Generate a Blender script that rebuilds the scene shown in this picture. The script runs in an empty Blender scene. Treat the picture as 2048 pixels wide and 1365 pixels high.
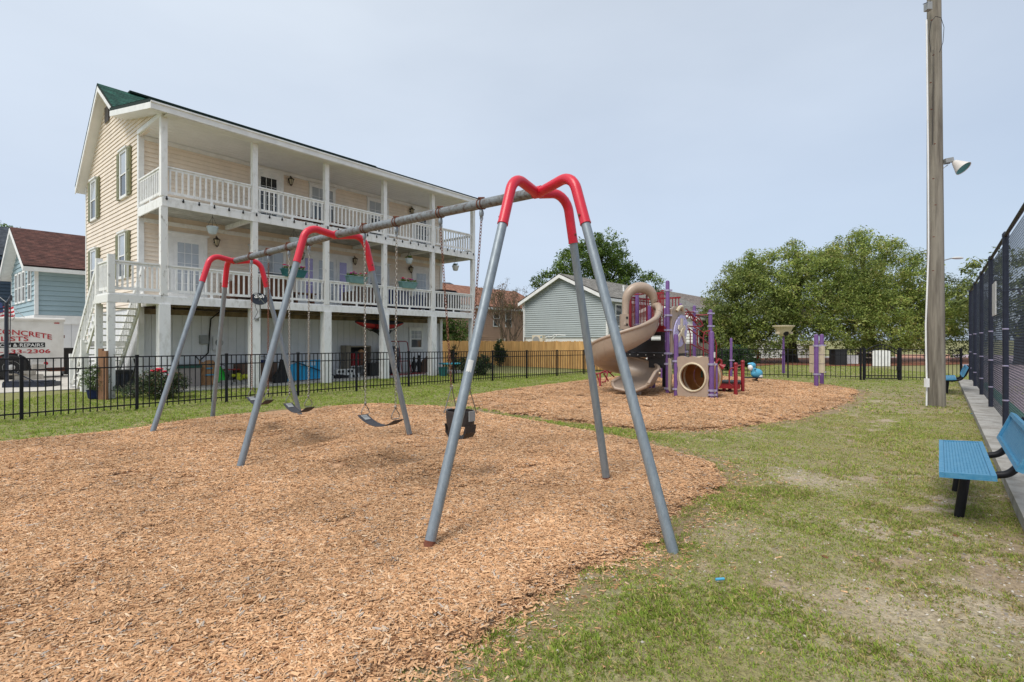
import bpy, math, random
import numpy as np
from mathutils import Vector, Matrix, Euler
random.seed(7)
rng = np.random.default_rng(7)
S = bpy.context.scene
COL = S.collection
R = math.radians

# ------------------------------------------------------------------ camera, world, sun, exposure
HC, F, CX, HY = 1.55, 1042.0, 1024.0, 680.0
cam_d = bpy.data.cameras.new('camera')
cam_d.sensor_width = 36.0
cam_d.lens = F / 2048 * 36
cam_d.shift_y = -(682.5 - HY) / 2048
cam_d.clip_start = 0.05
cam_d.clip_end = 3000
cam = bpy.data.objects.new('camera', cam_d)
COL.objects.link(cam)
cam.location = (0, 0, HC)
cam.rotation_euler = (R(90), 0, 0)
S.camera = cam

SUN_EL, SUN_AZ = R(56), Vector((-0.62, -0.78, 0)).normalized()
W = bpy.data.worlds.new('World')
S.world = W
W.use_nodes = True
wn, wl = W.node_tree.nodes, W.node_tree.links
wn.clear()
wo = wn.new('ShaderNodeOutputWorld')
bg = wn.new('ShaderNodeBackground')
bg.inputs['Strength'].default_value = 0.1
sky = wn.new('ShaderNodeTexSky')
sky.sky_type = 'NISHITA'
sky.sun_disc = False
sky.sun_elevation = SUN_EL
sky.sun_rotation = math.atan2(SUN_AZ.x, SUN_AZ.y)
sky.air_density = 1.0
sky.dust_density = 2.0
tc = wn.new('ShaderNodeTexCoord')
sep = wn.new('ShaderNodeSeparateXYZ')
wl.new(tc.outputs['Generated'], sep.inputs[0])
mp = wn.new('ShaderNodeMapping')
mp.inputs['Scale'].default_value = (1.0, 1.0, 2.6)
wl.new(tc.outputs['Generated'], mp.inputs[0])
nz = wn.new('ShaderNodeTexNoise')
nz.inputs['Scale'].default_value = 1.5
nz.inputs['Detail'].default_value = 5
nz.inputs['Roughness'].default_value = 0.5
wl.new(mp.outputs[0], nz.inputs['Vector'])
# veil of high cloud: thinner towards +X where the blue shows through
mx = wn.new('ShaderNodeMath'); mx.operation = 'MULTIPLY_ADD'
mx.inputs[1].default_value = -0.22; mx.inputs[2].default_value = 0.74
wl.new(sep.outputs['X'], mx.inputs[0])
m2 = wn.new('ShaderNodeMath'); m2.operation = 'MULTIPLY_ADD'
m2.inputs[1].default_value = 0.42
wl.new(nz.outputs['Fac'], m2.inputs[0]); wl.new(mx.outputs[0], m2.inputs[2])
m3 = wn.new('ShaderNodeMath'); m3.operation = 'SUBTRACT'; m3.use_clamp = True
m3.inputs[1].default_value = 0.17
wl.new(m2.outputs[0], m3.inputs[0])
veil = wn.new('ShaderNodeValToRGB')
veil.color_ramp.elements[0].position = 0.0
veil.color_ramp.elements[0].color = (0.455, 0.54, 0.675, 1)
veil.color_ramp.elements[1].position = 0.75
veil.color_ramp.elements[1].color = (0.60, 0.645, 0.69, 1)
wl.new(sep.outputs['Z'], veil.inputs[0])
vs = wn.new('ShaderNodeVectorMath'); vs.operation = 'SCALE'
nz2 = wn.new('ShaderNodeTexNoise'); nz2.inputs['Scale'].default_value = 2.3; nz2.inputs['Detail'].default_value = 7
mp2 = wn.new('ShaderNodeMapping'); mp2.inputs['Scale'].default_value = (1.0, 1.0, 3.4); mp2.inputs['Rotation'].default_value = (0.1, 0.25, 0.4)
wl.new(tc.outputs['Generated'], mp2.inputs[0]); wl.new(mp2.outputs[0], nz2.inputs['Vector'])
cl = wn.new('ShaderNodeMapRange'); cl.inputs[1].default_value = 0.3; cl.inputs[2].default_value = 0.7; cl.inputs[3].default_value = 9.4; cl.inputs[4].default_value = 9.9
wl.new(nz2.outputs['Fac'], cl.inputs[0]); wl.new(cl.outputs[0], vs.inputs['Scale'])
wl.new(veil.outputs[0], vs.inputs[0])
mixs = wn.new('ShaderNodeMix'); mixs.data_type = 'RGBA'
wl.new(m3.outputs[0], mixs.inputs[0])
wl.new(sky.outputs[0], mixs.inputs[6])
wl.new(vs.outputs[0], mixs.inputs[7])
wl.new(mixs.outputs[2], bg.inputs['Color'])
wl.new(bg.outputs[0], wo.inputs[0])

sun_d = bpy.data.lights.new('sun', 'SUN')
sun_d.energy = 2.0
sun_d.angle = R(30)
sun_d.color = (1.0, 0.95, 0.88)
sun = bpy.data.objects.new('sun', sun_d)
COL.objects.link(sun)
sdir = Vector((SUN_AZ.x * math.cos(SUN_EL), SUN_AZ.y * math.cos(SUN_EL), math.sin(SUN_EL)))
sun.rotation_euler = (-sdir).to_track_quat('-Z', 'Y').to_euler()
sun.location = sdir * 60

S.view_settings.view_transform = 'Standard'
S.view_settings.look = 'None'
S.view_settings.exposure = 0.5
S.view_settings.gamma = 1
S.view_settings.use_curve_mapping = False

# ------------------------------------------------------------------ helpers
def G(px, py, z=0.0):
    "ground point (height z) seen at photo pixel"
    d = (HC - z) * F / (py - HY)
    return Vector(((px - CX) / F * d, d, z))
def P(px, py, d):
    return Vector(((px - CX) / F * d, d, HC - (py - HY) / F * d))
def lin(r, g, b):
    f = lambda c: (c / 255 / 12.92) if c / 255 <= 0.04045 else ((c / 255 + 0.055) / 1.055) ** 2.4
    return (f(r), f(g), f(b))

WO = {}
class MB:
    def __init__(s, M=None):
        s.v, s.f, s.sm, s.M = [], [], [], M
    def add(s, vs, fs, smooth=False):
        o = len(s.v)
        for p in vs:
            p = Vector(p)
            s.v.append(s.M @ p if s.M is not None else p)
        for f in fs:
            s.f.append([i + o for i in f]); s.sm.append(smooth)
        return s
    def box(s, x0, y0, z0, x1, y1, z1):
        return s.add([(x0, y0, z0), (x1, y0, z0), (x1, y1, z0), (x0, y1, z0), (x0, y0, z1), (x1, y0, z1), (x1, y1, z1), (x0, y1, z1)],
                     [(0, 3, 2, 1), (4, 5, 6, 7), (0, 1, 5, 4), (1, 2, 6, 5), (2, 3, 7, 6), (3, 0, 4, 7)])
    def cbox(s, c, d):
        return s.box(c[0] - d[0] / 2, c[1] - d[1] / 2, c[2] - d[2] / 2, c[0] + d[0] / 2, c[1] + d[1] / 2, c[2] + d[2] / 2)
    def bar(s, p, q, w, h, up=(0, 0, 1)):
        p, q, up = Vector(p), Vector(q), Vector(up)
        d = (q - p).normalized()
        a = d.cross(up)
        if a.length < 1e-4: a = d.cross(Vector((1, 0, 0)))
        a.normalize(); b = a.cross(d)
        a, b = a * w / 2, b * h / 2
        return s.add([p - a - b, p + a - b, p + a + b, p - a + b, q - a - b, q + a - b, q + a + b, q - a + b],
                     [(3, 2, 1, 0), (4, 5, 6, 7), (0, 1, 5, 4), (1, 2, 6, 5), (2, 3, 7, 6), (3, 0, 4, 7)])
    def tube(s, pts, r, n=8, closed=False, cap=True):
        pts = [Vector(p) for p in pts]
        m = len(pts)
        rs = r if isinstance(r, (list, tuple)) else [r] * m
        vs, fs = [], []
        a = None
        for i in range(m):
            if closed: t = pts[(i + 1) % m] - pts[i - 1]
            else: t = pts[min(i + 1, m - 1)] - pts[max(i - 1, 0)]
            t.normalize()
            if a is None:
                a = t.cross(Vector((0, 0, 1)))
                if a.length < 1e-3: a = t.cross(Vector((1, 0, 0)))
            else:
                a = a - t * a.dot(t)
                if a.length < 1e-5: a = t.orthogonal()
            a.normalize(); b = t.cross(a)
            for k in range(n):
                w = 2 * math.pi * k / n
                vs.append(pts[i] + (a * math.cos(w) + b * math.sin(w)) * rs[i])
        for i in range(m if closed else m - 1):
            j = (i + 1) % m
            for k in range(n):
                l = (k + 1) % n
                fs.append((i * n + k, i * n + l, j * n + l, j * n + k))
        s.add(vs, fs, True)
        if cap and not closed:
            s.add(vs[:n], [tuple(reversed(range(n)))]); s.add(vs[-n:], [tuple(range(n))])
        return s
    def prism(s, poly, vec):
        poly = [Vector(p) for p in poly]; vec = Vector(vec); n = len(poly)
        return s.add(poly + [p + vec for p in poly],
                     [tuple(range(n))] + [tuple(reversed(range(n, 2 * n)))] + [(i, i + n, (i + 1) % n + n, (i + 1) % n) for i in range(n)])
    def lathe(s, prof, c, n=16, axis=(0, 0, 1), sx=1.0, sy=1.0):
        c = Vector(c); q = Vector((0, 0, 1)).rotation_difference(Vector(axis))
        vs, fs = [], []
        m = len(prof)
        for r, z in prof:
            for k in range(n):
                w = 2 * math.pi * k / n
                vs.append(c + q @ Vector((r * math.cos(w) * sx, r * math.sin(w) * sy, z)))
        for i in range(m - 1):
            for k in range(n):
                l = (k + 1) % n
                fs.append((i * n + k, i * n + l, (i + 1) * n + l, (i + 1) * n + k))
        s.add(vs, fs, True)
        if prof[0][0] > 1e-4: s.add(vs[:n], [tuple(reversed(range(n)))])
        if prof[-1][0] > 1e-4: s.add(vs[-n:], [tuple(range(n))])
        return s
    def ell(s, c, r, n=14, m=8):
        if not isinstance(r, (tuple, list)): r = (r, r, r)
        pr = [(max(1e-5, math.sin(math.pi * i / m)), -math.cos(math.pi * i / m) * r[2]) for i in range(m + 1)]
        return s.lathe(pr, c, n, sx=r[0], sy=r[1])
    def quad(s, a, b, c, d): return s.add([a, b, c, d], [(0, 1, 2, 3)])
    def mesh(s, name, mat, org=None):
        me = bpy.data.meshes.new(name)
        if org is None: org = Vector((0, 0, 0))
        me.from_pydata([tuple(p - org) for p in s.v], [], s.f)
        me.polygons.foreach_set('use_smooth', s.sm)
        me.materials.append(mat)
        me.validate()
        import bmesh
        bm = bmesh.new(); bm.from_mesh(me)
        bmesh.ops.recalc_face_normals(bm, faces=bm.faces)
        bm.to_mesh(me); bm.free()
        if any(s.sm): me.set_sharp_from_angle(angle=R(42))
        return me
    def build(s, name, mat, parent=None, kind=None, label=None, cat=None, group=None):
        xs = [p.x for p in s.v]; ys = [p.y for p in s.v]; zs = [p.z for p in s.v]
        org = Vector(((min(xs) + max(xs)) / 2, (min(ys) + max(ys)) / 2, min(zs)))
        return inst(name, s.mesh(name, mat, org), parent, org, kind=kind, label=label, cat=cat, group=group)

def props(o, label=None, cat=None, group=None, kind=None):
    for k, v in (('label', label), ('category', cat), ('group', group), ('kind', kind)):
        if v: o[k] = v
    return o
def inst(name, me, parent, loc, rot=None, kind=None, label=None, cat=None, group=None):
    o = bpy.data.objects.new(name, me)
    COL.objects.link(o)
    loc = Vector(loc); WO[o] = loc
    if parent is not None:
        o.parent = parent; o.location = loc - WO[parent]
    else: o.location = loc
    if rot is not None: o.rotation_euler = rot
    return props(o, label, cat, group, kind)
def thing(name, loc, label, cat, group=None):
    o = bpy.data.objects.new(name, None)
    o.empty_display_size = 0.2
    COL.objects.link(o)
    o.location = loc; WO[o] = Vector(loc)
    return props(o, label, cat, group)
def copy_tree(src, loc, label=None, rotz=0, parent=None):
    c = src.copy(); COL.objects.link(c)
    if parent is None:
        c.location = loc; c.rotation_euler[2] += rotz
        if label: c['label'] = label
        WO[c] = Vector(loc)
    else:
        c.parent = parent
    for ch in src.children: copy_tree(ch, None, parent=c)
    return c

# ------------------------------------------------------------------ materials (all procedural)
def M(name, col, rough=0.6, var=0.12, scale=6.0, bump=0.0, bscale=None, metal=0.0, spec=0.5, col2=None, stretch=(1, 1, 1), detail=5, coat=0.0, attr=None, lo=0.3, hi=0.7):
    m = bpy.data.materials.new(name); m.use_nodes = True
    n, l = m.node_tree.nodes, m.node_tree.links
    b = n['Principled BSDF']
    b.inputs['Roughness'].default_value = rough
    b.inputs['Metallic'].default_value = metal
    b.inputs['Specular IOR Level'].default_value = spec
    if coat: b.inputs['Coat Weight'].default_value = coat
    geo = n.new('ShaderNodeNewGeometry')
    mpn = n.new('ShaderNodeMapping'); mpn.inputs['Scale'].default_value = stretch
    l.new(geo.outputs['Position'], mpn.inputs[0])
    no = n.new('ShaderNodeTexNoise'); no.inputs['Scale'].default_value = scale; no.inputs['Detail'].default_value = detail
    no.inputs['Roughness'].default_value = 0.62
    l.new(mpn.outputs[0], no.inputs['Vector'])
    ra = n.new('ShaderNodeValToRGB')
    ra.color_ramp.elements[0].position = lo; ra.color_ramp.elements[1].position = hi
    a = tuple(c * (1 - var) for c in col); z = col2 if col2 else tuple(min(1, c * (1 + var)) for c in col)
    ra.color_ramp.elements[0].color = (*a, 1); ra.color_ramp.elements[1].color = (*z, 1)
    l.new(no.outputs['Fac'], ra.inputs[0])
    out = ra.outputs[0]
    if attr:
        at = n.new('ShaderNodeAttribute'); at.attribute_name = attr
        mm = n.new('ShaderNodeMix'); mm.data_type = 'RGBA'; mm.blend_type = 'MULTIPLY'; mm.inputs[0].default_value = 1
        l.new(at.outputs['Color'], mm.inputs[6]); l.new(out, mm.inputs[7]); out = mm.outputs[2]
    l.new(out, b.inputs['Base Color'])
    if bump:
        nb = n.new('ShaderNodeTexNoise'); nb.inputs['Scale'].default_value = bscale or scale * 4; nb.inputs['Detail'].default_value = 4
        l.new(mpn.outputs[0], nb.inputs['Vector'])
        bu = n.new('ShaderNodeBump'); bu.inputs['Strength'].default_value = bump; bu.inputs['Distance'].default_value = 0.02
        l.new(nb.outputs['Fac'], bu.inputs['Height']); l.new(bu.outputs[0], b.inputs['Normal'])
    return m
def shade_random(m, amt=0.25):
    "vary colour from piece to piece (each board its own tone)"
    n, l = m.node_tree.nodes, m.node_tree.links
    b = n['Principled BSDF']; src = b.inputs['Base Color'].links[0].from_socket
    oi = n.new('ShaderNodeObjectInfo')
    mr = n.new('ShaderNodeMapRange'); mr.inputs[3].default_value = 1 - amt; mr.inputs[4].default_value = 1 + amt
    l.new(oi.outputs['Random'], mr.inputs[0])
    v = n.new('ShaderNodeVectorMath'); v.operation = 'SCALE'
    l.new(src, v.inputs[0]); l.new(mr.outputs[0], v.inputs['Scale']); l.new(v.outputs[0], b.inputs['Base Color'])
    return m

m_white = M('white_trim', (0.80, 0.80, 0.78), 0.55, 0.10, 3.0, 0.05)
m_wpaint = M('worn_white_paint', (0.58, 0.57, 0.52), 0.7, 0.0, 7.0, 0.25, 30, col2=(0.84, 0.84, 0.82), stretch=(1, 1, 0.45), lo=0.22, hi=0.5)
m_peel = M('peeling_white_paint', (0.30, 0.28, 0.24), 0.8, 0.0, 9.0, 0.4, 40, col2=(0.78, 0.78, 0.75), stretch=(1, 1, 0.5), lo=0.27, hi=0.42)
m_cream = M('cream_vinyl_siding', (0.81, 0.70, 0.575), 0.5, 0.08, 2.0, 0.03, stretch=(1, 1, 0.35))
m_board = M('pale_vertical_boards', (0.70, 0.71, 0.72), 0.6, 0.06, 2.0, 0.05)
m_soffit = M('white_soffit', (0.78, 0.77, 0.75), 0.6, 0.05, 2.0)
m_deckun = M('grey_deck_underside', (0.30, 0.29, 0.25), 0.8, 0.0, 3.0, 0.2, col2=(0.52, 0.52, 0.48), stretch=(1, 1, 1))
m_joist = M('raw_joist_wood', (0.16, 0.12, 0.07), 0.85, 0.3, 4.0, 0.2, col2=(0.33, 0.25, 0.15))
m_glass = M('window_glass', (0.05, 0.06, 0.07), 0.06, 0.2, 1.5, spec=0.8)
m_blind = M('glass_over_blinds', (0.40, 0.43, 0.46), 0.08, 0.15, 2.0, spec=0.8)
m_dglass = M('dark_door_glass', (0.018, 0.02, 0.025), 0.08, 0.2, 2.0, spec=0.7)
m_lilac = M('lilac_curtain_glass', (0.33, 0.28, 0.55), 0.1, 0.15, 3.0, spec=0.7)
m_shutter = M('olive_shutter', (0.19, 0.19, 0.10), 0.6, 0.15, 8.0)
m_bronze = M('dark_bronze', (0.05, 0.04, 0.03), 0.45, 0.2, 10.0, metal=0.6)
m_amber = M('frosted_lamp_glass', (0.5, 0.42, 0.28), 0.3, 0.1, 10)
m_galv = M('galvanised_steel', (0.20, 0.235, 0.265), 0.46, 0.0, 30.0, 0.06, 70, metal=0.4, col2=(0.265, 0.305, 0.335), stretch=(1, 1, 0.22), detail=8, lo=0.34, hi=0.6)
m_beam = M('weathered_galvanised_beam', (0.14, 0.12, 0.11), 0.6, 0.2, 22.0, 0.12, 70, metal=0.3, col2=(0.21, 0.235, 0.25), lo=0.36, hi=0.55)
m_red = M('red_coated_steel', lin(205, 36, 58), 0.38, 0.08, 9.0, 0.02, spec=0.45, coat=0.1)
m_rust = M('rust', (0.16, 0.055, 0.03), 0.9, 0.3, 40.0, 0.2)
m_chain = M('zinc_chain', (0.27, 0.25, 0.22), 0.4, 0.25, 60.0, metal=0.7)
m_rchain = M('rusty_chain', (0.20, 0.085, 0.05), 0.75, 0.35, 60.0, metal=0.3)
m_rubber = M('black_rubber', (0.035, 0.035, 0.042), 0.65, 0.25, 20.0, 0.08)
m_rubber2 = M('brown_black_rubber', (0.03, 0.022, 0.02), 0.5, 0.3, 14.0, 0.08)
m_black = M('black_powder_coat', (0.008, 0.008, 0.011), 0.5, 0.3, 12.0, spec=0.3)
m_navy = M('navy_powder_coat', (0.012, 0.016, 0.032), 0.42, 0.3, 12.0)
m_black2 = M('black_plastic', (0.016, 0.016, 0.018), 0.5, 0.3, 12.0, 0.04)
m_purple = M('purple_powder_coat', (0.15, 0.07, 0.225), 0.4, 0.12, 10.0, 0.02)
m_collar = M('lavender_metal_collar', (0.42, 0.38, 0.52), 0.4, 0.12, 30.0, metal=0.4)
m_pred = M('deep_red_powder_coat', (0.25, 0.016, 0.022), 0.38, 0.14, 10.0)
m_tan = M('tan_moulded_plastic', (0.385, 0.295, 0.225), 0.36, 0.07, 5.0, 0.02)
m_tan2 = M('beige_moulded_plastic', (0.62, 0.53, 0.37), 0.42, 0.08, 8.0, 0.03)
m_orange = M('amber_tunnel_plastic', (0.42, 0.19, 0.06), 0.35, 0.1, 6.0)
m_lav = M('lavender_panel', (0.52, 0.48, 0.74), 0.45, 0.08, 8.0)
m_creampl = M('cream_plastic', (0.66, 0.58, 0.45), 0.45, 0.06, 8.0)
m_blue = M('blue_coated_steel', (0.035, 0.20, 0.36), 0.45, 0.0, 22.0, 0.08, 80, col2=(0.09, 0.27, 0.42))
m_ltblue = M('light_blue_plastic', (0.08, 0.36, 0.55), 0.4, 0.12, 9.0)
m_cyan = M('cyan_plastic', (0.02, 0.42, 0.56), 0.4, 0.1, 9.0)
m_conc = M('weathered_concrete', (0.19, 0.17, 0.14), 0.9, 0.0, 3.5, 0.6, 35, col2=(0.40, 0.38, 0.345), detail=9, lo=0.28, hi=0.58)
m_slab = M('pale_concrete', (0.50, 0.47, 0.42), 0.85, 0.14, 1.4, 0.2, 30)
m_road = M('pale_asphalt', (0.36, 0.35, 0.33), 0.9, 0.12, 1.4, 0.1, 30)
m_pole = M('weathered_pole_wood', (0.085, 0.072, 0.056), 0.9, 0.0, 9.0, 1.0, 22, col2=(0.255, 0.23, 0.185), stretch=(1, 1, 0.07), detail=8, lo=0.30, hi=0.56)
m_cedar = shade_random(M('new_cedar_boards', (0.48, 0.255, 0.085), 0.7, 0.0, 9.0, 0.15, 40, col2=(0.68, 0.42, 0.165), stretch=(1, 1, 0.15)), 0.14)
m_greywood = shade_random(M('grey_weathered_wood', (0.22, 0.19, 0.15), 0.85, 0.2, 8.0, 0.2, 40, stretch=(1, 1, 0.15)), 0.2)
m_brownwood = M('red_brown_wood', (0.15, 0.06, 0.03), 0.75, 0.25, 10.0, 0.2, 40, stretch=(1, 1, 0.2))
m_stake = M('brown_timber', (0.27, 0.14, 0.075), 0.8, 0.2, 9.0, 0.2, 40, stretch=(1, 1, 0.2))
m_bark = M('dark_bark', (0.06, 0.05, 0.042), 0.95, 0.35, 12.0, 0.6, 30, stretch=(1, 1, 0.3))
m_twig = M('grey_twigs', (0.17, 0.125, 0.09), 0.9, 0.3, 12.0)
m_greysid = M('grey_green_siding', (0.37, 0.415, 0.415), 0.55, 0.05, 1.0)
m_bluesid = M('pale_blue_siding', (0.31, 0.42, 0.46), 0.6, 0.05, 1.2)
m_slate = M('slate_blue_siding', (0.055, 0.085, 0.12), 0.7, 0.1, 1.2)
m_peach = M('peach_siding', (0.55, 0.36, 0.26), 0.6, 0.06, 1.2)
m_beigesid = M('beige_siding', (0.60, 0.51, 0.38), 0.6, 0.05, 1.2)
m_paleren = M('pale_render', (0.68, 0.68, 0.66), 0.7, 0.08, 0.8)
m_truck = M('dirty_white_paint', (0.60, 0.58, 0.54), 0.4, 0.0, 1.6, 0.02, col2=(0.74, 0.73, 0.70), lo=0.25, hi=0.6)
m_text = M('red_lettering', lin(176, 30, 40), 0.45, 0.08, 9)
m_textw = M('white_lettering', (0.75, 0.75, 0.73), 0.45, 0.04, 9)
m_tyre = M('tyre_rubber', (0.02, 0.02, 0.02), 0.8, 0.2, 20)
m_bgray = M('grey_utility_metal', (0.28, 0.29, 0.29), 0.5, 0.1, 8.0)
m_card = M('brown_cardboard', (0.36, 0.21, 0.115), 0.85, 0.12, 8.0)
m_kraft = M('brown_kraft_paper', (0.44, 0.235, 0.11), 0.85, 0.15, 8.0, 0.3, 16)
m_beigebox = M('mushroom_plastic', (0.33, 0.285, 0.26), 0.6, 0.08, 6.0)
m_green = M('dark_green_plastic', (0.01, 0.075, 0.055), 0.45, 0.15, 8.0)
m_lime = M('bright_green_plastic', (0.03, 0.52, 0.05), 0.45, 0.1, 8.0)
m_yellow = M('yellow_green_cloth', (0.45, 0.48, 0.03), 0.8, 0.2, 12.0)
m_paddle = M('bright_blue_board', (0.015, 0.33, 0.62), 0.35, 0.1, 3.0)
m_navycl = M('navy_cloth', (0.014, 0.026, 0.10), 0.85, 0.2, 10.0)
m_wicker = M('brown_wicker', (0.14, 0.085, 0.06), 0.8, 0.3, 50.0, 0.4, 90)
m_teal = M('sea_green_planter', (0.15, 0.29, 0.28), 0.6, 0.15, 10)
m_tealdk = M('dark_teal_planter', (0.015, 0.13, 0.13), 0.5, 0.15, 10)
m_palepot = M('pale_blue_pot', (0.50, 0.58, 0.62), 0.5, 0.08, 10)
m_kayred = M('red_kayak_hull', (0.34, 0.012, 0.014), 0.35, 0.1, 5)
m_dark = M('dark_void_cloth', (0.012, 0.012, 0.014), 0.8, 0.2, 5)
m_court = M('lilac_court_surface', (0.36, 0.28, 0.31), 0.8, 0.14, 2.0)
m_courtg = M('green_court_edge', (0.06, 0.19, 0.13), 0.8, 0.15, 4.0)
m_redmulch = M('red_brown_pine_straw', (0.12, 0.04, 0.02), 0.95, 0.0, 9.0, 0.6, 30, col2=(0.27, 0.10, 0.05))
m_brick = M('orange_brick_paving', (0.40, 0.19, 0.12), 0.85, 0.2, 6.0, 0.2)
m_hydr = M('red_hydrant_paint', (0.45, 0.03, 0.03), 0.5, 0.1, 8)
m_sign = M('faded_sign', (0.55, 0.55, 0.53), 0.6, 0.12, 14)
m_teal_in = M('teal_lamp_interior', (0.06, 0.24, 0.24), 0.5, 0.1, 9)
m_lampwh = M('lamp_shade_enamel', (0.62, 0.58, 0.54), 0.5, 0.1, 9)
m_flagr = M('flag_red', (0.45, 0.02, 0.03), 0.8, 0.1, 9)
m_flagw = M('flag_white', (0.7, 0.7, 0.7), 0.8, 0.05, 9)
m_flagb = M('flag_blue', (0.015, 0.03, 0.10), 0.8, 0.1, 9)

def shingles(name, c1, c2, row=0.14, dirs=None):
    m = bpy.data.materials.new(name); m.use_nodes = True
    n, l = m.node_tree.nodes, m.node_tree.links
    b = n['Principled BSDF']; b.inputs['Roughness'].default_value = 0.9
    uv = n.new('ShaderNodeAttribute'); uv.attribute_name = 'shingle_uv'
    br = n.new('ShaderNodeTexBrick')
    br.inputs['Scale'].default_value = 1.0
    br.inputs['Brick Width'].default_value = 0.30; br.inputs['Row Height'].default_value = row
    br.inputs['Mortar Size'].default_value = 0.004; br.inputs['Bias'].default_value = -0.1
    br.inputs['Color1'].default_value = (*c1, 1); br.inputs['Color2'].default_value = (*c2, 1)
    br.inputs['Mortar'].default_value = (c1[0] * 0.3, c1[1] * 0.3, c1[2] * 0.3, 1)
    l.new(uv.outputs['Vector'], br.inputs['Vector'])
    no = n.new('ShaderNodeTexNoise'); no.inputs['Scale'].default_value = 3; no.inputs['Detail'].default_value = 6
    l.new(uv.outputs['Vector'], no.inputs['Vector'])
    mr = n.new('ShaderNodeMapRange'); mr.inputs[1].default_value = 0.3; mr.inputs[2].default_value = 0.7; mr.inputs[3].default_value = 0.6; mr.inputs[4].default_value = 1.35
    l.new(no.outputs['Fac'], mr.inputs[0])
    v = n.new('ShaderNodeVectorMath'); v.operation = 'SCALE'
    l.new(br.outputs['Color'], v.inputs[0]); l.new(mr.outputs[0], v.inputs['Scale'])
    l.new(v.outputs[0], b.inputs['Base Color'])
    return m
m_rgreen = shingles('green_shingles', (0.008, 0.06, 0.045), (0.025, 0.125, 0.09))
m_rbrown = shingles('brown_shingles', (0.075, 0.026, 0.020), (0.135, 0.055, 0.04))
m_rgrey = shingles('grey_shingles', (0.22, 0.205, 0.18), (0.31, 0.29, 0.26))
m_rorange = shingles('orange_brown_shingles', (0.27, 0.12, 0.075), (0.38, 0.19, 0.12))
m_rslate = shingles('slate_shingles', (0.035, 0.045, 0.06), (0.075, 0.085, 0.10))
m_rtaupe = shingles('taupe_shingles', (0.20, 0.16, 0.14), (0.28, 0.235, 0.20))

def roof_slab(name, mat, parent, a, b, c, d, th=0.09, row=0.145):
    """roof plane: a-b eave, d-c ridge; laid in overlapping shingle courses with a real step at each"""
    a, b, c, d = map(Vector, (a, b, c, d))
    nrm = (b - a).cross(d - a).normalized()
    if nrm.z < 0: nrm = -nrm
    H = (d - a).length; k = max(2, int(H / row))
    vs, fs, uvs = [], [], []
    for i in range(k):
        t0, t1 = i / k, (i + 1) / k
        q = [a.lerp(d, t0) + nrm * 0.016, b.lerp(c, t0) + nrm * 0.016, b.lerp(c, t1) + nrm * 0.004, a.lerp(d, t1) + nrm * 0.004]
        e = [a.lerp(d, t0) + nrm * 0.004, b.lerp(c, t0) + nrm * 0.004]
        o = len(vs); vs += q + e
        fs += [(o, o + 1, o + 2, o + 3), (o + 4, o + 5, o + 1, o)]
        L0 = (b - a).length
        uvs += [(0, t0 * H), (L0, t0 * H), (L0, t1 * H), (0, t1 * H), (0, t0 * H), (L0, t0 * H)]
    o = len(vs); dn = nrm * -th
    vs += [a, b, c, d, a + dn, b + dn, c + dn, d + dn]; uvs += [(0, 0)] * 8
    fs += [(o + 7, o + 6, o + 5, o + 4), (o, o + 4, o + 5, o + 1), (o + 1, o + 5, o + 6, o + 2), (o + 2, o + 6, o + 7, o + 3), (o + 3, o + 7, o + 4, o)]
    me = bpy.data.meshes.new(name)
    org = (a + c) / 2
    me.from_pydata([tuple(v - org) for v in vs], [], fs)
    at = me.attributes.new('shingle_uv', 'FLOAT_VECTOR', 'POINT')
    at.data.foreach_set('vector', np.array([(u[0], u[1], 0) for u in uvs], dtype=np.float32).ravel())
    me.materials.append(mat)
    return inst(name, me, parent, org)

# numpy value noise
_perm = rng.permutation(4096)
def vnoise(x, y, s=1.0, seed=0):
    x = np.asarray(x) * s + seed * 17.3; y = np.asarray(y) * s - seed * 9.1
    xi = np.floor(x).astype(int); yi = np.floor(y).astype(int)
    fx = x - xi; fy = y - yi
    fx = fx * fx * (3 - 2 * fx); fy = fy * fy * (3 - 2 * fy)
    h = lambda a, b: _perm[(_perm[(a + seed) & 4095] + b) & 4095] / 4095.0
    return (h(xi, yi) * (1 - fx) + h(xi + 1, yi) * fx) * (1 - fy) + (h(xi, yi + 1) * (1 - fx) + h(xi + 1, yi + 1) * fx) * fy
def fbm(x, y, s=1.0, seed=0, o=4):
    r = 0; a = 0.5; t = 0
    for i in range(o):
        r = r + a * vnoise(x, y, s * 2 ** i, seed + i); t += a; a *= 0.5
    return r / t
def sstep(a, b, x):
    t = np.clip((x - a) / (b - a), 0, 1); return t * t * (3 - 2 * t)
def sdist(x, y, poly):
    "signed distance to a polygon: negative inside"
    x = np.asarray(x, dtype=float); y = np.asarray(y, dtype=float)
    d = np.full(x.shape, 1e9); ins = np.zeros(x.shape, bool)
    n = len(poly)
    for i in range(n):
        ax, ay = poly[i]; bx, by = poly[(i + 1) % n]
        ex, ey = bx - ax, by - ay
        t = np.clip(((x - ax) * ex + (y - ay) * ey) / (ex * ex + ey * ey), 0, 1)
        d = np.minimum(d, np.hypot(x - ax - t * ex, y - ay - t * ey))
        c = ((ay > y) != (by > y)) & (x < (bx - ax) * (y - ay) / (by - ay + 1e-12) + ax)
        ins ^= c
    return np.where(ins, -d, d)
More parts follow.
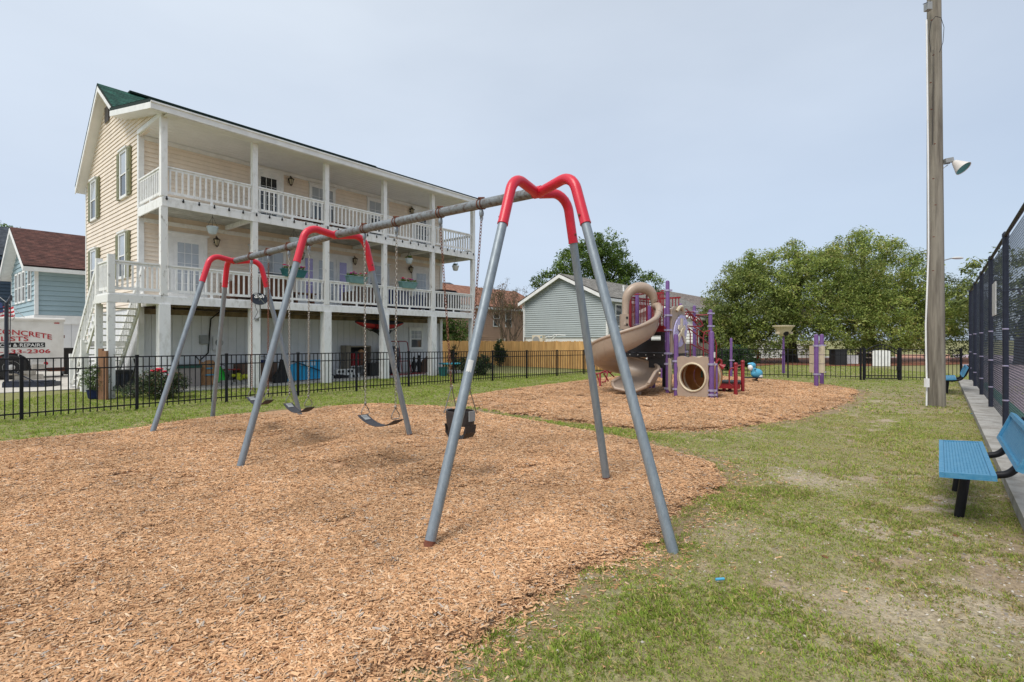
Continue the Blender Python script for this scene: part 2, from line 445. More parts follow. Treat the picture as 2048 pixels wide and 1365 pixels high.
def npmesh(name, verts, loops, nper, mat, col=None, parent=None, kind=None, smooth=False, label=None, cat=None, org=(0, 0, 0)):
    "fast mesh: loops is (faces, nper) index array"
    me = bpy.data.meshes.new(name)
    verts = np.asarray(verts, np.float32) - np.asarray(org, np.float32)
    me.vertices.add(len(verts)); me.vertices.foreach_set('co', verts.ravel())
    loops = np.asarray(loops, np.int32); nf = len(loops)
    me.loops.add(nf * nper); me.loops.foreach_set('vertex_index', loops.ravel())
    me.polygons.add(nf); me.polygons.foreach_set('loop_start', np.arange(nf, dtype=np.int32) * nper)
    if smooth: me.polygons.foreach_set('use_smooth', np.ones(nf, bool))
    if col is not None:
        at = me.attributes.new('col', 'FLOAT_COLOR', 'POINT')
        c4 = np.ones((len(verts), 4), np.float32); c4[:, :3] = col
        at.data.foreach_set('color', c4.ravel())
    me.update(calc_edges=True); me.validate()
    me.materials.append(mat)
    return inst(name, me, parent, org, kind=kind, label=label, cat=cat)
def thin(m, amt):
    "thin leaf: part of the light comes through"
    n, l = m.node_tree.nodes, m.node_tree.links
    b = n['Principled BSDF']; o = n['Material Output']
    t = n.new('ShaderNodeBsdfTranslucent'); x = n.new('ShaderNodeMixShader'); x.inputs[0].default_value = amt
    l.new(b.inputs['Base Color'].links[0].from_socket, t.inputs['Color'])
    l.new(b.outputs[0], x.inputs[1]); l.new(t.outputs[0], x.inputs[2]); l.new(x.outputs[0], o.inputs['Surface'])
    return m
m_attr = thin(M('foliage', (0.95, 0.95, 0.95), 0.6, 0.12, 3.0, spec=0.25, attr='col'), 0.4)
m_attrm = M('chip_wood', (0.95, 0.95, 0.95), 0.8, 0.15, 40.0, spec=0.2, attr='col')

D1 = Vector((0.634, 0.773, 0)).normalized()
D2 = Vector((-D1.y, D1.x, 0))
def frame(o, a=D1):
    a = Vector(a).normalized(); b = Vector((-a.y, a.x, 0)); o = Vector(o)
    return Matrix(((a.x, b.x, 0, o.x), (a.y, b.y, 0, o.y), (0, 0, 1, o.z), (0, 0, 0, 1)))
# ------------------------------------------------------------------ ground, wood-chip beds
bed1_px = [(0, 886), (200, 867), (400, 838), (560, 821), (750, 809), (900, 815), (1000, 830), (1150, 857), (1290, 885), (1400, 915), (1450, 940),
           (1462, 965), (1430, 992), (1385, 1030), (1300, 1082), (1200, 1140), (1080, 1203), (975, 1262), (890, 1312), (800, 1365)]
bed1 = [tuple(G(*p)[:2]) for p in bed1_px] + [(-1.2, 1.6), (-3.0, 0.6), (-6.0, 1.0), (-9.0, 4.0), (-9.4, 6.6)]
bed2_px = [(905, 797), (1000, 782), (1100, 770), (1165, 762), (1230, 754), (1300, 751), (1400, 752), (1500, 757), (1600, 766), (1680, 774), (1724, 783),
           (1705, 800), (1660, 820), (1600, 838), (1500, 855), (1400, 863), (1280, 861), (1150, 845), (1000, 824), (930, 810)]
bed2 = [tuple(G(*p)[:2]) for p in bed2_px]

def bed_sd(x, y):
    w = (fbm(x, y, 2.2, 5) - 0.5) * 0.30 + (fbm(x, y, 8, 6, 2) - 0.5) * 0.12
    return np.minimum(sdist(x, y, bed1), sdist(x, y, bed2)) + w
SWINGS = [(-0.85, 5.77), (-1.60, 6.61), (-3.05, 7.75), (-4.20, 8.75)]
def hollow(x, y):
    "ground dug out by feet below each swing, longer along the swing's arc"
    r = 0
    for wx_, wy_ in SWINGS:
        u = (x - wx_) * 0.634 + (y - wy_) * 0.773; v = -(x - wx_) * 0.773 + (y - wy_) * 0.634
        r = r + np.exp(-(u / 0.62) ** 2 - (v / 0.36) ** 2)
    return r
def bed_h(x, y):
    "mound of loose chips, scuffed into hollows"
    s = -np.minimum(sdist(x, y, bed1), sdist(x, y, bed2))
    h = 0.035 * sstep(-0.05, 0.5, s) + (fbm(x, y, 0.9, 11, 3) - 0.5) * 0.09 * sstep(0.1, 1.0, s) + (fbm(x, y, 4.0, 13, 2) - 0.5) * 0.02 * sstep(0.1, 0.6, s)
    return h - 0.085 * hollow(x, y)
fence_line = [G(-80, 853), G(43, 840), G(1216, 744.6), G(1444, 752), G(1940, 756.5)]
def lush(x, y):
    "how green and thick the turf is: dry and worn towards the tennis court, thick along the fence"
    right = sstep(-1.0, 4.5, x - 0.30 * (y - 6))
    return 1 - 0.62 * right * (1 - 0.75 * sstep(15, 19, y))
def cover(x, y):
    n = fbm(x, y, 0.8, 21, 3) * 0.30 + fbm(x, y, 3.0, 27, 3) * 0.42 + fbm(x, y, 9.0, 29, 2) * 0.28
    c = sstep(0.385, 0.525, n + 0.36 * (lush(x, y) - 0.36) + 0.075 * sstep(3.5, 8, y) - 0.022 * (1 - sstep(3.2, 4.8, y)))
    s = bed_sd(x, y)
    c = c * (0.35 + 0.65 * sstep(0.0, 0.35, s))
    bare = np.exp(-(((x - 2.3) / 0.75) ** 2 + ((y - 3.0) / 0.42) ** 2)) + 0.8 * np.exp(-(((x - 1.7) / 0.4) ** 2 + ((y - 4.2) / 0.35) ** 2)) + 0.9 * np.exp(-(((x - 3.3) / 0.5) ** 2 + ((y - 5.8) / 0.5) ** 2))
    return np.clip(c * (1 - 0.8 * np.clip(bare, 0, 1)), 0, 1)

def gz(x, y):
    return (fbm(x, y, 0.7, 31, 3) - 0.5) * 0.05 * (np.abs(x) < 40) * (y < 45) - 0.012
def axis(lo, hi, st, far):
    core = np.arange(lo, hi + 1e-6, st)
    out, p, g = [], 0, st
    while p < far:
        g *= 1.22; p += g; out.append(p)
    out = np.array(out)
    return np.concatenate([lo - out[::-1], core, hi + out])
gx = axis(-12, 14, 0.075, 900); gy = axis(1.2, 22, 0.075, 900)
X, Y = np.meshgrid(gx, gy)
Z = gz(X, Y)
sdX = bed_sd(X, Y)
kk_ = 1 - sstep(-0.12, 0.08, sdX)
Z = Z * (1 - kk_) + np.minimum(Z, np.minimum(-0.02, bed_h(X, Y) - 0.035)) * kk_
cv = cover(X, Y); lu = lush(X, Y)
soil = np.array([0.58, 0.48, 0.35]); soil2 = np.array([0.42, 0.315, 0.205]); dry = np.array([0.34, 0.275, 0.125]); grn = np.array([0.235, 0.275, 0.065])
t = np.clip(fbm(X, Y, 1.7, 41, 4) * 1.6 - 0.3, 0, 1)[..., None]
base = soil * t + soil2 * (1 - t)
t2 = np.clip(fbm(X, Y, 2.6, 45, 3) * 1.5 - 0.35, 0, 1)[..., None] * (1 - lu[..., None])
turf = grn * (1 - t2) + dry * t2
cm_ = cv[..., None] * (0.30 + 0.40 * lu[..., None])
colr = base * (1 - cm_) + turf * cm_
colr = np.where((sdX < 0.25)[..., None], colr * 0.6 + np.array([0.26, 0.15, 0.08]) * 0.4, colr)
ny, nx = X.shape
idx = np.arange(nx * ny).reshape(ny, nx)
lp = np.stack([idx[:-1, :-1], idx[:-1, 1:], idx[1:, 1:], idx[1:, :-1]], -1).reshape(-1, 4)
m_ground = M('turf_and_soil', (0.85, 0.85, 0.85), 0.95, 0.42, 38.0, 0.9, 70, spec=0.15, attr='col', detail=10, lo=0.34, hi=0.66)
npmesh('ground', np.stack([X, Y, Z], -1).reshape(-1, 3), lp, 4, m_ground, colr.reshape(-1, 3), kind='structure', smooth=True)

def bed_sheet(name, poly, st):
    xs = [p[0] for p in poly]; ys = [p[1] for p in poly]
    gx = np.arange(max(min(xs), -10), max(xs) + 0.3, st); gy = np.arange(max(min(ys), 1.0), max(ys) + 0.3, st)
    X, Y = np.meshgrid(gx, gy)
    s = sdist(X, Y, poly) + (fbm(X, Y, 2.2, 5) - 0.5) * 0.30 + (fbm(X, Y, 8, 6, 2) - 0.5) * 0.12
    Z = bed_h(X, Y) + 0.006 - 0.075 * sstep(-0.16, 0.03, s)
    idx = np.arange(X.size).reshape(X.shape)
    lp = np.stack([idx[:-1, :-1], idx[:-1, 1:], idx[1:, 1:], idx[1:, :-1]], -1).reshape(-1, 4)
    ok = (s.ravel()[lp] < 0.02).all(1)
    lp = lp[ok]; u, inv = np.unique(lp, return_inverse=True)
    V = np.stack([X, Y, Z], -1).reshape(-1, 3)[u]
    return npmesh(name, V, inv.reshape(-1, 4), 4, m_chipbed, kind='structure', smooth=True)
m_chipbed = M('packed_wood_chips', (0.27, 0.145, 0.075), 0.95, 0.0, 26.0, 0.8, 45, col2=(0.60, 0.36, 0.20), detail=8, lo=0.36, hi=0.62)
bed_sheet('wood_chip_bed', bed1, 0.07)
bed_sheet('wood_chip_bed', bed2, 0.12)

CHIP_PAL = np.array([[0.73, 0.45, 0.25], [0.66, 0.385, 0.205], [0.57, 0.32, 0.16], [0.45, 0.235, 0.115], [0.25, 0.12, 0.06], [0.74, 0.54, 0.36], [0.47, 0.40, 0.34]])
def chip_geo(g, x, y, z, scale):
    n = len(x)
    L = scale * (0.018 + 0.05 * g.random(n) ** 2.0); w = L * (0.10 + 0.24 * g.random(n)) + 0.0025
    a = g.uniform(0, 2 * np.pi, n); tilt = g.normal(0, 0.15, n); roll = g.normal(0, 0.30, n)
    dx = np.stack([np.cos(a) * np.cos(tilt), np.sin(a) * np.cos(tilt), np.sin(tilt)], -1)
    sd = np.stack([-np.sin(a) * np.cos(roll), np.cos(a) * np.cos(roll), np.sin(roll)], -1)
    up = np.cross(dx, sd)
    c = np.stack([x, y, z], -1)
    h = (0.25 * w)[:, None] * up
    Lx = dx * L[:, None] / 2; Wy = sd * w[:, None] / 2
    tp = (0.35 + 0.65 * g.random(n))[:, None]
    V = np.stack([c - Lx - Wy * tp, c + Lx - Wy, c - Lx + h, c + Lx * 1.06 + h, c - Lx + Wy * tp, c + Lx + Wy], 1)
    b = np.arange(n)[:, None] * 6
    f = np.concatenate([b + [0, 1, 3, 2], b + [2, 3, 5, 4]], 0)
    cc = CHIP_PAL[g.choice(7, n, p=[0.27, 0.28, 0.20, 0.09, 0.03, 0.09, 0.04])] * (0.82 + 0.28 * g.random(n))[:, None]
    return V, f, cc
def tone_at(x, y):
    patch = np.clip(fbm(x, y, 1.3, 61, 3) * 2.2 - 0.62, 0, 1)
    return (0.84 + 0.26 * patch) * (1 - 0.28 * np.clip(hollow(x, y), 0, 1))
def edge_chips(name, n, region, scale, seed, stray):
    "loose chips along the ragged rim of the beds, thinning out into the grass"
    g = np.random.default_rng(seed)
    x = g.uniform(region[0], region[1], n); y = g.uniform(region[2], region[3], n)
    s = bed_sd(x, y)
    keep = (s > -0.30) & (s < 1.5) & (g.random(n) < np.where(s < -0.05, 1, 0.75 * np.exp(-np.maximum(s + 0.05, 0) * 9) + stray * np.exp(-np.maximum(s, 0) * 3)))
    keep &= np.abs(x) < 1.2 * y + 1.2
    x, y, s = x[keep], y[keep], s[keep]
    z = np.maximum(bed_h(x, y) + 0.006 - 0.075 * sstep(-0.16, 0.03, s), np.minimum(gz(x, y), np.where(s < 0.1, -0.02, 1))) + 0.004 + 0.016 * g.random(len(x)) * (s < -0.02)
    V, f, cc = chip_geo(g, x, y, z, scale)
    cc = cc * tone_at(x, y)[:, None]
    npmesh(name, V.reshape(-1, 3), f, 4, m_attrm, np.repeat(cc, 6, 0), kind='stuff')
edge_chips('loose_wood_chips', 300000, (-6.6, 2.4, 1.9, 5.4), 0.70, 101, 0.04)
edge_chips('loose_wood_chips', 200000, (-10, 4.2, 5.4, 10.4), 0.95, 102, 0.04)
edge_chips('loose_wood_chips', 190000, (-4, 14, 8.4, 23), 1.15, 103, 0.02)
# the beds themselves: overlapping handfuls of chips laid by geometry nodes
m_handful = M('chip_wood_handful', (0.95, 0.95, 0.95), 0.8, 0.15, 40.0, spec=0.2, attr='col')
nt_, lk_ = m_handful.node_tree.nodes, m_handful.node_tree.links
pb_ = nt_['Principled BSDF']; src_ = pb_.inputs['Base Color'].links[0].from_socket
ia_ = nt_.new('ShaderNodeAttribute'); ia_.attribute_type = 'INSTANCER'; ia_.attribute_name = 'tone'
vm_ = nt_.new('ShaderNodeVectorMath'); vm_.operation = 'SCALE'
lk_.new(src_, vm_.inputs[0]); lk_.new(ia_.outputs['Fac'], vm_.inputs['Scale']); lk_.new(vm_.outputs[0], pb_.inputs['Base Color'])
handfuls = []
for k in range(9):
    g = np.random.default_rng(500 + k); n = 430
    a = g.uniform(0, 2 * np.pi, n); r = 0.17 * np.sqrt(g.random(n)) * (0.8 + 0.25 * g.random(n))
    V, f, cc = chip_geo(g, r * np.cos(a), r * np.sin(a), 0.004 + 0.018 * g.random(n), 0.70)
    me = bpy.data.meshes.new('chip_handful')
    V = V.reshape(-1, 3); me.from_pydata(V.tolist(), [], f.tolist())
    at = me.attributes.new('col', 'FLOAT_COLOR', 'POINT'); c4 = np.ones((len(V), 4), np.float32); c4[:, :3] = np.repeat(cc, 6, 0)
    at.data.foreach_set('color', c4.ravel()); me.materials.append(m_handful)
    handfuls.append(bpy.data.objects.new('chip_handful', me))
def chip_bed(name, n, region, scale, seed):
    g = np.random.default_rng(seed)
    x = g.uniform(region[0], region[1], n); y = g.uniform(region[2], region[3], n)
    keep = (bed_sd(x, y) < -0.04 - 0.17 * scale) & (np.abs(x) < 1.2 * y + 1.2)
    x, y = x[keep], y[keep]; n = len(x)
    e = 0.08
    sx = (bed_h(x + e, y) - bed_h(x - e, y)) / (2 * e); sy = (bed_h(x, y + e) - bed_h(x, y - e)) / (2 * e)
    me = bpy.data.meshes.new(name)
    me.vertices.add(n); me.vertices.foreach_set('co', np.stack([x, y, bed_h(x, y) + 0.004 + 0.006 * g.random(n)], -1).astype(np.float32).ravel())
    # spin about z first, then lean with the slope: R = Ry(-sx) Rx(sy) Rz(spin)
    sp = g.uniform(0, 2 * np.pi, n); cz, sz = np.cos(sp), np.sin(sp)
    N = np.stack([-sx, -sy, np.ones(n)], -1); N /= np.linalg.norm(N, axis=1)[:, None]
    X_ = np.stack([cz, sz, np.zeros(n)], -1); X_ -= N * (X_ * N).sum(1)[:, None]; X_ /= np.linalg.norm(X_, axis=1)[:, None]
    Y_ = np.cross(N, X_)
    eul = np.stack([np.arctan2(Y_[:, 2], N[:, 2]), np.arcsin(np.clip(-X_[:, 2], -1, 1)), np.arctan2(X_[:, 1], X_[:, 0])], -1)
    for nm, ty, key, arr in (('spin', 'FLOAT_VECTOR', 'vector', eul), ('size', 'FLOAT', 'value', scale * (0.9 + 0.2 * g.random(n))), ('tone', 'FLOAT', 'value', tone_at(x, y))):
        at = me.attributes.new(nm, ty, 'POINT'); at.data.foreach_set(key, np.asarray(arr, np.float32).ravel())
    o = inst(name, me, None, (0, 0, 0), kind='stuff')
    ng = bpy.data.node_groups.new('lay_chips', 'GeometryNodeTree')
    ng.interface.new_socket('Geometry', in_out='INPUT', socket_type='NodeSocketGeometry'); ng.interface.new_socket('Geometry', in_out='OUTPUT', socket_type='NodeSocketGeometry')
    N_, L_ = ng.nodes, ng.links
    gi, go = N_.new('NodeGroupInput'), N_.new('NodeGroupOutput')
    jn = N_.new('GeometryNodeJoinGeometry')
    for h in handfuls:
        oi = N_.new('GeometryNodeObjectInfo'); oi.inputs['Object'].default_value = h; oi.inputs['As Instance'].default_value = True
        L_.new(oi.outputs['Geometry'], jn.inputs[0])
    ip = N_.new('GeometryNodeInstanceOnPoints'); ip.inputs['Pick Instance'].default_value = True
    def attr(nm, ty):
        a = N_.new('GeometryNodeInputNamedAttribute'); a.data_type = ty; a.inputs['Name'].default_value = nm
        return [q for q in a.outputs if q.enabled and q.name == 'Attribute'][0]
    rv = N_.new('GeometryNodeInputIndex'); rnd = N_.new('FunctionNodeRandomValue'); rnd.data_type = 'INT'
    mn = [q for q in rnd.inputs if q.enabled]
    mn[0].default_value = 0; mn[1].default_value = len(handfuls) - 1
    er = N_.new('FunctionNodeEulerToRotation')
    L_.new(attr('spin', 'FLOAT_VECTOR'), er.inputs[0])
    L_.new(gi.outputs[0], ip.inputs['Points']); L_.new(jn.outputs[0], ip.inputs['Instance'])
    L_.new([q for q in rnd.outputs if q.enabled][0], ip.inputs['Instance Index'])
    L_.new(er.outputs[0], ip.inputs['Rotation']); L_.new(attr('size', 'FLOAT'), ip.inputs['Scale'])
    L_.new(ip.outputs[0], go.inputs[0])
    md = o.modifiers.new('lay_chips', 'NODES'); md.node_group = ng
    return o
chip_bed('wood_chips', 2100, (-6.6, 2.2, 1.9, 5.2), 1.0, 111)
chip_bed('wood_chips', 3400, (-10, 4, 5.2, 10.4), 1.08, 112)
chip_bed('wood_chips', 6800, (-4, 14, 8.4, 23), 1.32, 113)

def grass(name, n, region, hgt, seed, test=None, wid=0.004, straw=False):
    g = np.random.default_rng(seed)
    # blades grow in tufts
    nt = n // 9
    tx = g.uniform(region[0], region[1], nt); ty = g.uniform(region[2], region[3], nt)
    ok = (np.abs(tx) < 1.05 * ty + 0.3) & (g.random(nt) < (0.55 if straw else cover(tx, ty) * 0.96 + 0.04)) & (bed_sd(tx, ty) > -0.06 - 0.35 * (g.random(nt) < 0.012))
    if test is not None: ok &= test(tx, ty)
    tx, ty = tx[ok], ty[ok]
    big = np.clip(fbm(tx, ty, 2.3, 71, 3) * 2 - 0.30, 0.62, 1.35)
    k = 9
    x = np.repeat(tx, k); y = np.repeat(ty, k); bg_ = np.repeat(big, k); n = len(x)
    x = x + g.normal(0, 0.02, n) * hgt / 0.05; y = y + g.normal(0, 0.02, n) * hgt / 0.05
    a = g.uniform(0, 2 * np.pi, n); lean = g.uniform(1.15, 1.52, n) if straw else g.uniform(0.3, 1.25, n)
    L = hgt * (0.5 + g.random(n)) * bg_
    d = np.stack([np.cos(a) * np.sin(lean), np.sin(a) * np.sin(lean), np.cos(lean)], -1)
    sd = np.stack([-np.sin(a), np.cos(a), np.zeros(n)], -1) * (wid * (0.6 + 0.9 * g.random(n)))[:, None]
    z = gz(x, y) - 0.004
    c = np.stack([x, y, z], -1)
    mid = c + d * (L * 0.55)[:, None] + np.array([0, 0, 1]) * (L * 0.08)[:, None]
    tip = c + d * L[:, None] - np.array([0, 0, 1]) * (L * 0.1)[:, None]
    if hgt < 0.032: V = np.stack([c - sd, c + sd, tip, mid - sd], 1)
    else: V = np.stack([c - sd * 1.25, c + sd * 1.25, tip], 1)
    K = V.shape[1]
    f = np.arange(n * K).reshape(n, K)
    l = lush(x, y)
    g1 = np.array([0.23, 0.35, 0.05]); g2 = np.array([0.43, 0.50, 0.10]); dr = np.array([0.60, 0.48, 0.22]); pale = np.array([0.42, 0.31, 0.19])
    patch = fbm(x, y, 1.1, 75, 3)
    dryp = np.clip(0.10 + 0.62 * (1 - l) * (0.35 + patch), 0, 0.75)
    u = g.random(n); tt = g.random(n)[:, None]
    cc = g1 * tt + g2 * (1 - tt)
    if straw: dryp = dryp * 0 + 0.93
    cc = np.where((u < dryp)[:, None], np.where((g.random(n) < 0.4)[:, None], pale, dr), cc)
    cc = cc * (0.75 + 0.5 * g.random(n))[:, None]
    return npmesh(name, V.reshape(-1, 3), f, K, m_attr, np.repeat(cc, K, 0), kind='stuff')
grass('grass', 400000, (-1, 6.2, 1.7, 5.6), 0.030, 201, wid=0.0024)
grass('grass', 400000, (-1, 11, 5.6, 11), 0.034, 202, wid=0.0042)
grass('grass', 420000, (-13, 3, 6.5, 24), 0.05, 203, lambda x, y: x < 0.30 * (y - 6) + 1.5, wid=0.007)
grass('grass', 260000, (3, 20, 11, 34), 0.045, 204, wid=0.009)

grass('dry_grass', 220000, (-1, 6.4, 1.7, 6), 0.026, 205, lambda x, y: lush(x, y) < 0.85, wid=0.0018, straw=True)
grass('dry_grass', 130000, (-1, 13, 6, 14), 0.036, 206, lambda x, y: lush(x, y) < 0.85, wid=0.004, straw=True)

def scatter_bits(name, n, region, size, pal, seed, flatness, test):
    "small pebbles or dead leaves: squashed octahedra lying on the soil"
    g = np.random.default_rng(seed)
    x = g.uniform(region[0], region[1], n); y = g.uniform(region[2], region[3], n)
    k = (np.abs(x) < 1.05 * y + 0.3) & (bed_sd(x, y) > 0.05) & (g.random(n) < test(x, y))
    x, y = x[k], y[k]; n = len(x)
    s = size * (0.5 + g.random(n) ** 2 * 1.6); a = g.uniform(0, 6.28, n); r = 0.45 + 0.5 * g.random(n)
    c = np.stack([x, y, gz(x, y) + 0.3 * s * flatness], -1)
    u = np.stack([np.cos(a), np.sin(a), g.normal(0, 0.15, n)], -1) * s[:, None]; v = np.stack([-np.sin(a), np.cos(a), g.normal(0, 0.15, n)], -1) * (s * r)[:, None]
    w = np.stack([np.zeros(n), np.zeros(n), s * flatness], -1)
    V = np.stack([c + u, c + v, c - u, c - v, c + w, c - w], 1)
    b = np.arange(n)[:, None] * 6
    f = np.concatenate([b + q for q in ([0, 1, 4], [1, 2, 4], [2, 3, 4], [3, 0, 4])], 0)
    cc = np.array(pal)[g.integers(0, len(pal), n)] * (0.7 + 0.6 * g.random(n))[:, None]
    npmesh(name, V.reshape(-1, 3), f, 3, m_attrm, np.repeat(cc, 6, 0), kind='stuff')
scatter_bits('pebbles', 16000, (-0.5, 6.2, 1.7, 6.5), 0.007, [(0.5, 0.46, 0.40), (0.38, 0.34, 0.29), (0.30, 0.25, 0.2), (0.6, 0.55, 0.48)], 211, 0.6, lambda x, y: 0.9 - 0.85 * cover(x, y))
scatter_bits('leaf_litter', 900, (-0.5, 7, 1.7, 8), 0.018, [(0.28, 0.12, 0.06), (0.40, 0.24, 0.12), (0.5, 0.36, 0.2), (0.2, 0.1, 0.06)], 212, 0.12, lambda x, y: 0.25 + 0.6 * sstep(2.5, 4.5, x - 0.3 * (y - 3)))

# ------------------------------------------------------------------ the big cream house
P0 = Vector((-9.955, 14.88, 0.0))
HF = frame(P0)
def hw(t, s, z): return HF @ Vector((t, s, z))
def wall_t(px, s=2.17):
    o = P0 + D2 * s; u = (px - CX) / F
    return (u * o.y - o.x) / (D1.x - u * D1.y)
def wall_z(px, py, s=2.17):
    t = wall_t(px, s); d = (P0 + D2 * s + D1 * t).y
    return HC - (py - HY) / F * d
TB = 2.552; TE = 5 * TB           # post spacing, house length
SW, SB = 2.17, 8.62               # front wall, back wall
Z1, Z1b, Z2, Z2b, ZC = 2.82, 2.56, 5.65, 5.36, 7.95
house = thing('house', hw(TE / 2, 4, 0), 'cream three-level house with two long white front porches and a green roof', 'house')

def clap(parent, fr, poly, mat, axis_plane, z0, z1, row=0.14, name='siding_board', gap=0.012, thick=0.03):
    """lap siding: each course a board of its own. poly in (u,z); axis_plane(u, off, z) -> local point"""
    k = int(math.ceil((z1 - z0) / row))
    def span(z):
        xs = []
        n = len(poly)
        for i in range(n):
            (a, za), (b, zb) = poly[i], poly[(i + 1) % n]
            if (za <= z < zb) or (zb <= z < za): xs.append(a + (b - a) * (z - za) / (zb - za))
        xs.sort()
        return [(xs[i], xs[i + 1]) for i in range(0, len(xs) - 1, 2)]
    for i in range(k):
        a, b = z0 + i * row, min(z0 + (i + 1) * row, z1 - 1e-4)
        s0, s1 = span(a + 0.002), span(b - 0.002)
        if len(s0) != len(s1): s1 = s0
        for (u0, u1), (w0, w1) in zip(s0, s1):
            if u1 - u0 < 0.03: continue
            mb = MB(fr)
            b2 = b - gap if i < k - 1 else b
            pts = [axis_plane(u0, 0, a), axis_plane(u1, 0, a), axis_plane(w1, 0, b2), axis_plane(w0, 0, b2),
                   axis_plane(u0, thick, a), axis_plane(u1, thick, a), axis_plane(w1, 0.008, b2), axis_plane(w0, 0.008, b2)]
            mb.add(pts, [(0, 1, 2, 3), (4, 7, 6, 5), (0, 4, 5, 1), (1, 5, 6, 2), (2, 6, 7, 3), (3, 7, 4, 0)])
            mb.build(name, mat, parent)

# front wall (two storeys behind the porches) and its boards
fw = MB(HF).box(0.02, SW, Z1 - 0.2, TE - 0.02, SW + 0.12, ZC).build('front_wall', m_cream, house)
fpl = lambda u, off, z: (u, SW - off, z)
clap(fw, HF, [(0.1, Z1), (TE - 0.1, Z1), (TE - 0.1, Z2b + 0.02), (0.1, Z2b + 0.02)], m_cream, fpl, Z1, Z2b)
clap(fw, HF, [(0.1, Z2), (TE - 0.1, Z2), (TE - 0.1, ZC), (0.1, ZC)], m_cream, fpl, Z2, ZC)
# gable wall
gpoly = [(SW, Z1b), (SB, Z1b), (SB, 7.62), (5.63, 10.42), (3.52, 8.88), (0.05, 8.12), (0.05, ZC + 0.02), (SW, ZC)]
gw = MB(HF).prism([(0.02, s, z) for s, z in gpoly], (0.12, 0, 0)).build('gable_wall', m_cream, house)
MB(HF).prism([(TE - 0.14, s, z) for s, z in gpoly], (0.12, 0, 0)).build('gable_wall', m_cream, house)
MB(HF).box(0.02, SB - 0.12, 0, TE - 0.02, SB, 7.6).build('back_wall', m_cream, house)
clap(gw, HF, gpoly, m_cream, lambda u, off, z: (0.02 - off, u, z), Z1b, 10.42)
# corner trim
for s0, s1, t0, t1, a, b in ((SW - 0.05, SW + 0.10, -0.03, 0.12, 0.1, Z2b), (SW - 0.05, SW + 0.10, -0.031, 0.12, Z2, ZC), (SB - 0.05, SB + 0.02, -0.03, 0.1, 0.1, 7.6), (SW - 0.05, SW + 0.10, TE - 0.12, TE + 0.03, 0.1, ZC)):
    MB(HF).box(t0, s0, a, t1, s1, b).build('corner_trim', m_white, house)

# ground floor: pale vertical boards
gf = MB(HF).box(0.05, SW + 0.05, 0.05, TE - 0.05, SW + 0.15, Z1b - 0.02).build('ground_floor_wall', m_board, house)
n = 44; wd = (TE - 0.1) / n
me = MB().box(0.006, -0.022, 0, wd - 0.008, 0, Z1b - 0.12).mesh('vertical_board', m_board)
for i in range(n):
    inst('vertical_board', me, gf, hw(0.05 + i * wd, SW + 0.05, 0.06), (0, 0, math.atan2(D1.y, D1.x)))
MB(HF).box(0.05, SW + 0.02, Z1b - 0.2, TE - 0.05, SW + 0.05, Z1b - 0.03).build('frieze_board', m_joist, house)
gg = MB(HF).box(0.05, SW + 0.15, 0.05, 0.16, SB, Z1b).build('ground_floor_wall', m_board, house)
n2 = 20; wd2 = (SB - SW - 0.2) / n2
me2 = MB().box(-0.022, 0.006, 0, 0, wd2 - 0.008, Z1b - 0.12).mesh('vertical_board', m_board)
for i in range(n2):
    inst('vertical_board', me2, gg, hw(0.05, SW + 0.17 + i * wd2, 0.06), (0, 0, math.atan2(D1.y, D1.x)))
MB(HF).box(0.1, -0.15 + SW - 1.75, -0.06, TE + 0.3, SW + 0.1, 0.045).build('patio_slab', m_slab, None, kind='structure')

# porch decks, beams, posts
def deck(zt, zb, soff, joist):
    d = MB(HF).box(-0.04, -0.06, zt - 0.04, TE + 0.06, SW - 0.03, zt).build('porch_deck', m_wpaint, house)
    MB(HF).box(-0.06, -0.09, zb, TE + 0.08, -0.045, zt - 0.045).build('rim_beam', m_wpaint, house)
    MB(HF).box(-0.062, -0.04, zb, -0.02, SW - 0.06, zt - 0.046).build('rim_beam', m_wpaint, house)
    MB(HF).box(TE + 0.03, -0.04, zb, TE + 0.079, SW - 0.06, zt - 0.046).build('rim_beam', m_wpaint, house)
    return d
dk1 = deck(Z1, Z1b, None, True); dk2 = deck(Z2, Z2b, None, False)
# under the upper deck: painted boards running along the house; under the lower one bare joists
nb = 15
for i in range(nb):
    a = -0.03 + i * (SW - 0.05) / nb
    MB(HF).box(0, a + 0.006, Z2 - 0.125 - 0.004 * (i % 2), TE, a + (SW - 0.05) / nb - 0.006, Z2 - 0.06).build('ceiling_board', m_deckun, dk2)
for i in range(6):
    if 0 < i < 6: MB(HF).box(i * TB - 0.05, 0.0, Z2b + 0.03, i * TB + 0.05, SW - 0.06, Z2 - 0.13).build('cross_beam', m_wpaint, dk2)
for i in range(32):
    a = 0.2 + i * (TE - 0.4) / 31
    MB(HF).box(a - 0.02, 0.0, Z1b + 0.02, a + 0.02, SW - 0.06, Z1 - 0.05).build('joist', m_joist, dk1)
MB(HF).box(0.0, 1.0, Z1b + 0.0, TE, 1.06, Z1b + 0.018).build('ledger_board', m_joist, dk1)
for i in range(6):
    t = i * TB
    w = 0.085
    MB(HF).box(t - w, -0.08, Z1 + 0.002, t + w, 0.09, Z2b - 0.002).build('porch_post', m_peel, house)
    MB(HF).box(t - w + 0.005, -0.08, Z2 + 0.002, t + w - 0.005, 0.09, ZC - 0.02).build('porch_post', m_wpaint, house)
    MB(HF).box(t - 0.14, -0.13, -0.05, t + 0.14, 0.15, Z1b - 0.003).build('porch_pier', m_wpaint, house)

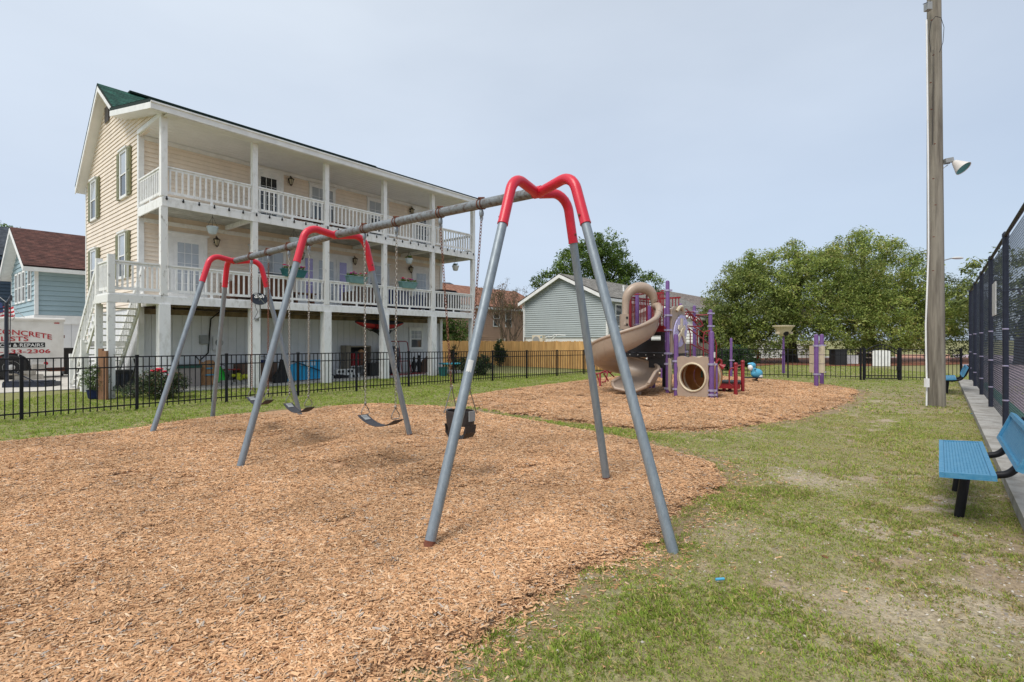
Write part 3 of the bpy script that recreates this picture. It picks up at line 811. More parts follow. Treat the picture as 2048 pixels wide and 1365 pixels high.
# railings with a baluster each
BAL = MB().box(-0.021, -0.021, 0, 0.021, 0.021, 0.70).mesh('baluster', m_wpaint)
ang = math.atan2(D1.y, D1.x)
def railing(p, q, nb, parent=house, h=0.86, mat=m_wpaint, bal=None):
    "p,q local (t,s) at deck height z"
    (t0, s0, z), (t1, s1, _) = p, q
    a, b = Vector((t0, s0, 0)), Vector((t1, s1, 0))
    r = MB(HF).bar((t0, s0, z + h), (t1, s1, z + h), 0.085, 0.045).bar((t0, s0, z + h - 0.055), (t1, s1, z + h - 0.055), 0.03, 0.062)
    mid = a.lerp(b, 0.5)
    o = r.build('railing', mat, parent)
    MB(HF).bar((t0, s0, z + 0.13), (t1, s1, z + 0.13), 0.04, 0.075).box(mid.x - 0.03, mid.y - 0.03, z, mid.x + 0.03, mid.y + 0.03, z + 0.09).build('bottom_rail', mat, o)
    for i in range(nb):
        c = a.lerp(b, (i + 0.5) / nb)
        inst('baluster', bal or BAL, o, hw(c.x, c.y, z + 0.12), (0, 0, ang))
for zf in (Z1, Z2):
    for i in range(5):
        railing((i * TB + 0.09, 0, zf), ((i + 1) * TB - 0.09, 0, zf), 15)
    railing((TE, 0.1, zf), (TE, SW - 0.1, zf), 12)
railing((0, 0.1, Z2), (0, SW - 0.1, Z2), 12)

# roof: steep main roof, shallower porch roof with its white fascia and soffit
OV = 0.31
pk, bk, kk, ev = (5.63, 10.52), (8.84, 7.51), (3.52, 9.01), (-0.42, 8.17)
rt = TE + OV
rw = lambda t, s, z: hw(t, s, z)
roof = roof_slab('roof', m_rgreen, house, rw(-OV, kk[0], kk[1]), rw(rt, kk[0], kk[1]), rw(rt, *pk), rw(-OV, *pk))
roof_slab('roof', m_rgreen, house, rw(rt, *bk), rw(-OV, *bk), rw(-OV, *pk), rw(rt, *pk))
roof_slab('porch_roof', m_rgreen, house, rw(-OV - 0.13, *ev), rw(rt + 0.1, *ev), rw(rt + 0.1, kk[0] + 0.01, kk[1] + 0.004), rw(-OV - 0.13, kk[0] + 0.01, kk[1] + 0.004))
MB(HF).box(0.6, pk[0] - 0.16, pk[1] - 0.02, TE - 1.5, pk[0] + 0.16, pk[1] + 0.045).build('ridge_vent', m_rgreen, house)
def strip(a, b, h, w, mat, name): MB(HF).bar(a, b, w, h).build(name, mat, house)
e0, e1 = -OV - 0.13, rt + 0.1
MB(HF).box(e0, ev[0] - 0.03, ev[1] - 0.27, e1, ev[0] - 0.004, ev[1] - 0.085).build('fascia', m_white, house)
MB(HF).box(e0, ev[0] - 0.06, ev[1] - 0.105, e1, ev[0] - 0.031, ev[1] - 0.06).build('gutter', m_white, house)
def rake(t0, t1, a, b, drop, mat=m_white, name='rake_board'):
    MB(HF).prism([(t0, a[0], a[1] - 0.095), (t0, b[0], b[1] - 0.095), (t0, b[0], b[1] - 0.095 - drop), (t0, a[0], a[1] - 0.095 - drop)], (t1 - t0, 0, 0)).build(name, mat, house)
rake(e0, e0 + 0.03, ev, kk, 0.17)
rake(-OV, -OV + 0.03, kk, pk, 0.17)
rake(-OV, -OV + 0.03, pk, bk, 0.2)
# soffits under the overhangs
MB(HF).prism([(-OV + 0.03, pk[0], pk[1] - 0.22), (-OV + 0.03, bk[0], bk[1] - 0.22), (-OV + 0.03, bk[0], bk[1] - 0.25), (-OV + 0.03, pk[0], pk[1] - 0.25)], (OV, 0, 0)).build('rake_soffit', m_soffit, house)
MB(HF).prism([(-OV + 0.03, pk[0], pk[1] - 0.22), (-OV + 0.03, kk[0], kk[1] - 0.22), (-OV + 0.03, kk[0], kk[1] - 0.25), (-OV + 0.03, pk[0], pk[1] - 0.25)], (OV, 0, 0)).build('rake_soffit', m_soffit, house)
MB(HF).prism([(e0 + 0.03, ev[0] + 0.01, ev[1] - 0.24), (e0 + 0.03, kk[0], kk[1] - 0.22), (e0 + 0.03, kk[0], kk[1] - 0.25), (e0 + 0.03, ev[0] + 0.01, ev[1] - 0.27)], (OV + 0.1, 0, 0)).build('rake_soffit', m_soffit, house)
sof = MB(HF).box(-0.03, ev[0] + 0.005, ev[1] - 0.29, TE + 0.2, -0.09, ev[1] - 0.262).build('eave_soffit', m_soffit, house)
for i in range(60):
    a = 0.05 + i * 0.213
    MB(HF).box(a, ev[0] + 0.03, ev[1] - 0.296, a + 0.19, -0.10, ev[1] - 0.2905).build('soffit_panel', m_soffit, sof)
MB(HF).box(-0.06, -0.085, ZC - 0.02, TE + 0.06, 0.10, ZC + 0.2).build('porch_header', m_white, house)
MB(HF).box(-0.06, 0.1, ZC - 0.01, 0.02, SW, ZC + 0.12).build('porch_header', m_white, house)
pc = MB(HF).box(0.0, 0.10, ZC + 0.02, TE, SW, ZC + 0.06).build('porch_ceiling', m_soffit, house)
nb = 18
for i in range(nb):
    a = 0.11 + i * (SW - 0.13) / nb
    MB(HF).box(0.02, a + 0.004, ZC + 0.004 + 0.003 * (i % 2), TE - 0.02, a + (SW - 0.13) / nb - 0.004, ZC + 0.0195).build('ceiling_board', m_soffit, pc)
MB(HF).box(0.12, SW - 0.07, ZC - 0.13, TE - 0.12, SW - 0.026, ZC - 0.002).build('crown_board', m_white, house)
MB(HF).box(0.12, SW - 0.06, Z2b - 0.12, TE - 0.12, SW - 0.026, Z2b + 0.01).build('crown_board', m_wpaint, house)
MB(HF).box(-0.045, 5.38, 9.25, -0.026, 5.88, 9.8).build('gable_vent', m_bronze, house)

# windows and doors
def window_front(t, z0, z1, w, blind=True, name='window', parent=house, s=SW, lower_dark=True):
    f = MB(HF)
    x0, x1 = t - w / 2, t + w / 2
    tr = 0.11
    f.box(x0 - tr, s - 0.07, z0 - tr, x0, s - 0.02, z1 + tr).box(x1, s - 0.07, z0 - tr, x1 + tr, s - 0.02, z1 + tr)
    f.box(x0, s - 0.07, z1, x1, s - 0.02, z1 + tr).box(x0, s - 0.07, z0 - tr, x1, s - 0.02, z0)
    f.box(x0 - tr - 0.04, s - 0.10, z1 + tr + 0.001, x1 + tr + 0.04, s - 0.02, z1 + tr + 0.05)
    o = f.build(name, m_white, parent)
    zm = (z0 + z1) / 2
    MB(HF).box(x0, s - 0.04, z0, x1, s - 0.026, zm - 0.02).build('pane', m_glass if lower_dark else m_blind, o)
    MB(HF).box(x0, s - 0.045, zm + 0.02, x1, s - 0.026, z1).build('pane', m_blind if blind else m_glass, o)
    MB(HF).box(x0, s - 0.06, zm - 0.02, x1, s - 0.026, zm + 0.02).build('sash_rail', m_white, o)
    g = MB(HF)
    for k in (1, 2):
        a = x0 + (x1 - x0) * k / 3
        g.box(a - 0.008, s - 0.052, zm + 0.021, a + 0.008, s - 0.0455, z1)
    a = (zm + z1) / 2
    g.box(x0, s - 0.0535, a - 0.008, x1, s - 0.0525, a + 0.008)
    g.build('muntin', m_white, o)
    return o
def door_front(t, z0, h, w, glass, sidelights=False, name='door', knob=True):
    s = SW
    x0, x1 = t - w / 2, t + w / 2
    tr = 0.13
    xa, xb = (x0 - 0.62, x1 + 0.62) if sidelights else (x0, x1)
    f = MB(HF)
    f.box(xa - tr, s - 0.08, z0, xa, s - 0.02, z0 + h + tr).box(xb, s - 0.08, z0, xb + tr, s - 0.02, z0 + h + tr)
    f.box(xa, s - 0.08, z0 + h, xb, s - 0.02, z0 + h + tr)
    f.box(xa - tr - 0.05, s - 0.11, z0 + h + tr + 0.001, xb + tr + 0.05, s - 0.02, z0 + h + tr + 0.06)
    if sidelights: f.box(xa, s - 0.075, z0, x0 - 0.001, s - 0.022, z0 + h).box(x1 + 0.001, s - 0.075, z0, xb, s - 0.022, z0 + h)
    o = f.build(name, m_white, house)
    MB(HF).box(x0 + 0.002, s - 0.06, z0, x1 - 0.002, s - 0.022, z0 + h).build('leaf', m_white, o)
    gx0, gx1, gz0, gz1 = x0 + 0.14, x1 - 0.14, z0 + 0.25, z0 + h - 0.14
    MB(HF).box(gx0, s - 0.068, gz0, gx1, s - 0.061, gz1).build('pane', glass, o)
    g = MB(HF)
    for k in (1, 2):
        a = gx0 + (gx1 - gx0) * k / 3
        g.box(a - 0.008, s - 0.075, gz0, a + 0.008, s - 0.069, gz1)
    for k in range(1, 5):
        a = gz0 + (gz1 - gz0) * k / 5
        g.box(gx0, s - 0.0765, a - 0.008, gx1, s - 0.0755, a + 0.008)
    g.build('muntin', m_white, o)
    if sidelights:
        for a in (xa + 0.16, xb - 0.48):
            MB(HF).box(a, s - 0.085, z0 + 0.3, a + 0.32, s - 0.076, z0 + h - 0.12).build('sidelight', m_lilac, o)
            MB(HF).box(a, s - 0.09, z0 + 0.9, a + 0.32, s - 0.0855, z0 + 0.92).box(a, s - 0.09, z0 + 1.45, a + 0.32, s - 0.0855, z0 + 1.47).build('muntin', m_white, o)
    MB(HF).ell((x1 - 0.07, s - 0.09, z0 + 0.98), 0.03, 8, 6).build('knob', m_bronze, o)
    return o
door_front(wall_t(536), Z2, 2.04, 0.86, m_dglass, name='door')
window_front(wall_t(644), Z2 + 0.55, Z2 + 1.98, 0.92)
window_front(wall_t(755), Z2 + 0.55, Z2 + 1.98, 0.92)
door_front(wall_t(841), Z2, 2.04, 0.86, m_dglass)
door_front(wall_t(375), Z1, 2.06, 0.90, m_blind)
window_front(wall_t(535), Z1 + 0.45, Z1 + 2.02, 1.15)
door_front(wall_t(651), Z1, 2.06, 0.92, m_blind, sidelights=True)
window_front(wall_t(756), Z1 + 0.5, Z1 + 2.0, 0.92)
door_front(wall_t(841), Z1, 2.04, 0.86, m_blind)
wz = wall_z(832, 697), wall_z(832, 660)
window_front(wall_t(832), wz[0] + 0.05, wz[1] - 0.05, 0.62, s=SW + 0.03, lower_dark=True)

def gable_window(s, z0, z1, w=0.62):
    x = 0.0
    f = MB(HF); a, b = s - w / 2, s + w / 2; tr = 0.08
    f.box(x - 0.07, a - tr, z0 - tr, x - 0.006, a, z1 + tr).box(x - 0.07, b, z0 - tr, x - 0.006, b + tr, z1 + tr)
    f.box(x - 0.07, a, z1, x - 0.006, b, z1 + tr).box(x - 0.07, a, z0 - tr, x - 0.006, b, z0)
    f.box(x - 0.11, a - tr - 0.03, z1 + tr + 0.001, x - 0.006, b + tr + 0.03, z1 + tr + 0.06)
    o = f.build('window', m_white, house)
    zm = (z0 + z1) / 2
    MB(HF).box(x - 0.04, a, z0, x - 0.01, b, zm - 0.02).build('pane', m_glass, o)
    MB(HF).box(x - 0.045, a, zm + 0.02, x - 0.01, b, z1).build('pane', m_blind, o)
    MB(HF).box(x - 0.06, a, zm - 0.02, x - 0.01, b, zm + 0.02).build('sash_rail', m_white, o)
    for c0, c1 in ((a - tr - 0.34, a - tr - 0.01), (b + tr + 0.01, b + tr + 0.34)):
        g = MB(HF).box(x - 0.065, c0, z0 - 0.06, x - 0.012, c1, z1 + 0.08)
        for q0, q1 in ((z0 + 0.02, zm - 0.05), (zm + 0.05, z1)): g.box(x - 0.078, c0 + 0.06, q0, x - 0.066, c1 - 0.06, q1)
        g.build('shutter', m_shutter, o)
gable_window(3.62, 6.3, 7.7); gable_window(7.35, 6.1, 7.45)
gable_window(3.75, 3.65, 5.0); gable_window(7.35, 3.45, 4.85)

# wall lanterns
def lantern(px, z):
    t = wall_t(px)
    c = hw(t, SW - 0.16, z)
    o = MB().bar(c + D2 * 0.15, c + D2 * 0.15 + Vector((0, 0, 0.16)), 0.10, 0.03, D2).tube([c + D2 * 0.13 + Vector((0, 0, 0.1)), c + D2 * 0.06 + Vector((0, 0, 0.24)), c + Vector((0, 0, 0.22))], 0.012, 6)
    o.lathe([(0.01, 0.2), (0.03, 0.17), (0.13, 0.10), (0.10, 0.09)], c, 6).lathe([(0.045, -0.12), (0.055, -0.10), (0.01, -0.16)], c, 6)
    for k in range(6):
        w = 2 * math.pi * k / 6
        dv = Vector((math.cos(w), math.sin(w), 0))
        o.bar(c + dv * 0.052 + Vector((0, 0, -0.1)), c + dv * 0.10 + Vector((0, 0, 0.095)), 0.012, 0.012)
    o = o.build('wall_lantern', m_bronze, house)
    MB().lathe([(0.045, -0.1), (0.088, 0.09)], c, 6).build('lamp_glass', m_amber, o)
for px, py in ((578, 366), (820, 425), (430, 487), (600, 513), (706, 524), (818, 541)):
    lantern(px, wall_z(px, py))

# landing and stairs at the left end
LT, LS = -1.28, 1.3
ld = MB(HF).box(LT, -0.06, Z1 - 0.05, -0.065, LS, Z1).build('stair_landing', m_wpaint, house)
MB(HF).box(LT - 0.03, -0.09, Z1b, -0.063, -0.05, Z1 - 0.055).build('rim_beam', m_peel, house)
MB(HF).box(LT - 0.03, -0.048, Z1b, LT + 0.015, LS, Z1 - 0.055).build('rim_beam', m_peel, house)
MB(HF).box(LT + 0.02, 0.7, Z1b + 0.05, -0.07, 0.76, Z1 - 0.06).build('joist', m_joist, ld)
for t, s in ((LT + 0.06, -0.0), (LT + 0.06, LS - 0.1)):
    MB(HF).box(t - 0.08, s - 0.08, -0.05, t + 0.08, s + 0.08, Z1b - 0.003).build('landing_post', m_peel, house)
    MB(HF).box(t - 0.075, s - 0.075, Z1 + 0.002, t + 0.075, s + 0.075, Z1 + 1.02).build('rail_post', m_peel, house)
railing((LT + 0.14, 0, Z1), (-0.1, 0, Z1), 9)
railing((LT + 0.06, 0.09, Z1), (LT + 0.06, LS - 0.18, Z1), 8)
st = MB(HF)
run = 2.95; NT = 14
s0 = LS
for tt in (LT + 0.09, LT + 1.05):
    st.prism([(tt, s0, Z1 - 0.05), (tt, s0 + run, 0.0), (tt, s0 + run - 0.32, 0.0), (tt, s0, Z1 - 0.36)], (0.045, 0, 0))
stn = st.build('stair_stringer', m_peel, house)
for k in range(NT):
    s = s0 + run * (k + 0.5) / NT; z = Z1 - 0.05 - (Z1 - 0.05) * (k + 0.6) / NT
    MB(HF).box(LT + 0.05, s - 0.15, z, LT + 1.14, s + 0.13, z + 0.04).build('stair_tread', m_wpaint, house)
for tt in (LT + 0.06, LT + 1.13):
    a, b = (tt, s0 - 0.05, Z1 + 0.9), (tt, s0 + run, 0.92)
    hr = MB(HF).bar(a, b, 0.08, 0.12).bar((tt, s0, Z1 + 0.15), (tt, s0 + run, 0.17), 0.04, 0.08).build('stair_rail', m_peel, house)
    for k in range(16):
        f = (k + 0.7) / 16.4
        s = s0 + run * f; z = Z1 + 0.1 - (Z1 - 0.05) * f
        MB(HF).box(tt - 0.02, s - 0.02, z, tt + 0.02, s + 0.02, z + 0.78).build('baluster', m_peel, hr)
    MB(HF).box(tt - 0.08, s0 + run - 0.02, -0.05, tt + 0.08, s0 + run + 0.14, 1.1).build('newel_post', m_peel, house)
tt = LT + 0.06
MB(HF).box(tt - 0.09, s0 + run * 0.48, -0.05, tt + 0.09, s0 + run * 0.48 + 0.18, 1.55).build('stair_post', m_peel, house)
MB(HF).bar((LT + 0.1, s0 + 1.6, 1.4), (LT + 1.15, s0 + 1.6, 1.4), 0.04, 0.12).build('stair_brace', m_wpaint, house)
# meter boxes and cable on the ground-floor wall
def wall_box(name, px0, py0, px1, py1, depth, mat, s=SW + 0.028):
    t0, t1 = wall_t(px0, s), wall_t(px1, s)
    za, zb = wall_z((px0 + px1) / 2, py1, s), wall_z((px0 + px1) / 2, py0, s)
    return MB(HF).box(t0, s - depth, za, t1, s - 0.001, zb).build(name, mat, house), (t0 + t1) / 2, (za + zb) / 2
o, t, z = wall_box('utility_box', 398, 671, 414, 688, 0.14, m_bgray)
o, t, z = wall_box('electric_meter', 424, 674, 447, 700, 0.12, m_board)
MB(HF).lathe([(0.13, 0), (0.12, 0.03)], (t, SW - 0.092, z + 0.02), 16, (0, -1, 0)).build('meter_ring', m_bgray, o)
MB(HF).lathe([(0.09, 0.03), (0.085, 0.09), (0.001, 0.10)], (t, SW - 0.092, z + 0.02), 16, (0, -1, 0)).build('meter_glass', m_blind, o)
cb = wall_t(418)
MB(HF).tube([(wall_t(440), SW - 0.4, Z1b + 0.0), (cb + 0.25, SW - 0.2, Z1b - 0.06), (cb + 0.05, SW - 0.02, Z1b - 0.3), (cb, SW - 0.01, 1.6), (cb - 0.03, SW - 0.01, 1.1), (cb - 0.3, SW - 0.02, 0.85), (cb - 0.42, SW - 0.02, 1.0)], 0.022, 6).build('power_cable', m_black, house)
# ------------------------------------------------------------------ swing set
AP = [P(1075, 385, 5.12), P(672, 470, 7.195), P(470, 522, 9.56)]
for a in AP: a.z = 3.0
feet = [[G(858, 1092), G(1345, 1100), G(1213, 960)], [G(480, 935), G(820, 872)], [G(305, 865), G(600, 830), G(425, 835)]]
def on_bed(f, px, py):
    z = float(bed_h(np.array([f.x]), np.array([f.y]))[0]) + 0.012 if float(bed_sd(np.array([f.x]), np.array([f.y]))[0]) < -0.1 else 0.0
    return G(px, py, z)
feet = [[on_bed(G(*q), *q) for q in fs_] for fs_ in ([(858, 1092), (1345, 1100), (1213, 960)], [(480, 935), (820, 872)], [(305, 865), (600, 830), (425, 835)])]
sw = thing('swing_set', AP[1] * Vector((1, 1, 0)), 'long grey steel swing set with three red arched end frames on wood chips', 'swing set')
def fillet(a, b, c, r, n=7):
    "points round the corner a-b-c"
    u, v = (a - b).normalized(), (c - b).normalized()
    th = u.angle(v); d = r / math.tan(th / 2)
    p, q = b + u * d, b + v * d
    cen = b + (u + v).normalized() * (r / math.sin(th / 2))
    out = []
    for i in range(n + 1):
        w = (p - cen).lerp(q - cen, i / n); out.append(cen + w.normalized() * r)
    return out
RUST = [0]
def frame_legs(ap, fts, arms):
    for f, arm in zip(fts, arms):
        h = Vector((f.x - ap.x, f.y - ap.y, 0)); hn = h.normalized()
        cor = ap + hn * arm + Vector((0, 0, 0.05))
        d = (f - cor).normalized()
        end = cor + d * 0.50
        st = ap + hn * 0.03 + Vector((0, 0, -0.01))
        pts = [st] + fillet(st, cor, f, 0.19) + [end]
        ar = MB().tube(pts, 0.048, 14)
        ar.tube([end - d * 0.002, end + d * 0.012], 0.050, 14)
        a = ar.build('leg_arch', m_red, sw)
        bo = MB().lathe([(0.012, 0.0), (0.012, 0.012), (0.001, 0.016)], end - d * 0.07 + hn.cross(Vector((0, 0, 1))) * 0.046, 6, hn.cross(Vector((0, 0, 1)))).build('bolt', m_rust, a)
        foot = f + d * 0.10
        l = MB().tube([end - d * 0.05, foot - d * 0.05], 0.0415, 14).build('leg', m_galv, sw)
        if RUST[0] in (0, 4, 2): MB().tube([foot - d * 0.135, foot - d * 0.051], 0.0419, 14, cap=False).build('rust_patch', m_rust, l)
        RUST[0] += 1
for ap, fts, arms in zip(AP, feet, ((0.43, 0.50, 0.37), (0.43, 0.43), (0.43, 0.43, 0.40))): frame_legs(ap, fts, arms)
for i in range(2):
    a, b = AP[i], AP[i + 1]; d = (b - a).normalized()
    MB().tube([a + d * 0.04, b - d * 0.035], 0.052, 16).build('top_beam', m_beam, sw)
for ap in AP:
    MB().tube([ap - D2 * 0.05, ap + D2 * 0.045], 0.058, 14).build('yoke', m_red, sw)
# sticker left on the front leg
f = feet[0][0]; hn = Vector((f.x - AP[0].x, f.y - AP[0].y, 0)).normalized()
cor = AP[0] + hn * 0.43 + Vector((0, 0, 0.05)); d = (f - cor).normalized()
sp = cor + d * ((cor.z - 1.33) / -d.z if False else (cor.z - 1.33) / abs(d.z))
side = d.cross(Vector((0, -1, 0))).normalized(); nrm = side.cross(d).normalized()
if nrm.y > 0: nrm = -nrm
stk = MB()
for k in range(5):
    a0, a1 = -0.55 + 0.22 * k, -0.55 + 0.22 * (k + 1)
    q = [sp + d * s_ + (side * math.sin(a) + nrm * math.cos(a)) * 0.0428 for s_, a in ((-0.05, a0), (-0.05, a1), (0.055 - 0.012 * (k % 2), a1), (0.05, a0))]
    stk.quad(*q)
stk.build('sticker', m_sign, sw)

def beam_at(i, px):
    a, b = AP[i], AP[i + 1]; u = (px - CX) / F
    k = (a.x - u * a.y) / ((a.x - b.x) - u * (a.y - b.y))
    return a.lerp(b, k)
hang = [(0, 963), (0, 881), (0, 793), (0, 729), (1, 618), (1, 578), (1, 537), (1, 503)]
hp = [beam_at(*h) for h in hang]
BD = (AP[1] - AP[0]).normalized()
for p in hp:
    h = MB()
    for s_ in (-0.022, 0.022):
        h.tube([p + BD * s_ + (D1 * math.cos(w) + Vector((0, 0, 1)) * math.sin(w)) * 0.0565 for w in [2 * math.pi * k / 16 for k in range(16)]], 0.006, 5, closed=True)
    h.box(p.x - 0.035, p.y - 0.035, p.z + 0.052, p.x + 0.035, p.y + 0.035, p.z + 0.066)
    h = h.build('beam_clamp', m_rust, sw)
    c = p - Vector((0, 0, 0.10))
    MB().ell(c, (0.026, 0.026, 0.05), 8, 6).tube([c + Vector((0, 0, -0.05)) + (BD * math.cos(w) * 0.7 + Vector((0, 0, 1)) * math.sin(w)) * 0.024 for w in [2 * math.pi * k / 10 for k in range(10)]], 0.008, 5, closed=True).build('pendulum_hanger', m_galv, h)

def chain_mb(p, q, pitch=0.034):
    mb = MB()
    L = (q - p).length; n = int(L / pitch); d = (q - p).normalized()
    for i in range(n):
        c = p + d * pitch * (i + 0.5) * (L / (n * pitch))
        sdv = D1 if i % 2 else BD
        pts = [c + d * (math.cos(w) * 0.0235) + sdv * (math.sin(w) * 0.0125) for w in [2 * math.pi * k / 8 for k in range(8)]]
        mb.tube(pts, 0.0042, 4, closed=True)
    return mb
def belt_swing(i, j, zl, label, mat):
    a, b = hp[i] - Vector((0, 0, 0.16)), hp[j] - Vector((0, 0, 0.16))
    t = thing('belt_swing', (a + b) / 2 * Vector((1, 1, 0)) + Vector((0, 0, zl - 0.1)), label, 'swing', 'swings hanging from the swing set')
    ea, eb = [Vector((p.x, p.y, zl + 0.13)) for p in (a, b)]
    ea = ea.lerp(eb, 0.03); eb = eb.lerp(ea, 0.03)
    for p, e in ((a, ea), (b, eb)):
        chain_mb(p, e).build('chain', mat, t, kind='stuff')
        tri = MB().tube([e + Vector((0, 0, 0.01)), e + D1 * 0.05 + Vector((0, 0, -0.06)), e + D1 * 0.062 + Vector((0, 0, -0.10)), e + D1 * 0.05 + Vector((0, 0, -0.125)), e - D1 * 0.05 + Vector((0, 0, -0.125)), e - D1 * 0.062 + Vector((0, 0, -0.10)), e - D1 * 0.05 + Vector((0, 0, -0.06))], 0.006, 6, closed=True)
        tri.ell(e + Vector((0, 0, 0.02)), (0.016, 0.016, 0.025), 8, 5)
        tri.build('triangle_link', m_chain, t)
    seat = MB(); n = 14
    pa, pb = ea - Vector((0, 0, 0.13)), eb - Vector((0, 0, 0.13))
    dv = (pb - pa).normalized()
    pa, pb = pa - dv * 0.06, pb + dv * 0.06
    top = []
    for k in range(n + 1):
        f = k / n; c = pa.lerp(pb, f); c.z -= 0.105 * (1 - (2 * f - 1) ** 2)
        top.append(c)
    wv = D1 * 0.075; vs, fs = [], []
    for c in top: vs += [c - wv, c + wv, c + wv - Vector((0, 0, 0.008)), c - wv - Vector((0, 0, 0.008))]
    for k in range(n):
        o = 4 * k
        for m_ in range(4): fs.append((o + m_, o + (m_ + 1) % 4, o + 4 + (m_ + 1) % 4, o + 4 + m_))
    fs += [(0, 3, 2, 1), (4 * n, 4 * n + 1, 4 * n + 2, 4 * n + 3)]
    seat.add(vs, fs, True).build('seat', m_rubber, t)
    for k0, k1 in ((0.35, 2.3), (n - 2.3, n - 0.35)):
        def at(k):
            i0 = int(k); return top[i0].lerp(top[min(n, i0 + 1)], k - i0)
        q0, q1 = at(k0), at(k1)
        MB().bar(q0 + Vector((0, 0, 0.004)), q1 + Vector((0, 0, 0.004)), 0.085, 0.006).build('end_plate', m_bgray, t)
    return t
belt_swing(2, 3, 0.57, 'black belt swing nearest the middle frame, hanging low over the chips on grey chains', m_chain)
belt_swing(4, 5, 0.56, 'black belt swing on grey chains seen between the crossing legs', m_chain)
belt_swing(6, 7, 0.56, 'belt swing on rusty chains farthest along the beam, beside the far frame', m_rchain)
# bucket swing
a, b = hp[0] - Vector((0, 0, 0.16)), hp[1] - Vector((0, 0, 0.16))
cen = (a + b) / 2; c0 = Vector((cen.x, cen.y, 0.47))
bk_ = thing('bucket_swing', c0, 'brown-black toddler bucket swing on rusty chains behind the near grey leg', 'swing', 'swings hanging from the swing set')
bdir = (b - a).normalized()
for p, sg in ((a, -1), (b, 1)):
    e = cen + bdir * sg * 0.135; e.z = 1.02
    chain_mb(p, e).build('chain', m_rchain, bk_, kind='stuff')
    MB().tube([e + (bdir * math.cos(w) + Vector((0, 0, 1)) * math.sin(w)) * 0.022 for w in [2 * math.pi * k / 10 for k in range(10)]], 0.006, 5, closed=True).build('ring', m_chain, bk_)
    for s_ in (-1, 1):
        MB().tube([e, cen * Vector((1, 1, 0)) + bdir * sg * 0.15 + D1 * s_ * 0.10 + Vector((0, 0, 0.74))], 0.006, 6).build('cable', m_chain, bk_)
    MB().bar(c0 + bdir * sg * 0.172 + Vector((0, 0, 0.25)) - D1 * 0.045, c0 + bdir * sg * 0.172 + Vector((0, 0, 0.25)) + D1 * 0.045, 0.012, 0.11, (0, 0, 1)).build('side_plate', m_bgray, bk_)
bd = MB(); n = 20
rim = []
for z_, ra in ((0.30, 0.165), (0.28, 0.17), (0.14, 0.16)):
    rim.append([c0 + bdir * (math.cos(w) * ra) + D1 * (math.sin(w) * ra * 0.85) + Vector((0, 0, z_)) for w in [2 * math.pi * k / n for k in range(n)]])
def shell(rings, inn):
    vs, fs = [], []
    for rg in rings: vs += rg
    m_ = len(rings)
    for rg in rings: vs += [c0.lerp(p, inn) * Vector((1, 1, 0)) + Vector((0, 0, p.z)) for p in rg]
    off = m_ * n
    for i in range(m_ - 1):
        for k in range(n):
            l = (k + 1) % n
            fs.append((i * n + k, i * n + l, (i + 1) * n + l, (i + 1) * n + k)); fs.append((off + i * n + k, off + (i + 1) * n + k, off + (i + 1) * n + l, off + i * n + l))
    for k in range(n):
        l = (k + 1) % n
        fs.append((k, off + k, off + l, l)); fs.append(((m_ - 1) * n + k, (m_ - 1) * n + l, off + (m_ - 1) * n + l, off + (m_ - 1) * n + k))
    return vs, fs
bd.add(*shell(rim, 0.93), True)
bd.build('bucket', m_rubber2, bk_)
# crotch straps meeting at the bottom, leaving the two leg holes
sbm = MB()
for w in (0, math.pi / 2, math.pi, 3 * math.pi / 2):
    dv = bdir * math.cos(w) * 0.158 + D1 * math.sin(w) * 0.135
    tv = (-bdir * math.sin(w) + D1 * math.cos(w)) * (0.085 if w in (0, math.pi) else 0.06)
    p_ = [c0 + dv + Vector((0, 0, 0.15)), c0 + dv * 0.98 + Vector((0, 0, 0.07)), c0 + dv * 0.75 + Vector((0, 0, 0.01)), c0 + Vector((0, 0, -0.01))]
    for q0, q1 in zip(p_, p_[1:]):
        sbm.add([q0 - tv, q0 + tv, q1 + tv * 0.85, q1 - tv * 0.85, q0 * 1 - tv - dv * 0.06, q0 + tv - dv * 0.06, q1 + tv * 0.85 - dv * 0.06, q1 - tv * 0.85 - dv * 0.06],
                [(0, 1, 2, 3), (7, 6, 5, 4), (0, 4, 5, 1), (1, 5, 6, 2), (2, 6, 7, 3), (3, 7, 4, 0)])
sbm.build('leg_strap', m_rubber2, bk_)

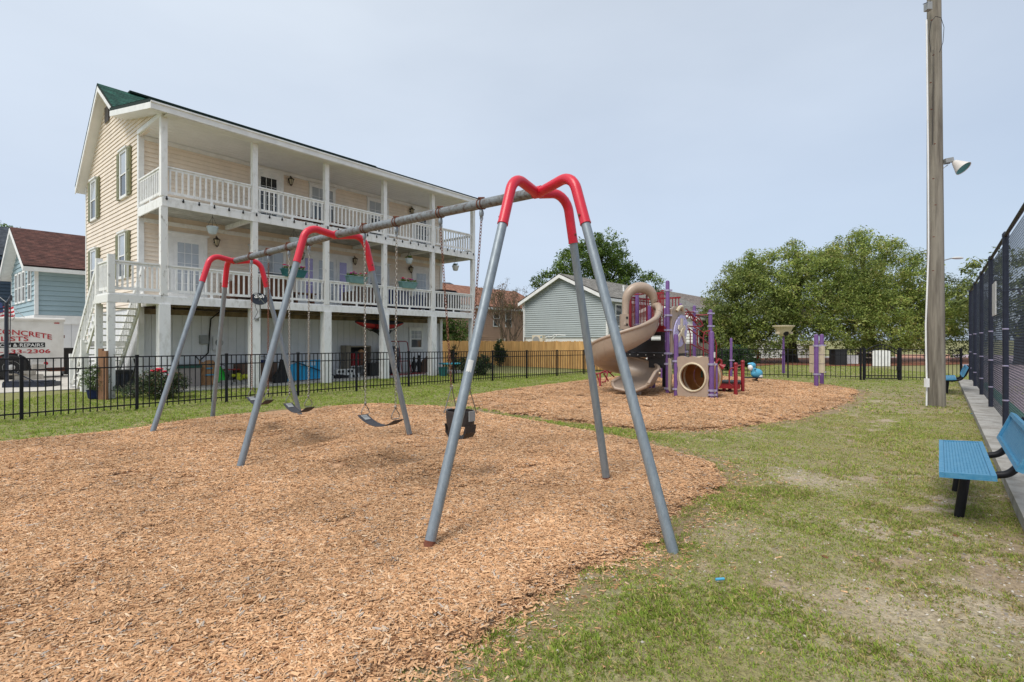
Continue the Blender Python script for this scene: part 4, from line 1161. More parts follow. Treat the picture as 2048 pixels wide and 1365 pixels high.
# ------------------------------------------------------------------ black picket fences
PK = MB().box(-0.009, -0.009, 0, 0.009, 0.009, 1.0).mesh('picket', m_black)
PST = MB().box(-0.027, -0.027, 0, 0.027, 0.027, 1.0).box(-0.032, -0.032, 0.985, 0.032, 0.032, 1.012).mesh('post', m_black)
def picket_fence(label, pts, hs, bay, npk, group='black picket fences', skip_last=False, skip_first=False):
    fobj = thing('picket_fence', (Vector(pts[0]) + Vector(pts[-1])) / 2, label, 'fence', group)
    seg = [(pts[i + 1] - pts[i]).length for i in range(len(pts) - 1)]
    for i in range(len(pts) - 1):
        a, b = pts[i], pts[i + 1]
        nb = max(1, round(seg[i] / bay))
        an = math.atan2(b.y - a.y, b.x - a.x)
        for k in range(nb):
            p, q = a.lerp(b, k / nb), a.lerp(b, (k + 1) / nb)
            hp_, hq = hs[i] + (hs[i + 1] - hs[i]) * k / nb, hs[i] + (hs[i + 1] - hs[i]) * (k + 1) / nb
            if not (skip_first and i == 0 and k == 0):
                o = inst('post', PST, fobj, p - Vector((0, 0, 0.03)), (0, 0, an)); o.scale = (1, 1, hp_ + 0.04)
            for f0 in (0.985, 0.80, 0.10):
                MB().bar(p + Vector((0, 0, hp_ * f0)), q + Vector((0, 0, hq * f0)), 0.03, 0.026).build('rail', m_black, fobj)
            for j in range(npk):
                c = p.lerp(q, (j + 1) / (npk + 1)); hh = hp_ + (hq - hp_) * j / npk
                o = inst('picket', PK, fobj, c + Vector((0, 0, 0.035)), (0, 0, an)); o.scale = (1, 1, hh - 0.045)
    if not skip_last:
        o = inst('post', PST, fobj, pts[-1] - Vector((0, 0, 0.03))); o.scale = (1, 1, hs[-1] + 0.04)
    return fobj
FA, FB, FC = G(43, 840), G(713, 781.5), G(1216, 744.6)
F0 = FA + (FA - FB).normalized() * 1.88
picket_fence('black metal picket fence in front of the cream house', [F0, FA, FB], [1.2, 1.2, 1.17], 1.88, 15)
picket_fence('black metal picket fence running past the wooden privacy fence', [FB, FC], [1.17, 1.06], 1.75, 15)
GA, GB = G(1725, 760), G(1802, 760.6)
picket_fence('black picket fence behind the play set, left of the arched gate', [FC, G(1444, 752.5), GA - (GA - G(1444, 752.5)).normalized() * 0.06], [1.06, 1.14, 1.2], 2.0, 14)
TF = frame(Vector((8.3, 8.76, 0)))       # tennis court fence line
picket_fence('black picket fence between the arched gate and the court fence', [GB, TF @ Vector((13.0, 0.25, 0))], [1.2, 1.2], 1.9, 14)
gt = thing('gate', (GA + GB) / 2, 'black metal gate with an arched top between two posts', 'gate')
gd = (GB - GA).normalized(); gl = (GB - GA).length; an = math.atan2(gd.y, gd.x)
for s_ in (0.05, gl - 0.06):
    o = inst('gate_post', PST, gt, GA + gd * s_ - Vector((0, 0, 0.03)), (0, 0, an)); o.scale = (1.2, 1.2, 1.26)
arc = lambda f, e: GA + gd * (0.1 + (gl - 0.22) * f) + Vector((0, 0, e + 0.22 * math.sin(math.pi * f)))
for e in (1.14, 0.99): MB().tube([arc(k / 14, e) for k in range(15)], 0.02, 6).build('gate_rail', m_black, gt)
for e in (0.06, 0.16): MB().bar(arc(0, 0) + Vector((0, 0, e)), arc(1, 0) + Vector((0, 0, e)), 0.035, 0.035).build('gate_rail', m_black, gt)
for k in range(11):
    p = arc(k / 10, 0); h = 1.12 + p.z
    o = inst('picket', PK, gt, Vector((p.x, p.y, 0.06)), (0, 0, an)); o.scale = (1.9 if k in (0, 10) else 1, 1.9 if k in (0, 10) else 1, h - 0.05)
MB().cbox(GA + gd * (gl - 0.12) + Vector((0, -0.03, 0.45)), (0.1, 0.06, 0.16)).build('latch', m_black, gt)

# ------------------------------------------------------------------ cedar privacy fence
wa, wb = Vector((-9.2, 37.7, 0)), Vector((6.2, 25.1, 0))
wfn = thing('privacy_fence', (wa + wb) / 2, 'new golden cedar board privacy fence in front of the grey house', 'fence')
wd_ = (wb - wa).normalized(); wl_ = (wb - wa).length; an = math.atan2(wd_.y, wd_.x)
npl = int(wl_ / 0.145)
pmesh = [MB().prism([(0, 0, 0), (0.138, 0, 0), (0.138, 0, 1.42 + e), (0.11, 0, 1.45 + e), (0.028, 0, 1.45 + e), (0, 0, 1.42 + e)], (0, 0.018, 0)).mesh('board', m_cedar) for e in (0, 0.012, -0.014, 0.022)]
for i in range(npl):
    inst('board', random.choice(pmesh), wfn, wa + wd_ * (i * 0.145) + Vector((0, 0, 0.02)) + Vector((-wd_.y, wd_.x, 0)) * random.uniform(-0.006, 0.006), (0, 0, an))
for z_ in (0.3, 1.2): MB().bar(wa + Vector((0, 0, z_)) + Vector((0.03, 0.06, 0)), wb + Vector((0, 0, z_)) + Vector((0.03, 0.06, 0)), 0.05, 0.09).build('rail', m_cedar, wfn)
# older grey board fence further right, behind the play set
ga, gb = Vector((8.3, 27.6, 0)), Vector((11.6, 30.3, 0))
gfn = thing('board_fence', (ga + gb) / 2, 'grey weathered board fence behind the play set stairs', 'fence')
gd2 = (gb - ga).normalized(); an2 = math.atan2(gd2.y, gd2.x)
gm = MB().box(0, 0, 0, 0.138, 0.018, 1.35).mesh('board', m_greywood)
for i in range(int((gb - ga).length / 0.15)): inst('board', gm, gfn, ga + gd2 * i * 0.15, (0, 0, an2))
for z_ in (0.3, 1.1): MB().bar(ga + Vector((0, 0.06, z_)), gb + Vector((0, 0.06, z_)), 0.05, 0.09).build('rail', m_greywood, gfn)

# ------------------------------------------------------------------ tennis court fence, kerb, court
MB(TF).box(-9, -0.20, -0.06, 13.2, 0.33, 0.10).build('kerb', m_conc, None, kind='structure')
MB(TF).box(-9, -24, -0.012, 60, -0.21, 0.012).build('sports_court', m_court, None, kind='structure')
MB(TF).box(-9, -0.5, 0.012, 13.2, -0.21, 0.018).build('court_border', m_courtg, None, kind='structure')
cf = thing('chain_link_fence', TF @ Vector((2, 0, 0)), 'tall black chain-link court fence on a concrete kerb at the right edge', 'fence')
FH = 3.2
for k in range(-3, 5):
    c = TF @ Vector((k * 3.25, 0.0, 0.1))
    o = MB().tube([c - Vector((0, 0, 0.03)), c + Vector((0, 0, FH))], 0.042, 12).lathe([(0.048, FH - 0.02), (0.048, FH + 0.03), (0.02, FH + 0.07)], c, 10).build('post', m_navy, cf)
    for z_ in (0.42, 1.0, 1.62, 2.25, 2.85): MB().lathe([(0.0445, z_), (0.046, z_ + 0.006), (0.046, z_ + 0.018), (0.0445, z_ + 0.024)], c, 12).build('tie_band', m_collar if z_ < 2 else m_navy, o)
for k in range(5):
    c = TF @ Vector((13.0, 0.0 - k * 3.2, 0.1))
    if k: MB().tube([c, c + Vector((0, 0, FH))], 0.042, 10).build('post', m_navy, cf)
MB().tube([TF @ Vector((-9.7, 0, 0.1 + FH)), TF @ Vector((13.0, 0, 0.1 + FH))], 0.028, 10).build('top_rail', m_black, cf)
MB().tube([TF @ Vector((13.0, 0, 0.1 + FH)), TF @ Vector((13.0, -12.8, 0.1 + FH))], 0.028, 10).build('top_rail', m_black, cf)
def mesh_panel(x0, x1, h, fr_pt, pitch=0.085):
    vs, fs = [], []
    def wire(p, q):
        d = (q - p).normalized(); u = d.cross(Vector((D2.x, D2.y, 0))).normalized(); v = d.cross(u)
        o = len(vs); r = 0.0018
        for e in (p, q):
            for w in (0, 2.1, 4.2): vs.append(e + (u * math.cos(w) + v * math.sin(w)) * r)
        for a_ in range(3): fs.append((o + a_, o + (a_ + 1) % 3, o + 3 + (a_ + 1) % 3, o + 3 + a_))
    k = x0 - h
    while k < x1:
        for sgn in (1, -1):
            # line x = k + z (or mirrored), clipped to the panel
            a0 = max(k, x0); a1 = min(k + h, x1)
            if a1 > a0:
                za, zb = a0 - k, a1 - k
                if sgn < 0: za, zb = h - za, h - zb
                wire(fr_pt(a0, za), fr_pt(a1, zb))
        k += pitch
    me = bpy.data.meshes.new('chain_link')
    me.from_pydata([tuple(v) for v in vs], [], fs); me.materials.append(m_navy)
    o = inst('chain_link', me, cf, (0, 0, 0), kind='stuff')
    return o
mesh_panel(-9.7, 13.0, FH - 0.05, lambda x, z: TF @ Vector((x, -0.035, 0.12 + z)))
mesh_panel(0, 12.8, FH - 0.05, lambda x, z: TF @ Vector((13.0, -x, 0.12 + z)), 0.12)
# plain notice board on the mesh
MB(TF).box(2.15, -0.02, 2.05, 3.0, -0.004, 2.72).build('notice_board', m_sign, cf)
# the torn wind screen hung on the court side of the mesh
for i, (x0, x1, z0, z1) in enumerate([(-9.0, -6.6, 0.2, 1.9), (-6.4, -3.3, 0.25, 1.95)]): pass

# ------------------------------------------------------------------ benches
def bench(o, label, first=None):
    fr = frame(o)
    t = thing('bench', o, label, 'bench', 'blue benches along the court fence')
    L, z0 = 1.83, 0.45
    def panel(M_, L_, w_, name):
        p = MB(M_)
        p.box(0, -w_ / 2, 0, L_, -w_ / 2 + 0.035, 0.045).box(0, w_ / 2 - 0.035, 0, L_, w_ / 2, 0.045).box(0, -w_ / 2 + 0.036, 0, 0.035, w_ / 2 - 0.036, 0.045).box(L_ - 0.035, -w_ / 2 + 0.036, 0, L_, w_ / 2 - 0.036, 0.045)
        p = p.build(name, m_blue, t)
        nr = 13
        for k in range(nr):
            y = -w_ / 2 + 0.035 + (k + 0.5) * (w_ - 0.07) / nr
            MB(M_).box(0.036, y - 0.0078, 0.026, L_ - 0.036, y + 0.0078, 0.038).build('seat_slat', m_blue, p)
        nc = 56
        cr = MB(M_)
        for k in range(nc):
            x = 0.036 + (k + 0.5) * (L_ - 0.072) / nc
            cr.box(x - 0.0085, -w_ / 2 + 0.036, 0.027, x + 0.0085, w_ / 2 - 0.036, 0.0365)
        cr.build('cross_strap', m_blue, p, kind='stuff')
    panel(fr @ Matrix.Translation((0, 0.0, z0 - 0.045)) @ Matrix.Rotation(R(-4), 4, 'X'), L, 0.36, 'seat')
    panel(fr @ Matrix.Translation((0.0, -0.36, z0 + 0.20)) @ Matrix.Rotation(R(-68 + 180), 4, 'X') @ Matrix.Translation((0, 0, -0.02)), L, 0.30, 'backrest')
    for x in (0.42, L - 0.42):
        MB(fr).tube([(x, 0.05, -0.06), (x, 0.0, z0 - 0.07)], 0.037, 12).build('pedestal', m_black, t)
        pts = [(x, 0.17, z0 - 0.075), (x, -0.10, z0 - 0.085), (x, -0.24, z0 - 0.07), (x, -0.33, z0 + 0.0), (x, -0.385, z0 + 0.10), (x, -0.47, z0 + 0.34)]
        pp = [fr @ Vector(p) for p in pts]
        sm = [pp[0], pp[1]] + fillet(pp[1], pp[3] * 0.4 + pp[2] * 0.6, pp[4], 0.12, 5) + [pp[4], pp[5]]
        MB().tube(sm, 0.03, 10).build('support_arm', m_black, t)
    return t
b0 = Vector((3.735, 4.27, 0))
b1 = bench(b0, 'blue perforated metal bench in the right foreground beside the kerb')
c = copy_tree(b1, Vector((12.35, 14.75, 0)), 'distant blue bench half hidden behind the wooden utility pole')

# ------------------------------------------------------------------ utility pole, lamp, conduit
pb = G(1872.5, 812); ptop = pb + Vector((-0.06, 0, 11.2))
up = thing('utility_pole', pb, 'tall weathered wooden utility pole standing in the worn grass', 'utility pole')
prof = [pb.lerp(ptop, k / 16) - Vector((0, 0, 0.1 if k == 0 else 0)) for k in range(17)]
MB().tube(prof, [0.179 - 0.052 * k / 16 for k in range(17)], 20).build('pole_shaft', m_pole, up)
cdx = [(1853, 812), (1853.5, 765), (1852, 700), (1851.5, 650), (1855, 560), (1857, 505), (1856, 300), (1853, 40)]
MB().tube([P(x, y, 12.05) for x, y in cdx], 0.017, 8).build('conduit', m_white, up)
q = P(1853.5, 766, 12.0)
MB().cbox(q, (0.075, 0.07, 0.2)).build('conduit_box', m_white, up)
q = P(1856, 14, 12.05)
MB().cbox(q, (0.11, 0.12, 0.17)).build('terminal_box', m_bgray, up)
MB().bar(P(1846, 9, 12.0), P(1862, 2, 12.0), 0.012, 0.012).build('wire_stub', m_black, up)
wl2 = [P(x, y, 11.98 + e) for x, y, e in ((1862, 105, 0), (1858, 75, 0), (1862, 45, 0), (1871, 33, 0), (1882, 36, 0.02), (1888, 55, 0.05), (1886, 85, 0.05), (1879, 105, 0.02))]
MB().tube(wl2, 0.006, 5).tube([P(1866, 100, 12.0), P(1866, 200, 12.01), P(1865, 290, 12.02)], 0.006, 5).build('loose_wire', m_black, up)
for k in range(9):
    q = P(1866 + random.uniform(-6, 6), 40 + k * 62 + random.uniform(-15, 15), 12.03)
    MB().cbox(q, (0.03, 0.03, 0.015)).build('nail', m_rust, up)
fl = thing('floodlight', P(1890, 325, 12.1), 'floodlight with a white cone shade and teal inside on the wooden pole', 'lamp')
MB().tube([P(1881, 330, 12.15), P(1900, 327, 12.1)], 0.012, 6).tube([P(1881, 341, 12.15), P(1896, 330, 12.1)], 0.010, 6).build('bracket', m_bgray, fl)
MB().bar(P(1889, 323, 12.1), P(1905, 320, 12.08), 0.10, 0.10).build('ballast_box', m_bgray, fl)
la = P(1905, 322, 12.08); lb = la + Vector((0.10, -0.17, -0.23))
ax = (lb - la).normalized()
MB().tube([P(1902, 321, 12.08), la + ax * 0.08], 0.035, 8).build('neck', m_bgray, fl)
Lc = (lb - la).length
MB().lathe([(0.03, 0.03), (0.06, 0.06), (0.10, Lc * 0.5), (0.165, Lc), (0.17, Lc + 0.012), (0.16, Lc + 0.008), (0.05, 0.09), (0.001, 0.085)], la, 20, ax).build('shade', m_lampwh, fl)
MB().lathe([(0.001, Lc - 0.05), (0.10, Lc - 0.04), (0.155, Lc + 0.004), (0.10, Lc - 0.03), (0.001, Lc - 0.04)], la, 20, ax).build('lamp_bowl', m_teal_in, fl)
sl = thing('street_lamp', Vector((37.2, 46, 0)), 'grey street lamp arm rising above the far trees behind the pole', 'street lamp')
MB().tube([Vector((37.2, 46, 0)), Vector((37.2, 46, 8.1))], 0.09, 10).build('lamp_post', m_bgray, sl)
MB().tube([Vector((37.2, 46, 8.0)), P(1888, 521, 46), P(1903, 517, 46)], 0.05, 8).build('lamp_arm', m_bgray, sl)
MB().ell(P(1915, 516.5, 46), (0.55, 0.18, 0.12), 12, 6).build('lamp_head', m_sign, sl)

# ------------------------------------------------------------------ play structure
ps = thing('play_structure', (4.4, 15.2, 0), 'purple, red and tan play structure with a spiral slide and crawl tunnel', 'playground')
def post(x, y, z1, r=0.056, rings=(), parent=ps, mat=m_purple, name='post'):
    o = MB().lathe([(r, -0.05), (r, z1 - r * 0.9), (r * 0.8, z1 - r * 0.3), (0.001, z1)], (x, y, 0), 14).build(name, mat, parent)
    for z_ in rings:
        m_ = MB().lathe([(r + 0.003, -0.028), (r + 0.014, -0.026), (r + 0.014, 0.026), (r + 0.003, 0.028)], (x, y, z_), 14)
        m_.cbox((x + r + 0.03, y - 0.02, z_), (0.07, 0.04, 0.05)).cbox((x - r - 0.02, y - 0.02, z_), (0.05, 0.03, 0.045))
        m_.build('collar', m_collar, o)
    return o
A = Vector((4.32, 14.47, 0)); B = Vector((4.37, 13.87, 0)); Cc = Vector((5.04, 13.15, 0)); E = Vector((5.06, 15.36, 0))
J = Vector((3.72, 15.5, 0)); Hh = Vector((4.19, 15.9, 0)); I = Vector((4.345, 16.0, 0))
post(A.x, A.y, 3.2, rings=(2.92, 2.23, 1.82, 1.17, 0.88, 0.2))
post(B.x, B.y, 1.71, 0.06, rings=(0.98, 0.24))
post(Cc.x, Cc.y, 1.77, 0.06, rings=(0.93, 0.27, 0.16))
post(E.x, E.y, 2.31, 0.06, rings=(2.05, 1.88, 1.2))
post(J.x, J.y, 3.0, rings=(1.15, 2.0))
post(Hh.x, Hh.y, 2.6, 0.058); post(I.x, I.y, 1.1, 0.055, rings=(0.98,))
post(4.76, 16.3, 1.25, 0.06, mat=m_dark, name='post')
post(5.5, 17.0, 2.74, 0.062, rings=(2.35, 1.7)); post(5.0, 17.0, 2.6, 0.06, rings=(2.3, 1.5))
post(6.3, 18.0, 2.74, rings=(2.52, 1.95)); post(6.55, 17.2, 2.56, 0.062, rings=(2.42, 2.0))
post(5.87, 21.0, 1.5, 0.05)
# decks
UZ, LZ = 1.82, 1.18
e1 = (E - A).normalized(); e2 = Vector((-e1.y, e1.x, 0)); DF = frame(A, e1)
MB(DF).box(-0.05, -0.05, UZ - 0.05, 1.2, 1.25, UZ).build('upper_deck', m_pred, ps)
dk = MB(DF).box(-0.05, -0.05, LZ - 0.13, 1.25, 1.3, LZ).build('lower_deck', m_black2, ps)
for k in range(5):
    MB(DF).lathe([(0.018, 0), (0.016, 0.008), (0.001, 0.012)], (-0.05, 0.12 + k * 0.25, LZ - 0.06), 8, (-1, 0, 0)).build('bolt', m_sign, dk)
MB(DF).box(-0.02, 0.05, LZ - 0.42, 0.10, 0.55, LZ - 0.135).build('deck_support', m_black2, ps)
# black slotted barrier under the upper deck
bp = MB(DF)
bp.box(-0.07, 0.06, LZ + 0.01, -0.03, 1.2, LZ + 0.36).box(-0.07, 0.06, LZ + 0.48, -0.03, 1.2, UZ - 0.055).box(-0.07, 0.06, LZ + 0.361, -0.03, 0.17, LZ + 0.479).box(-0.07, 1.08, LZ + 0.361, -0.03, 1.2, LZ + 0.479)
bp.build('slotted_panel', m_black2, ps)
# red bars round the upper deck
def bars(p, q, z0, z1, n, skip=()):
    p, q = Vector(p), Vector(q)
    fr_ = MB().bar(p + Vector((0, 0, z1)), q + Vector((0, 0, z1)), 0.04, 0.05).bar(p + Vector((0, 0, z0)), q + Vector((0, 0, z0)), 0.05, 0.12).build('barrier', m_pred, ps)
    for k in range(n):
        c = p.lerp(q, (k + 0.5) / n)
        if k in skip: continue
        MB().tube([c + Vector((0, 0, z0)), c + Vector((0, 0, z1))], 0.015, 8).build('bar', m_pred, fr_)
DFp = lambda a, b: DF @ Vector((a, b, 0))
bars(DFp(0.0, 0.1), DFp(0.0, 0.46), UZ + 0.07, 2.86, 9)
bars(DFp(0.06, 1.2), DFp(1.15, 1.2), UZ + 0.07, 2.8, 11)
bars(DFp(1.16, 0.1), DFp(1.16, 1.15), UZ + 0.07, 2.8, 11)
MB().bar(DFp(0.03, 1.18) + Vector((0, 0, 1.1)), DFp(0.03, 1.18) + Vector((0, 0, 2.75)), 0.03, 0.10).build('barrier_stile', m_pred, ps)
MB().bar(DFp(0.0, 0.62) + Vector((0, 0, UZ)), DFp(0.0, 0.62) + Vector((0, 0, 2.86)), 0.10, 0.03).build('barrier_stile', m_pred, ps)
q0 = DFp(0, 0.05)
MB().tube([q0 + Vector((0, 0, 2.92)), q0 + e2 * 0.10 + Vector((0, 0, 2.92)), q0 + e2 * 0.19 + Vector((0, 0, 2.84)), q0 + e2 * 0.2 + Vector((0, 0, 2.7))], 0.022, 8).build('hand_loop', m_pred, ps)
MB().bar(DFp(0, 0.7) + Vector((0, 0, 2.86)), DFp(0, 1.05) + Vector((0, 0, 2.86)), 0.05, 0.035).build('crossbar', m_pred, ps)

# spiral slide
sc = Vector((3.12, 14.55, 0))
def zf(th):
    ks = [(0, 1.86), (45, 1.66), (90, 1.38), (180, 0.92), (270, 0.64), (360, 0.44), (415, 0.27)]
    for (a_, za), (b_, zb) in zip(ks, ks[1:]):
        if a_ <= th <= b_:
            u = (th - a_) / (b_ - a_); return za + (zb - za) * u
    return ks[-1][1]
def wallh(th): return 0.52 - 0.10 * max(0, min(1, (th - 300) / 60))  + 0.25 * max(0, 1 - th / 50)
def sp_pt(th, r, z):
    w = -R(th) + R(14); return Vector((sc.x + r * math.cos(w), sc.y + r * math.sin(w), z))
NS = 64; T1 = 415; NX = 8; XL = 0.62
rings, rimo, rimi = [], [], []
xdir = Vector((math.cos(-R(T1) + R(14) - R(90)), math.sin(-R(T1) + R(14) - R(90)), 0))
for i in range(NS + NX + 1):
    e = max(0, i - NS) / NX
    th = T1 * min(i, NS) / NS; z = zf(th) - 0.07 * e; h = wallh(th) * (1 - 0.50 * e)
    ro = 0.93 + 0.10 * e; ri = 0.10 - 0.10 * e
    hi_ = h * (0.75 + 0.25 * e)
    prof = [(ri, hi_), (ri + 0.015, 0.18 * (1 - 0.3 * e)), (ri + 0.09, 0.04), (0.40, 0.0), (0.66, 0.0), (0.82, 0.07), (ro - 0.03, 0.22 * (1 - 0.3 * e)), (ro, h),
            (ro + 0.03, h), (ro + 0.005, 0.2 * (1 - 0.3 * e)), (0.85, 0.03), (0.68, -0.04), (0.38, -0.04), (ri + 0.06, 0.0), (ri - 0.015, 0.15 * (1 - 0.3 * e)), (ri - 0.03, hi_)]
    sh_ = xdir * XL * e
    rings.append([sp_pt(th, r, z + dz) + sh_ for r, dz in prof])
    rimo.append(sp_pt(th, ro + 0.015, z + h) + sh_); rimi.append(sp_pt(th, ri - 0.015, z + hi_) + sh_)
slb = MB(); vs, fs = [], []
m_ = len(rings[0]); NT_ = NS + NX
for rg in rings: vs += rg
for i in range(NT_):
    for k in range(m_):
        l = (k + 1) % m_
        fs.append((i * m_ + k, i * m_ + l, (i + 1) * m_ + l, (i + 1) * m_ + k))
fs += [tuple(range(m_)), tuple(reversed(range(NT_ * m_, NT_ * m_ + m_)))]
slb.add(vs, fs, True)
sld = slb.build('spiral_slide', m_tan, ps)
ths = [T1 * min(i, NS) / NS for i in range(NT_ + 1)]
MB().tube([p for p, th in zip(rimo, ths) if th > 30], [0.09 - 0.045 * min(1, (th - 30) / 60) for th in ths if th > 30], 10).build('slide_rim', m_tan, sld)
MB().tube(rimi, 0.04, 8).build('slide_rim', m_tan, sld)
# rolled lip across the exit
lip = [rings[-1][k] for k in range(8)]
MB().tube(lip, 0.045, 10).build('slide_lip', m_tan, sld)
# entrance hood, a fat rolled arch
ha = sp_pt(3, 0.02, 0); hb = sp_pt(3, 0.97, 0)
hd = []
for k in range(21):
    w = math.pi * (1 - k / 20)
    u = 0.5 + 0.46 * math.cos(w) * (1 if abs(math.cos(w)) < 2 else 1)
    hd.append(ha.lerp(hb, u) + Vector((0, 0, 2.52 + 0.50 * math.sin(w) ** 0.8)))
pre = [ha.lerp(hb, -0.02) + Vector((0, -0.12, 1.95)), ha.lerp(hb, 0.02) + Vector((0, -0.05, 2.2))]
post_ = [sp_pt(t_, 0.955, zf(t_) + wallh(t_)) for t_ in (14, 22, 30, 38)]
hr = [0.05, 0.09] + [0.10 + 0.055 * math.sin(math.pi * k / 20) for k in range(21)] + [0.10, 0.095, 0.09, 0.088]
MB().tube(pre + hd + post_, hr, 14).build('slide_hood', m_tan, sld)
q = sp_pt(2, 0.06, 1.92)
MB().cbox(q + Vector((-0.06, -0.08, 0.13)), (0.22, 0.16, 0.42)).build('slide_flange', m_tan, sld)
for dz in (0.05, 0.24): MB().cbox(q + Vector((0.0, -0.167, dz)), (0.05, 0.012, 0.06)).build('flange_slot', m_dark, sld)
MB().cbox((sp_pt(T1, 0.5, 0.05) + xdir * 0.35), (0.34, 0.2, 0.25)).build('slide_foot', m_tan, sld)
for th in (150, 175, 200): # moulded seams
    pts = [rings[int(th / T1 * NS)][k] + Vector((0, 0, -0.002)) for k in range(8, 14)]
    MB().tube(pts, 0.009, 6).build('slide_seam', m_tan, sld)
MB().tube([sc + Vector((0, 0, -0.05)), sc + Vector((0, 0, 2.1))], 0.045, 10).build('slide_pole', m_purple, ps)

# crawl tunnel: square wavy-edged panel with a round hole, drum behind, second flange by the tall post
pv = (Cc - B); pw = pv.length; pd = pv.normalized(); pn = Vector((-pd.y, pd.x, 0))
if pn.y < 0: pn = -pn
pc_ = B + pv / 2
def pp_(u, z, off=0): return pc_ + pd * u + pn * off + Vector((0, 0, z))
hw_, zc_, rr = pw / 2 - 0.065, 0.58, 0.345
N = 48
outl, hole = [], []
for k in range(N):
    w = 2 * math.pi * k / N
    cx_, cz_ = math.cos(w), math.sin(w)
    s_ = 1 / max(abs(cx_), abs(cz_))
    u, z = cx_ * s_ * hw_, cz_ * s_ * 0.53
    wob = 0.018 * math.cos(9 * (u / hw_ if abs(cz_) > abs(cx_) else z / 0.53))
    if abs(cz_) > abs(cx_): z += wob * (1 if cz_ > 0 else -1)
    else: u += wob * 0.7 * (1 if cx_ > 0 else -1)
    outl.append((u, zc_ + z)); hole.append((rr * cx_, zc_ + rr * cz_))
vs, fs = [], []
for off in (-0.05, 0.02):
    vs += [pp_(u, z, off) for u, z in outl] + [pp_(u, z, off) for u, z in hole]
for k in range(N):
    l = (k + 1) % N
    fs += [(k, l, N + l, N + k), (2 * N + l, 2 * N + k, 3 * N + k, 3 * N + l), (k, 2 * N + k, 2 * N + l, l), (N + k, N + l, 3 * N + l, 3 * N + k)]
tp_ = MB().add(vs, fs).build('tunnel_panel', m_tan, ps)
MB().tube([pp_(u, z, -0.055) for u, z in [(rr * 1.04 * math.cos(2 * math.pi * k / 40), zc_ + rr * 1.04 * math.sin(2 * math.pi * k / 40)) for k in range(40)]], 0.026, 8, closed=True).build('hole_rim', m_tan2, tp_)
def ring_pts(r, off, n=32): return [pp_(r * math.cos(2 * math.pi * k / n), zc_ + r * math.sin(2 * math.pi * k / n), off) for k in range(n)]
drum = MB(); vs, fs = [], []
secs = [(0.37, 0.02), (0.47, 0.08), (0.50, 0.25), (0.50, 0.55), (0.46, 0.68), (0.38, 0.74)]
for r_, o_ in secs: vs += ring_pts(r_, o_)
for i in range(len(secs) - 1):
    for k in range(32):
        l = (k + 1) % 32
        fs.append((i * 32 + k, i * 32 + l, (i + 1) * 32 + l, (i + 1) * 32 + k))
drum.add(vs, fs, True).build('tunnel_drum', m_orange, ps)
MB().tube(ring_pts(0.50, 0.42), 0.035, 8, closed=True).build('drum_flange', m_tan2, ps)
bk2 = MB()
bk2.add(ring_pts(0.372, 0.735) + [pp_(0, zc_, 0.735)], [(k, (k + 1) % 32, 32) for k in range(32)]).build('drum_end', m_orange, ps)
for u in (-0.14, 0.1, 0.26): MB().bar(pp_(u, zc_ - 0.05, 0.725), pp_(u, zc_ + 0.12, 0.725), 0.05, 0.012, pn).build('drum_window', m_courtg, ps)
# tan flange with bolts beside the tall post
fl_ = MB().prism([A + pd * -0.02 + Vector((0, 0, 0.2)), A + pd * 0.14 - pn * 0.1 + Vector((0, 0, 0.12)), A + pd * 0.2 - pn * 0.15 + Vector((0, 0, 0.6)), A + pd * 0.14 - pn * 0.1 + Vector((0, 0, 1.02)), A + pd * -0.02 + Vector((0, 0, 1.05))], pn * 0.05).build('tunnel_flange', m_tan2, ps)

# tall tan panel with the lavender disc
dF = frame(A, e1)
MB(dF).prism([(0.08, -0.03, 1.16), (1.02, -0.03, 1.16), (1.02, -0.03, 2.38), (0.86, -0.03, 2.50), (0.30, -0.03, 2.50), (0.08, -0.03, 2.40)], (0, -0.06, 0)).build('tall_panel', m_tan, ps)
dc = dF @ Vector((0.62, -0.10, 1.80))
dm = MB().lathe([(0.40, 0), (0.41, 0.02), (0.40, 0.035), (0.001, 0.036)], dc, 32, -e2, sx=1, sy=1.32).build('picture_disc', m_lav, ps)
for k in range(16):
    w = 2 * math.pi * k / 16
    MB().ell(dc + e1 * 0.365 * math.cos(w) + Vector((0, 0, 0.49 * math.sin(w))) - e2 * 0.04, 0.015, 6, 4).build('bolt', m_bgray, dm)
dd = MB()
for w, l_ in ((1.57, 0.36), (2.7, 0.26), (0.45, 0.26), (3.9, 0.42), (5.4, 0.42)):
    dv = e1 * math.cos(w) + Vector((0, 0, math.sin(w)))
    dd.bar(dc - e2 * 0.06, dc - e2 * 0.06 + dv * l_, 0.13, 0.03, -e2)
dd.build('picture_relief', m_creampl, dm)
MB().lathe([(0.10, 0), (0.09, 0.02), (0.001, 0.021)], dc - e2 * 0.075 - Vector((0, 0, 0.03)), 20, -e2, sx=1, sy=1.4).build('viewing_bubble', m_tan2, dm)
MB(dF).tube([(0.40, -0.1, 2.36), (0.5, -0.14, 2.47), (0.66, -0.14, 2.50), (0.80, -0.1, 2.40)], 0.05, 8).build('panel_scroll', m_tan2, ps)

